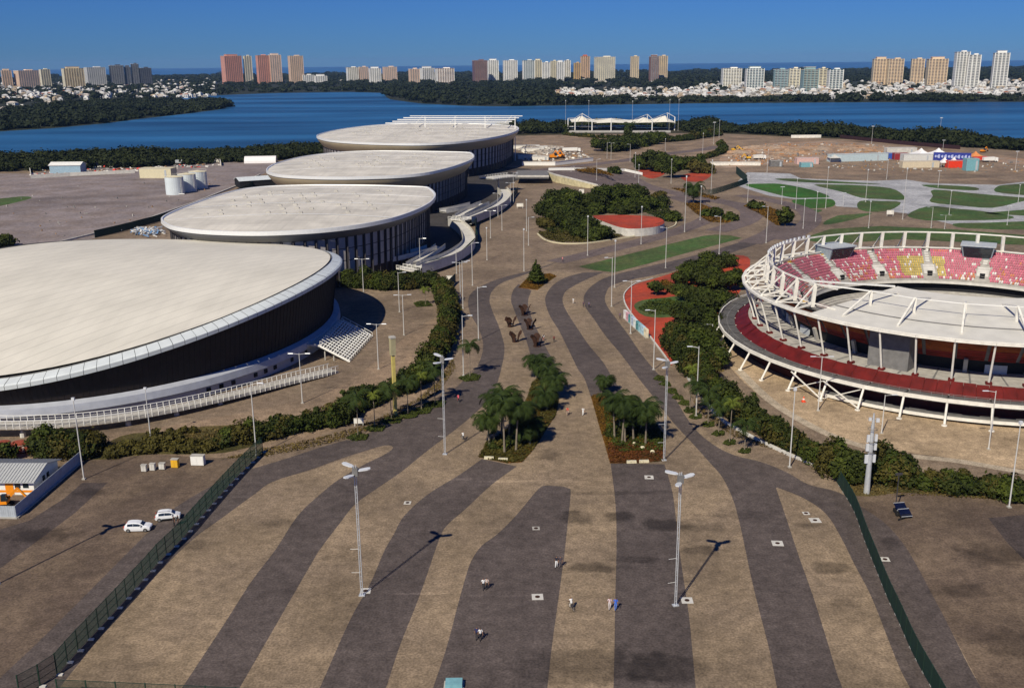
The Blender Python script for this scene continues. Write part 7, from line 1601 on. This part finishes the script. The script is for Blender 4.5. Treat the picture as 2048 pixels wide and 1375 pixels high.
for i, (x, y, h, r, lf, lab) in enumerate(((1385, 560, 6.5, 5.5, 'leafm', 'broad tree left of the stadium ring, upper one'), (1420, 575, 6.5, 5.5, 'leafd', 'broad dark tree touching the stadium ring on its left'), (1460, 580, 6.0, 4.5, 'leafd', 'tree at the left foot of the stadium ring'), (1405, 620, 6.5, 5.5, 'leafd', 'dark tree between play lawn and stadium'), (1375, 650, 6.5, 5.0, 'leafd', 'dark tree right of the play lawn'), (1440, 625, 6.0, 5.0, 'leafd', 'dark tree beside the stadium walkway'), (1415, 665, 6.5, 5.5, 'leafd', 'dark tree above the forecourt corner'), (1365, 690, 6.0, 4.5, 'leafm', 'dark tree at the red floor lower tip'), (1395, 705, 6.0, 5.0, 'leafd', 'dark tree left of the forecourt lamp'), (1430, 735, 5.0, 4.0, 'leafd', 'lower tree before the forecourt corner'), (1312, 590, 4.5, 2.6, 'leafm', 'small tree on the red floor left of the others'), (1345, 585, 2.2, 2.5, 'leafy', 'yellowish bush on the red floor'), (1362, 572, 4.0, 3.2, 'leafm', 'rounded green bush between the orange bush and the dark trees'), (1330, 575, 1.6, 2.6, 'leafo', 'low orange brown bush on the upper red floor'), (1372, 600, 4.6, 3.6, 'leafm', 'green tree at the edge of the play lawn'), (1385, 552, 2.6, 3.0, 'leafo', 'orange brown bush beside the path on the red floor'), (1435, 530, 2.5, 6.5, 'leafm', 'flat topped bush left of the red corner by the stadium'))):
    tree(lab, (x, y), h, r, lf, dens=7, size=.36, seed=i, group='trees left of the stadium', low=.18)
cover('low shrubs on the play lawn', [(1275, 618), (1300, 602), (1340, 600), (1380, 610), (1370, 628), (1300, 630)], .8, 8, .3, 'leafm', seed=8)
cover('low weeds between the stadium trees', [(1360, 700), (1380, 560), (1450, 560), (1470, 620), (1460, 700), (1420, 760)], .5, 6, .35, 'leafd', seed=9)
# round island trees
for i, (x, y, h, r, lf, lab) in enumerate(((1105, 440, 10, 8.5, 'leafd', 'big dark tree at the left of the round island'), (1130, 425, 11, 9, 'leafd', 'tallest dark tree at the left of the round island'), (1140, 455, 8.5, 8, 'leafd', 'dark tree at the lower left of the round island'), (1165, 470, 7, 7, 'leafd', 'dark tree before the red disc'), (1195, 478, 5.5, 6.5, 'leafd', 'low dark tree at the front kerb of the round island'), (1185, 425, 7.5, 8, 'leafd', 'dark tree in the middle of the round island'), (1215, 405, 8, 9, 'leafd', 'dark tree at the top of the round island'), (1255, 400, 7, 9, 'leafd', 'broad tree at the upper right of the round island'), (1270, 420, 5, 9, 'leafm', 'flat green tree behind the red disc'), (1310, 415, 4.5, 7, 'leafd', 'tree right of the red disc'), (1180, 410, 6, 5, 'leafm', 'lighter tree beside the white panel'), (1338, 440, 2.5, 6, 'leafd', 'low dark shrub right of the red disc'), (1245, 425, 4.5, 8, 'leafm', 'green tree just above the red disc'), (1315, 400, 4, 4, 'leafy', 'greyish bush at the right of the round island'), (1090, 455, 4, 4, 'leafy', 'yellowish shrub at the left tip of the round island'))):
    tree(lab, (x, y), h, r, lf, dens=4.2, size=.5, seed=i + 50, group='trees on the round island', low=.12)
cover('brown undergrowth along the round island kerb', [(1075, 466), (1092, 478), (1122, 485), (1170, 485), (1230, 477), (1250, 470), (1180, 465), (1110, 460)], .8, 6, .4, 'leafy', seed=10); cover('scrub covering the round island', [(1080, 455), (1100, 420), (1150, 400), (1230, 392), (1300, 395), (1340, 420), (1345, 445), (1290, 425), (1200, 428), (1180, 460), (1110, 470)], .9, 4, .5, 'leafd', seed=11)
# beds and trees further up
cover('yellow flowering bed on the raised road', [(1145, 352), (1170, 350), (1190, 351), (1215, 360), (1228, 368), (1200, 362), (1160, 358)], .5, 4, .5, 'leafo', seed=12, z0=4.4); cover('orange bed by the lone palm', [(1370, 408), (1395, 405), (1440, 425), (1474, 438), (1455, 446), (1420, 444), (1395, 430)], .6, 5, .45, 'leafo', seed=13); cover('dry bed above the park kerb', [(1340, 376), (1370, 378), (1440, 396), (1430, 400), (1380, 388)], .4, 3, .5, 'leafo', seed=14); cover('dry bed at the outer promenade loop', [(1487, 412), (1510, 405), (1540, 415), (1570, 428), (1582, 440), (1555, 452), (1520, 428)], .6, 5, .45, 'leafo', seed=15)
for i, (x, y, h, r, lf, lab) in enumerate(((1425, 432, 3, 5, 'leafm', 'low green bush in the bed by the lone palm'), (1462, 440, 2.5, 4, 'leafm', 'small bush at the right end of the same bed'), (1512, 418, 3, 4, 'leafd', 'bush on the outer promenade loop'), (1570, 452, 8, 3.6, 'leafd', 'upright tree at the end of the outer promenade loop'), (1290, 338, 9, 9, 'leafm', 'left tree of the far shrub clump by the red floors'), (1318, 342, 12, 10, 'leafd', 'tall tree of the far shrub clump by the red floors'), (1345, 355, 13, 7, 'leafd', 'dark tree beside the thick far post'), (1380, 338, 8, 10, 'leafm', 'right tree of the far shrub clump'), (1400, 345, 6, 9, 'leafy', 'yellowish bush at the right of the far clump'), (1230, 302, 9, 11, 'leafm', 'left tree of the far wood below the tensile canopy'), (1250, 298, 9, 13, 'leafd', 'second tree of the far wood below the tensile canopy'), (1270, 292, 9, 13, 'leafd', 'third tree of the far wood below the tensile canopy'), (1290, 288, 8, 12, 'leafm', 'fourth tree of the far wood below the tensile canopy'), (1308, 284, 7, 11, 'leafd', 'rightmost tree of the far wood below the tensile canopy'), (1205, 302, 9, 9, 'leafm', 'small tree left of the far wood'), (1230, 352, 6, 4, 'leafd', 'dark bush on the raised road'), (1255, 272, 7, 4, 'leafd', 'tree in front of the tensile canopy'), (1120, 264, 5, 9, 'leafm', 'bush mass left of the tensile canopy'), (1090, 264, 6, 10, 'leafm', 'bush mass between far arena and tensile canopy'))):
    tree(lab, (x, y), h, r, lf, dens=1.6, size=.85, seed=i + 90, group='trees far up the promenade', low=.1)
shrub_row('dark hedge strip below the tensile canopy', [(1130, 270), (1180, 275), (1230, 277), (1270, 275)], (1.5, 3), (2, 3.2), 5, seed=21, dens=1.6, size=.8); shrub_row('dark hedge strip on the left slope of the building site', [(1330, 284), (1370, 281), (1410, 275), (1440, 270)], (3, 6), (3, 5), 8, seed=22, dens=1.6, size=.8); shrub_row('scrub along the curved road edge at the building site', [(1400, 318), (1430, 312), (1448, 300), (1440, 290)], (2, 4), (2, 3.5), 5, seed=23, dens=2, size=.7)
shrub_row('dark shrub at the left edge behind the velodrome', [(-20, 495), (0, 494), (14, 493)], (3.5, 5), (3, 4), 3, seed=24, dens=3, size=.6)
palm('far palm in front of the tensile canopy', (1258, 276), 11, 14, 'frond', 2.2, False, .3, 'palms far up the promenade', .35)

# dry verges
cover('dry yellow grass verge below the left hedge', [(440, 918), (520, 898), (600, 884), (690, 862), (760, 836), (830, 800), (880, 760), (905, 715), (912, 735), (880, 782), (800, 834), (700, 876), (600, 900), (520, 915)], .35, 14, .2, 'drygrass', 'dry_grass', 31)
cover('dry yellow grass on the bank below the railed ramp', [(250, 905), (300, 876), (420, 858), (560, 846), (660, 806), (720, 770), (700, 800), (600, 850), (520, 876), (440, 900)], .35, 7, .22, 'drygrass', 'dry_grass', 32)
cover('dry grass at the foot of the right hedge', [(1380, 790), (1420, 828), (1480, 862), (1560, 892), (1650, 928), (1640, 940), (1560, 905), (1470, 875), (1400, 830)], .3, 12, .18, 'drygrass', 'dry_grass', 33)
cover('dry weeds round the telecom pole and trailer', [(1690, 985), (1710, 962), (1760, 965), (1860, 978), (2020, 992), (2020, 1002), (1860, 992), (1760, 990)], .3, 10, .18, 'drygrass', 'dry_grass', 34)
cover('dry grass fringe under the stadium trees', [(1346, 725), (1360, 690), (1400, 690), (1440, 700), (1448, 740), (1420, 770), (1380, 760)], .4, 5, .3, 'drygrass', 'dry_grass', 35)
shrub_row('low dark understorey in the middle of the left palm island', [(1000, 898), (1022, 890), (1045, 880), (1062, 868)], (.9, 1.7), (.9, 1.4), 1.3, 'leafd', 'understorey', 'shrubs', 'island shrubs', seed=41)
shrub_row('low dark understorey in the middle of the right palm island', [(1222, 872), (1245, 868), (1268, 868), (1290, 876)], (.9, 1.7), (.9, 1.4), 1.3, 'leafd', 'understorey', 'shrubs', 'island shrubs', seed=42)
shrub_row('green brown understorey at the top of the left island', [(1075, 775), (1092, 790), (1100, 812)], (.6, 1.1), (.7, 1.1), 1.3, 'leafy', 'understorey', 'shrubs', 'island shrubs', seed=43)
# ------------------------------------------------------------------ woods by the water
def wood(name, label, quads, n, hr, rr, size, leaf, per, seed, cat='wood'):
    """trees crowding a traced strip: quads = [(far_px, near_px), ...] along the strip"""
    rng = np.random.default_rng(seed); V = []; F = []; nv = 0; A = [P(*a) for a, b in quads]; B = [P(*b) for a, b in quads]; L = np.cumsum([0] + [((A[i + 1] + B[i + 1]) / 2 - (A[i] + B[i]) / 2).length for i in range(len(A) - 1)])
    bl = []
    for k in range(n):
        s = rng.uniform(0, L[-1]); i = min(int(np.searchsorted(L, s)) - 1, len(A) - 2); i = max(i, 0); f = (s - L[i]) / (L[i + 1] - L[i]); g = rng.random()
        p = A[i].lerp(A[i + 1], f).lerp(B[i].lerp(B[i + 1], f), g); h = rng.uniform(*hr) * (1 + .25 * math.sin(s * .013 + seed) + .15 * math.sin(s * .05)); r = rng.uniform(*rr); bl.append((p.x, p.y, h * .5, r, r, h * .5))
    V, F = leaf_cloud(bl, per, size, rng, core=True, up=.4); return np_mesh(name, V, F, M[leaf], None, (bl[0][0], bl[0][1], 0), label=label, cat=cat, kind='stuff')
wood('mangrove', 'dark mangrove belt along the near lagoon shore at left', [((-250, 330), (-250, 352)), ((0, 323), (0, 345)), ((300, 313), (300, 334)), ((560, 301), (560, 320)), ((640, 296), (640, 312)), ((700, 290), (700, 305))], 650, (5, 8.5), (4, 7), 1.0, 'leafman', .42, 1)
wood('mangrove', 'dark mangrove belt along the near lagoon shore at right', [((1000, 260), (1000, 270)), ((1110, 258), (1110, 267)), ((1135, 254), (1135, 256.5)), ((1350, 252), (1350, 254.5)), ((1375, 255), (1375, 264)), ((1420, 256), (1420, 265)), ((1700, 267), (1700, 278)), ((2048, 291), (2048, 302)), ((2300, 308), (2300, 322))], 620, (5.5, 9.5), (5, 8), 1.1, 'leafman', .36, 2)
wood('mangrove', 'tallest tree group of the near lagoon shore behind the building site', [((1385, 255), (1385, 264)), ((1430, 255), (1430, 264))], 30, (9, 12), (5, 7), 1.1, 'leafman', .36, 3)
wood('wooded_spit', 'dark wooded spit reaching into the lagoon at left', [((-300, 232), (-300, 271)), ((0, 224), (0, 262)), ((100, 215), (100, 256)), ((200, 205), (210, 246)), ((280, 200), (280, 237)), ((350, 201), (370, 227)), ((440, 206), (440, 218)), ((458, 209), (458, 213))], 950, (6, 10), (6, 11), 2.2, 'leaffar', .11, 4)
wood('far_wood', 'dark wood on the far shore at left between houses and lagoon', [((-300, 172), (-300, 212)), ((100, 168), (100, 206)), ((300, 165), (340, 195)), ((430, 160), (430, 190)), ((560, 158), (560, 185)), ((700, 157), (700, 183)), ((790, 160), (790, 186))], 1000, (6.5, 11), (8, 15), 3.0, 'leaffar', .06, 5)
wood('far_wood', 'dark wooded point on the far shore in the middle', [((790, 160), (770, 192)), ((860, 158), (850, 206)), ((950, 158), (950, 212)), ((1060, 160), (1060, 212)), ((1110, 162), (1110, 210))], 900, (8, 14), (8, 14), 2.8, 'leaffar', .06, 6)
wood('shore_trees', 'narrow tree belt along the far shore at right', [((1090, 201), (1090, 211)), ((1400, 198), (1400, 206)), ((1700, 196), (1700, 204)), ((2048, 195), (2048, 203)), ((2350, 195), (2350, 203))], 420, (6, 11), (6, 10), 2.4, 'leaffar', .08, 7)
wood('far_wood', 'dark wood behind the far right houses', [((1080, 152), (1090, 178)), ((1400, 150), (1400, 172)), ((1700, 146), (1700, 166)), ((2048, 141), (2048, 160)), ((2350, 138), (2350, 158))], 1000, (10, 16), (9, 18), 3.2, 'leaffar', .055, 8)
wood('far_wood', 'farthest tree line in front of the sea', [((-400, 158), (-400, 168)), ((300, 152), (300, 163)), ((700, 148), (700, 160)), ((1024, 145), (1024, 158)), ((1400, 142), (1400, 155)), ((2048, 136), (2048, 149)), ((2400, 133), (2400, 146))], 1300, (8, 15), (14, 30), 5.0, 'leaffar', .03, 9)
wood('far_wood', 'garden trees among the far right houses', [((1090, 175), (1090, 203)), ((1400, 168), (1400, 199)), ((1700, 166), (1700, 197)), ((2048, 160), (2048, 196)), ((2350, 158), (2350, 196))], 620, (3.5, 7), (4, 7), 2.0, 'leaffar', .09, 10)

# ------------------------------------------------------------------ apartment towers
TM = {k: mat('tower_' + k, c, .7, var=.08, scale=.05) for k, c in dict(salmon=(.64, .30, .22), peach=(.70, .50, .36), cream=(.74, .68, .50), white=(.80, .79, .74), tan=(.70, .57, .38), grey=(.55, .55, .53), brown=(.20, .10, .08), dark=(.035, .04, .06), teal=(.22, .34, .36), yellow=(.60, .42, .16), purple=(.17, .09, .10)).items()}
TW = mat('tower_window', (.10, .11, .125), .3, var=.3, scale=.08)
def tower(x0, x1, yt, yb, wall, label, accent=None, roof='plain', bays=None, D=None, depth=.7, turn=None, group='apartment towers across the lagoon'):
    xm = (x0 + x1) / 2; D = D or max(2250.0, min(3700.0, 56 * FPX / max(8.0, yb - yhor(xm))))
    d = FW + RT * ((xm - 1024) / FPX) + UP * ((687.5 - yhor(xm)) / FPX); d.z = 0; d.normalize()
    base = d * D; s = Q((base.x, base.y, 30))[2] / FPX; W = (x1 - x0) * s; lo, hi = 5.0, 200.0
    for _ in range(30):
        H = (lo + hi) / 2; lo, hi = (H, hi) if Q((base.x, base.y, H))[1] > yt else (lo, H)
    Dp = max(10.0, W * depth)
    yaw = math.atan2(d.y, d.x) - math.pi / 2 + (turn if turn is not None else random.uniform(.12, .32)); W = W / (math.cos(.22) + depth * math.sin(.22))
    t = thing('apartment_tower', label, 'building', (base.x, base.y, 0), yaw, group); ORG[t] = Vector((0, 0, 0)); wm = TM[wall]; am = TM[accent or wall]
    MB().box((0, 0, H / 2), (W - 1.2, Dp - 1.2, H - .5)).build('core_wall', wm if wall != 'dark' else TM['dark'], t)
    nf = max(4, int(H / 3.4)); nb = bays or max(2, int(W / 6.5))
    # window bands recessed between slabs, with piers: joined, far too small to pick apart
    mb = MB()
    for k in range(nf):
        z = H * (k + .55) / nf
        for b in range(nb):
            x = -W / 2 + W * (b + .5) / nb; mb.box((x, -Dp / 2 + .62, z), (W / nb * .62, .1, H / nf * .55), bottom=False)
        ns = max(2, int(Dp / 7))
        for b in range(ns):
            y = -Dp / 2 + Dp * (b + .5) / ns
            for sx in (-1, 1): mb.box((sx * (W / 2 - .6), y, z), (.12, Dp / ns * .45, H / nf * .5), bottom=False)
    mb.build('windows', TW, t, kind='stuff')
    mb = MB()
    for k in range(nf + 1): mb.box((0, -Dp / 2 + .1, H * k / nf + .1), (W * .97, 1.5, .5))
    mb.build('balcony_slabs', am, t, kind='stuff')
    for b in range(nb + 1):
        x = -W / 2 + W * b / nb; MB().box((x * .97, -Dp / 2 + .05, H / 2), (1.4 if b in (0, nb) else .9, 1.8, H)).build('pier', wm, t)
    MB().box((0, 0, H - .2), (W, Dp, .9)).build('parapet', am, t)
    if roof == 'step': MB().box((0, 0, H + 2.2), (W * .62, Dp * .6, 4.6)).build('penthouse', wm, t); MB().box((0, 0, H + 4.9), (W * .68, Dp * .66, .6)).build('roof_slab', am, t)
    elif roof == 'red': MB().box((0, 0, H + 3), (W * .6, Dp * .6, 6), top=(.55, .55)).build('roof', mat('clay_roof', (.35, .09, .05), .8), t)
    else: MB().box((W * .12, 0, H + 1.5), (W * .34, Dp * .4, 3.2)).build('lift_house', wm, t)
    return t
TL = [(0, 20, 141, 160, 'peach', 'leftmost low peach block, cut by the picture edge', 'cream'), (28, 72, 141, 160, 'peach', 'wide low peach block, second from the left', 'white'), (77, 97, 139, 162, 'cream', 'small cream block, third from the left', None), (122, 165, 137, 163, 'cream', 'wide cream block left of the grey ones', 'yellow'), (168, 208, 135, 156, 'grey', 'long grey white block left of the dark glass towers', 'white'),
      (217, 246, 131, 156, 'dark', 'dark glass block with white frame, left one', 'white'), (247, 260, 134, 156, 'dark', 'narrow dark block between the white framed ones', 'grey'), (261, 276, 128, 156, 'dark', 'dark glass block with white frame, taller right one', 'white'), (277, 300, 136, 156, 'dark', 'dark block at the right end of the left group', 'grey'),
      (443, 482, 112, 152, 'salmon', 'wide salmon tower, leftmost of the tall ones', 'peach'), (487, 503, 112, 151, 'cream', 'slim cream tower right of the salmon one', 'grey'), (512, 538, 111, 151, 'salmon', 'salmon half of the double tower', 'peach'), (537, 562, 110, 152, 'peach', 'tan half of the double tower', 'white'), (576, 606, 112, 150, 'peach', 'peach tower standing alone right of the double tower', 'cream'),
      (600, 626, 150, 156, 'white', 'long low white building right of the peach tower', None), (626, 652, 152, 158, 'white', 'second low white building right of the peach tower', None), (691, 716, 135, 151, 'white', 'low white block, left of the middle left cluster', 'cream'), (716, 735, 134, 151, 'peach', 'low pinkish block in the middle left cluster', 'white'), (736, 761, 137, 158, 'white', 'front white block of the middle left cluster', None), (764, 793, 134, 152, 'peach', 'right block of the middle left cluster', 'white'),
      (816, 838, 138, 160, 'peach', 'left block of the low cluster before the big point', 'white'), (839, 867, 136, 157, 'white', 'middle block of the low cluster before the big point', 'grey'), (869, 908, 137, 160, 'white', 'right block of the low cluster before the big point', 'peach'),
      (944, 974, 121, 156, 'purple', 'red brown striped tower left of the white centre tower', 'peach'), (974, 997, 121, 155, 'white', 'white tower attached to the red brown one', None), (1005, 1035, 121, 155, 'white', 'white tower with open base, left one', None), (1044, 1069, 121, 155, 'white', 'white tower with open base, right one', 'teal'), (1068, 1083, 121, 153, 'cream', 'narrow cream tower beside the open base one', None), (1083, 1100, 125, 155, 'white', 'white grid fronted tower, left one', None), (1100, 1115, 122, 152, 'cream', 'cream tower between the two grid fronted ones', None), (1113, 1128, 124, 155, 'white', 'white grid fronted tower, right one', None), (1127, 1141, 121, 150, 'white', 'white tower at the right end of the dense row', 'cream'),
      (1147, 1161, 126, 154, 'yellow', 'short yellow tower below the red topped one', 'peach'), (1160, 1180, 113, 151, 'peach', 'peach tower with a red roof', 'yellow'), (1188, 1230, 114, 152, 'cream', 'wide cream tower with dark balconies', 'white'), (1260, 1278, 113, 150, 'tan', 'slim tan tower standing alone', 'cream'), (1298, 1318, 113, 153, 'brown', 'dark left half of the brown and tan tower', 'white'), (1316, 1335, 112, 152, 'tan', 'tan right half of the brown and tan tower', None),
      (1443, 1485, 137, 160, 'white', 'low white block, first of the right low row', 'cream'), (1491, 1530, 137, 163, 'white', 'low white block, second of the right low row', 'teal'), (1548, 1578, 139, 163, 'teal', 'teal fronted low block of the right low row', 'white'), (1579, 1602, 137, 161, 'cream', 'cream low block next to the teal fronted one', 'white'), (1604, 1638, 139, 166, 'teal', 'blue teal low block in front of the right low row', 'cream'), (1638, 1656, 137, 161, 'cream', 'cream low block behind the blue teal one', None), (1657, 1688, 139, 164, 'white', 'last low block of the right low row', 'teal'),
      (1746, 1778, 118, 154, 'tan', 'left half of the wide tan twin tower', 'peach'), (1776, 1808, 118, 154, 'tan', 'right half of the wide tan twin tower', 'peach'), (1823, 1850, 118, 153, 'tan', 'narrow tan tower right of the twin', 'peach'), (1855, 1896, 118, 155, 'tan', 'wide tan tower left of the white ones', 'peach'), (1910, 1938, 104, 158, 'white', 'tallest white tower at right, left half', 'grey'), (1936, 1962, 110, 158, 'white', 'tallest white tower at right, right half', 'grey'), (1987, 2018, 106, 158, 'white', 'rightmost white tower, standing alone', 'grey')]
for i, (a, b, c, d, w, lab, acc) in enumerate(TL): tower(a, b, c, d, w, lab, acc, 'red' if 'red roof' in lab else ('step' if i % 3 == 0 else 'plain'))

# ------------------------------------------------------------------ houses among the trees on the far shore
def house_mat(name, c):
    mt = mat(name, c, .8, var=.1, scale=.02); nt = mt.node_tree; N = nt.nodes; L = nt.links; b = N['Principled BSDF']; src = b.inputs['Base Color'].links[0].from_socket
    oi = N.new('ShaderNodeObjectInfo'); rp = N.new('ShaderNodeValToRGB'); e = rp.color_ramp.elements; e[0].color = (.22, .20, .18, 1); e[1].color = (1, 1, 1, 1); q = e.new(.35); q.color = (.62, .56, .48, 1); q = e.new(.6); q.color = (.95, .95, .93, 1); L.new(oi.outputs['Random'], rp.inputs[0])
    mx = N.new('ShaderNodeMixRGB'); mx.blend_type = 'MULTIPLY'; mx.inputs[0].default_value = 1; L.new(src, mx.inputs[1]); L.new(rp.outputs[0], mx.inputs[2]); L.new(mx.outputs[0], b.inputs['Base Color']); return mt
def house_proto(kind):
    t = thing('house', 'x', 'house', (0, 0, 0)); w, d, h = ((15, 11, 6.5), (20, 12, 6), (12, 10, 8), (17, 12, 5))[kind]
    wl = M['house_wall'] = M.get('house_wall') or house_mat('house_wall', (.68, .66, .61)); rf = M.get('house_roof') or house_mat('house_roof', (.58, .52, .46)); M['house_roof'] = rf
    MB().box((0, 0, h / 2), (w, d, h)).build('wall', wl, t)
    if kind in (0, 3):
        mb = MB(); o = .8; mb.add([(-w / 2 - o, -d / 2 - o, h), (w / 2 + o, -d / 2 - o, h), (w / 2 + o, d / 2 + o, h), (-w / 2 - o, d / 2 + o, h), (-w / 4, 0, h + 2.6), (w / 4, 0, h + 2.6)], [(0, 1, 5, 4), (1, 2, 5), (2, 3, 4, 5), (3, 0, 4), (3, 2, 1, 0)]); mb.build('roof', rf, t)
    else:
        MB().box((0, 0, h + .2), (w + 1, d + 1, .5)).build('roof', wl, t); MB().box((w * .15, 0, h + 1.6), (w * .5, d * .6, 2.6)).build('upper_storey', wl, t)
    for x in (-.28, .05, .32): MB().box((x * w, -d / 2 - .02, h * .55), (w * .2, .2, h * .36)).build('window', TW, t)
    KIDS[t] = list(t.children); return t
HP = [house_proto(k) for k in range(4)]; used = [0, 0, 0, 0]; HR = random.Random(4)
def houses(n, region, label, group):
    for k in range(n):
        f = HR.random(); x = region[0] + (region[1] - region[0]) * f; y = HR.uniform(region[2], region[3]) + (region[4] if len(region) > 4 else 0) * f
        p = P(x, y); i = HR.randrange(4); s = HR.uniform(.55, .95); rz = HR.uniform(-.5, .5)
        if used[i] == 0: o = HP[i]; o.location = p; o.rotation_euler = (0, 0, rz); o.scale = (s, s, s); used[i] = 1
        else: o = copy_tree(HP[i], p, rz, s)
        o['label'] = label; o['group'] = group
houses(58, (10, 420, 178, 201, -6), 'small white house among dark trees on the far shore at left', 'white houses on the far left shore')
houses(10, (0, 110, 205, 222), 'pale roofed house on the wooded spit at the left edge', 'houses on the left spit')
houses(12, (480, 760, 158, 168, -2), 'small white house in the wood below the salmon towers', 'white houses below the salmon towers')
houses(60, (1075, 1400, 180, 201, -2), 'white villa in the dense rows at the middle far shore', 'white villas on the middle far shore')
houses(125, (1400, 2060, 172, 200, -4), 'white villa in the dense rows at the right far shore', 'white villas on the right far shore')
houses(14, (1090, 1350, 162, 172), 'long white house in the wood behind the middle villas', 'white houses behind the middle villas')

def house_carpet(label, n, region, seed):
    """hundreds of far villas beyond those built singly, too small to pick apart"""
    rr = random.Random(seed); mb = MB()
    for k in range(n):
        f = rr.random(); p = P(region[0] + (region[1] - region[0]) * f, rr.uniform(region[2], region[3]) + region[4] * f); w, d, h = rr.uniform(6, 13), rr.uniform(6, 10), rr.uniform(3, 7.5); m_ = 0 if rr.random() < .68 else (1 if rr.random() < .6 else 2); rz = rr.uniform(-.6, .6)
        mb.box((p.x, p.y, h / 2), (w, d, h), rz, m_)
        if rr.random() < .4: mb.box((p.x, p.y, h + .9), (w + .8, d + .8, 1.8), rz, 3 if rr.random() < .12 else m_, top=(.4, .2))
        else: mb.box((p.x + rr.uniform(-1, 1), p.y, h + 1.1), (w * .5, d * .6, 2.2), rz, m_)
        for s in (-.25, .2): mb.box((p.x + s * w, p.y - d / 2 - .35, h * .5), (w * .22, .2, h * .35), 0, 4)
    mb.build('far_houses', [mat('carpet_white', (.66, .65, .62), .8, var=.1, scale=.03), mat('carpet_grey', (.38, .36, .33), .8), mat('carpet_sand', (.48, .38, .26), .8), mat('carpet_clay', (.30, .11, .06), .8), TW], None, tuple(P((region[0] + region[1]) / 2, region[3])), label=label, cat='houses', kind='stuff')
house_carpet('dense carpet of tiny white houses along the right far shore', 620, (1400, 2060, 166, 200, -5), 1)
house_carpet('dense carpet of tiny white houses along the middle far shore', 200, (1080, 1400, 182, 201, -2), 2)
house_carpet('scatter of tiny white houses along the far left shore', 420, (-40, 430, 168, 204, -8), 3)
# ------------------------------------------------------------------ the hazy air over the lagoon
def haze():
    me = bpy.data.meshes.new('haze'); b = MB(); b.box((0, 8300, 60), (34000, 18200, 124)); me.from_pydata(b.v, [], b.f)
    mt = bpy.data.materials.new('haze_air'); mt.use_nodes = True; N = mt.node_tree.nodes; L = mt.node_tree.links
    for n in list(N): N.remove(n)
    out = N.new('ShaderNodeOutputMaterial'); v = N.new('ShaderNodeVolumePrincipled'); v.inputs['Color'].default_value = (.32, .57, 1.0, 1); v.inputs['Density'].default_value = 2.7e-5; v.inputs['Anisotropy'].default_value = 0.0
    L.new(v.outputs[0], out.inputs['Volume']); me.materials.append(mt)
    o = bpy.data.objects.new('haze', me); COL.objects.link(o); o['kind'] = 'stuff'; o['label'] = 'thin blue haze in the air'
haze()
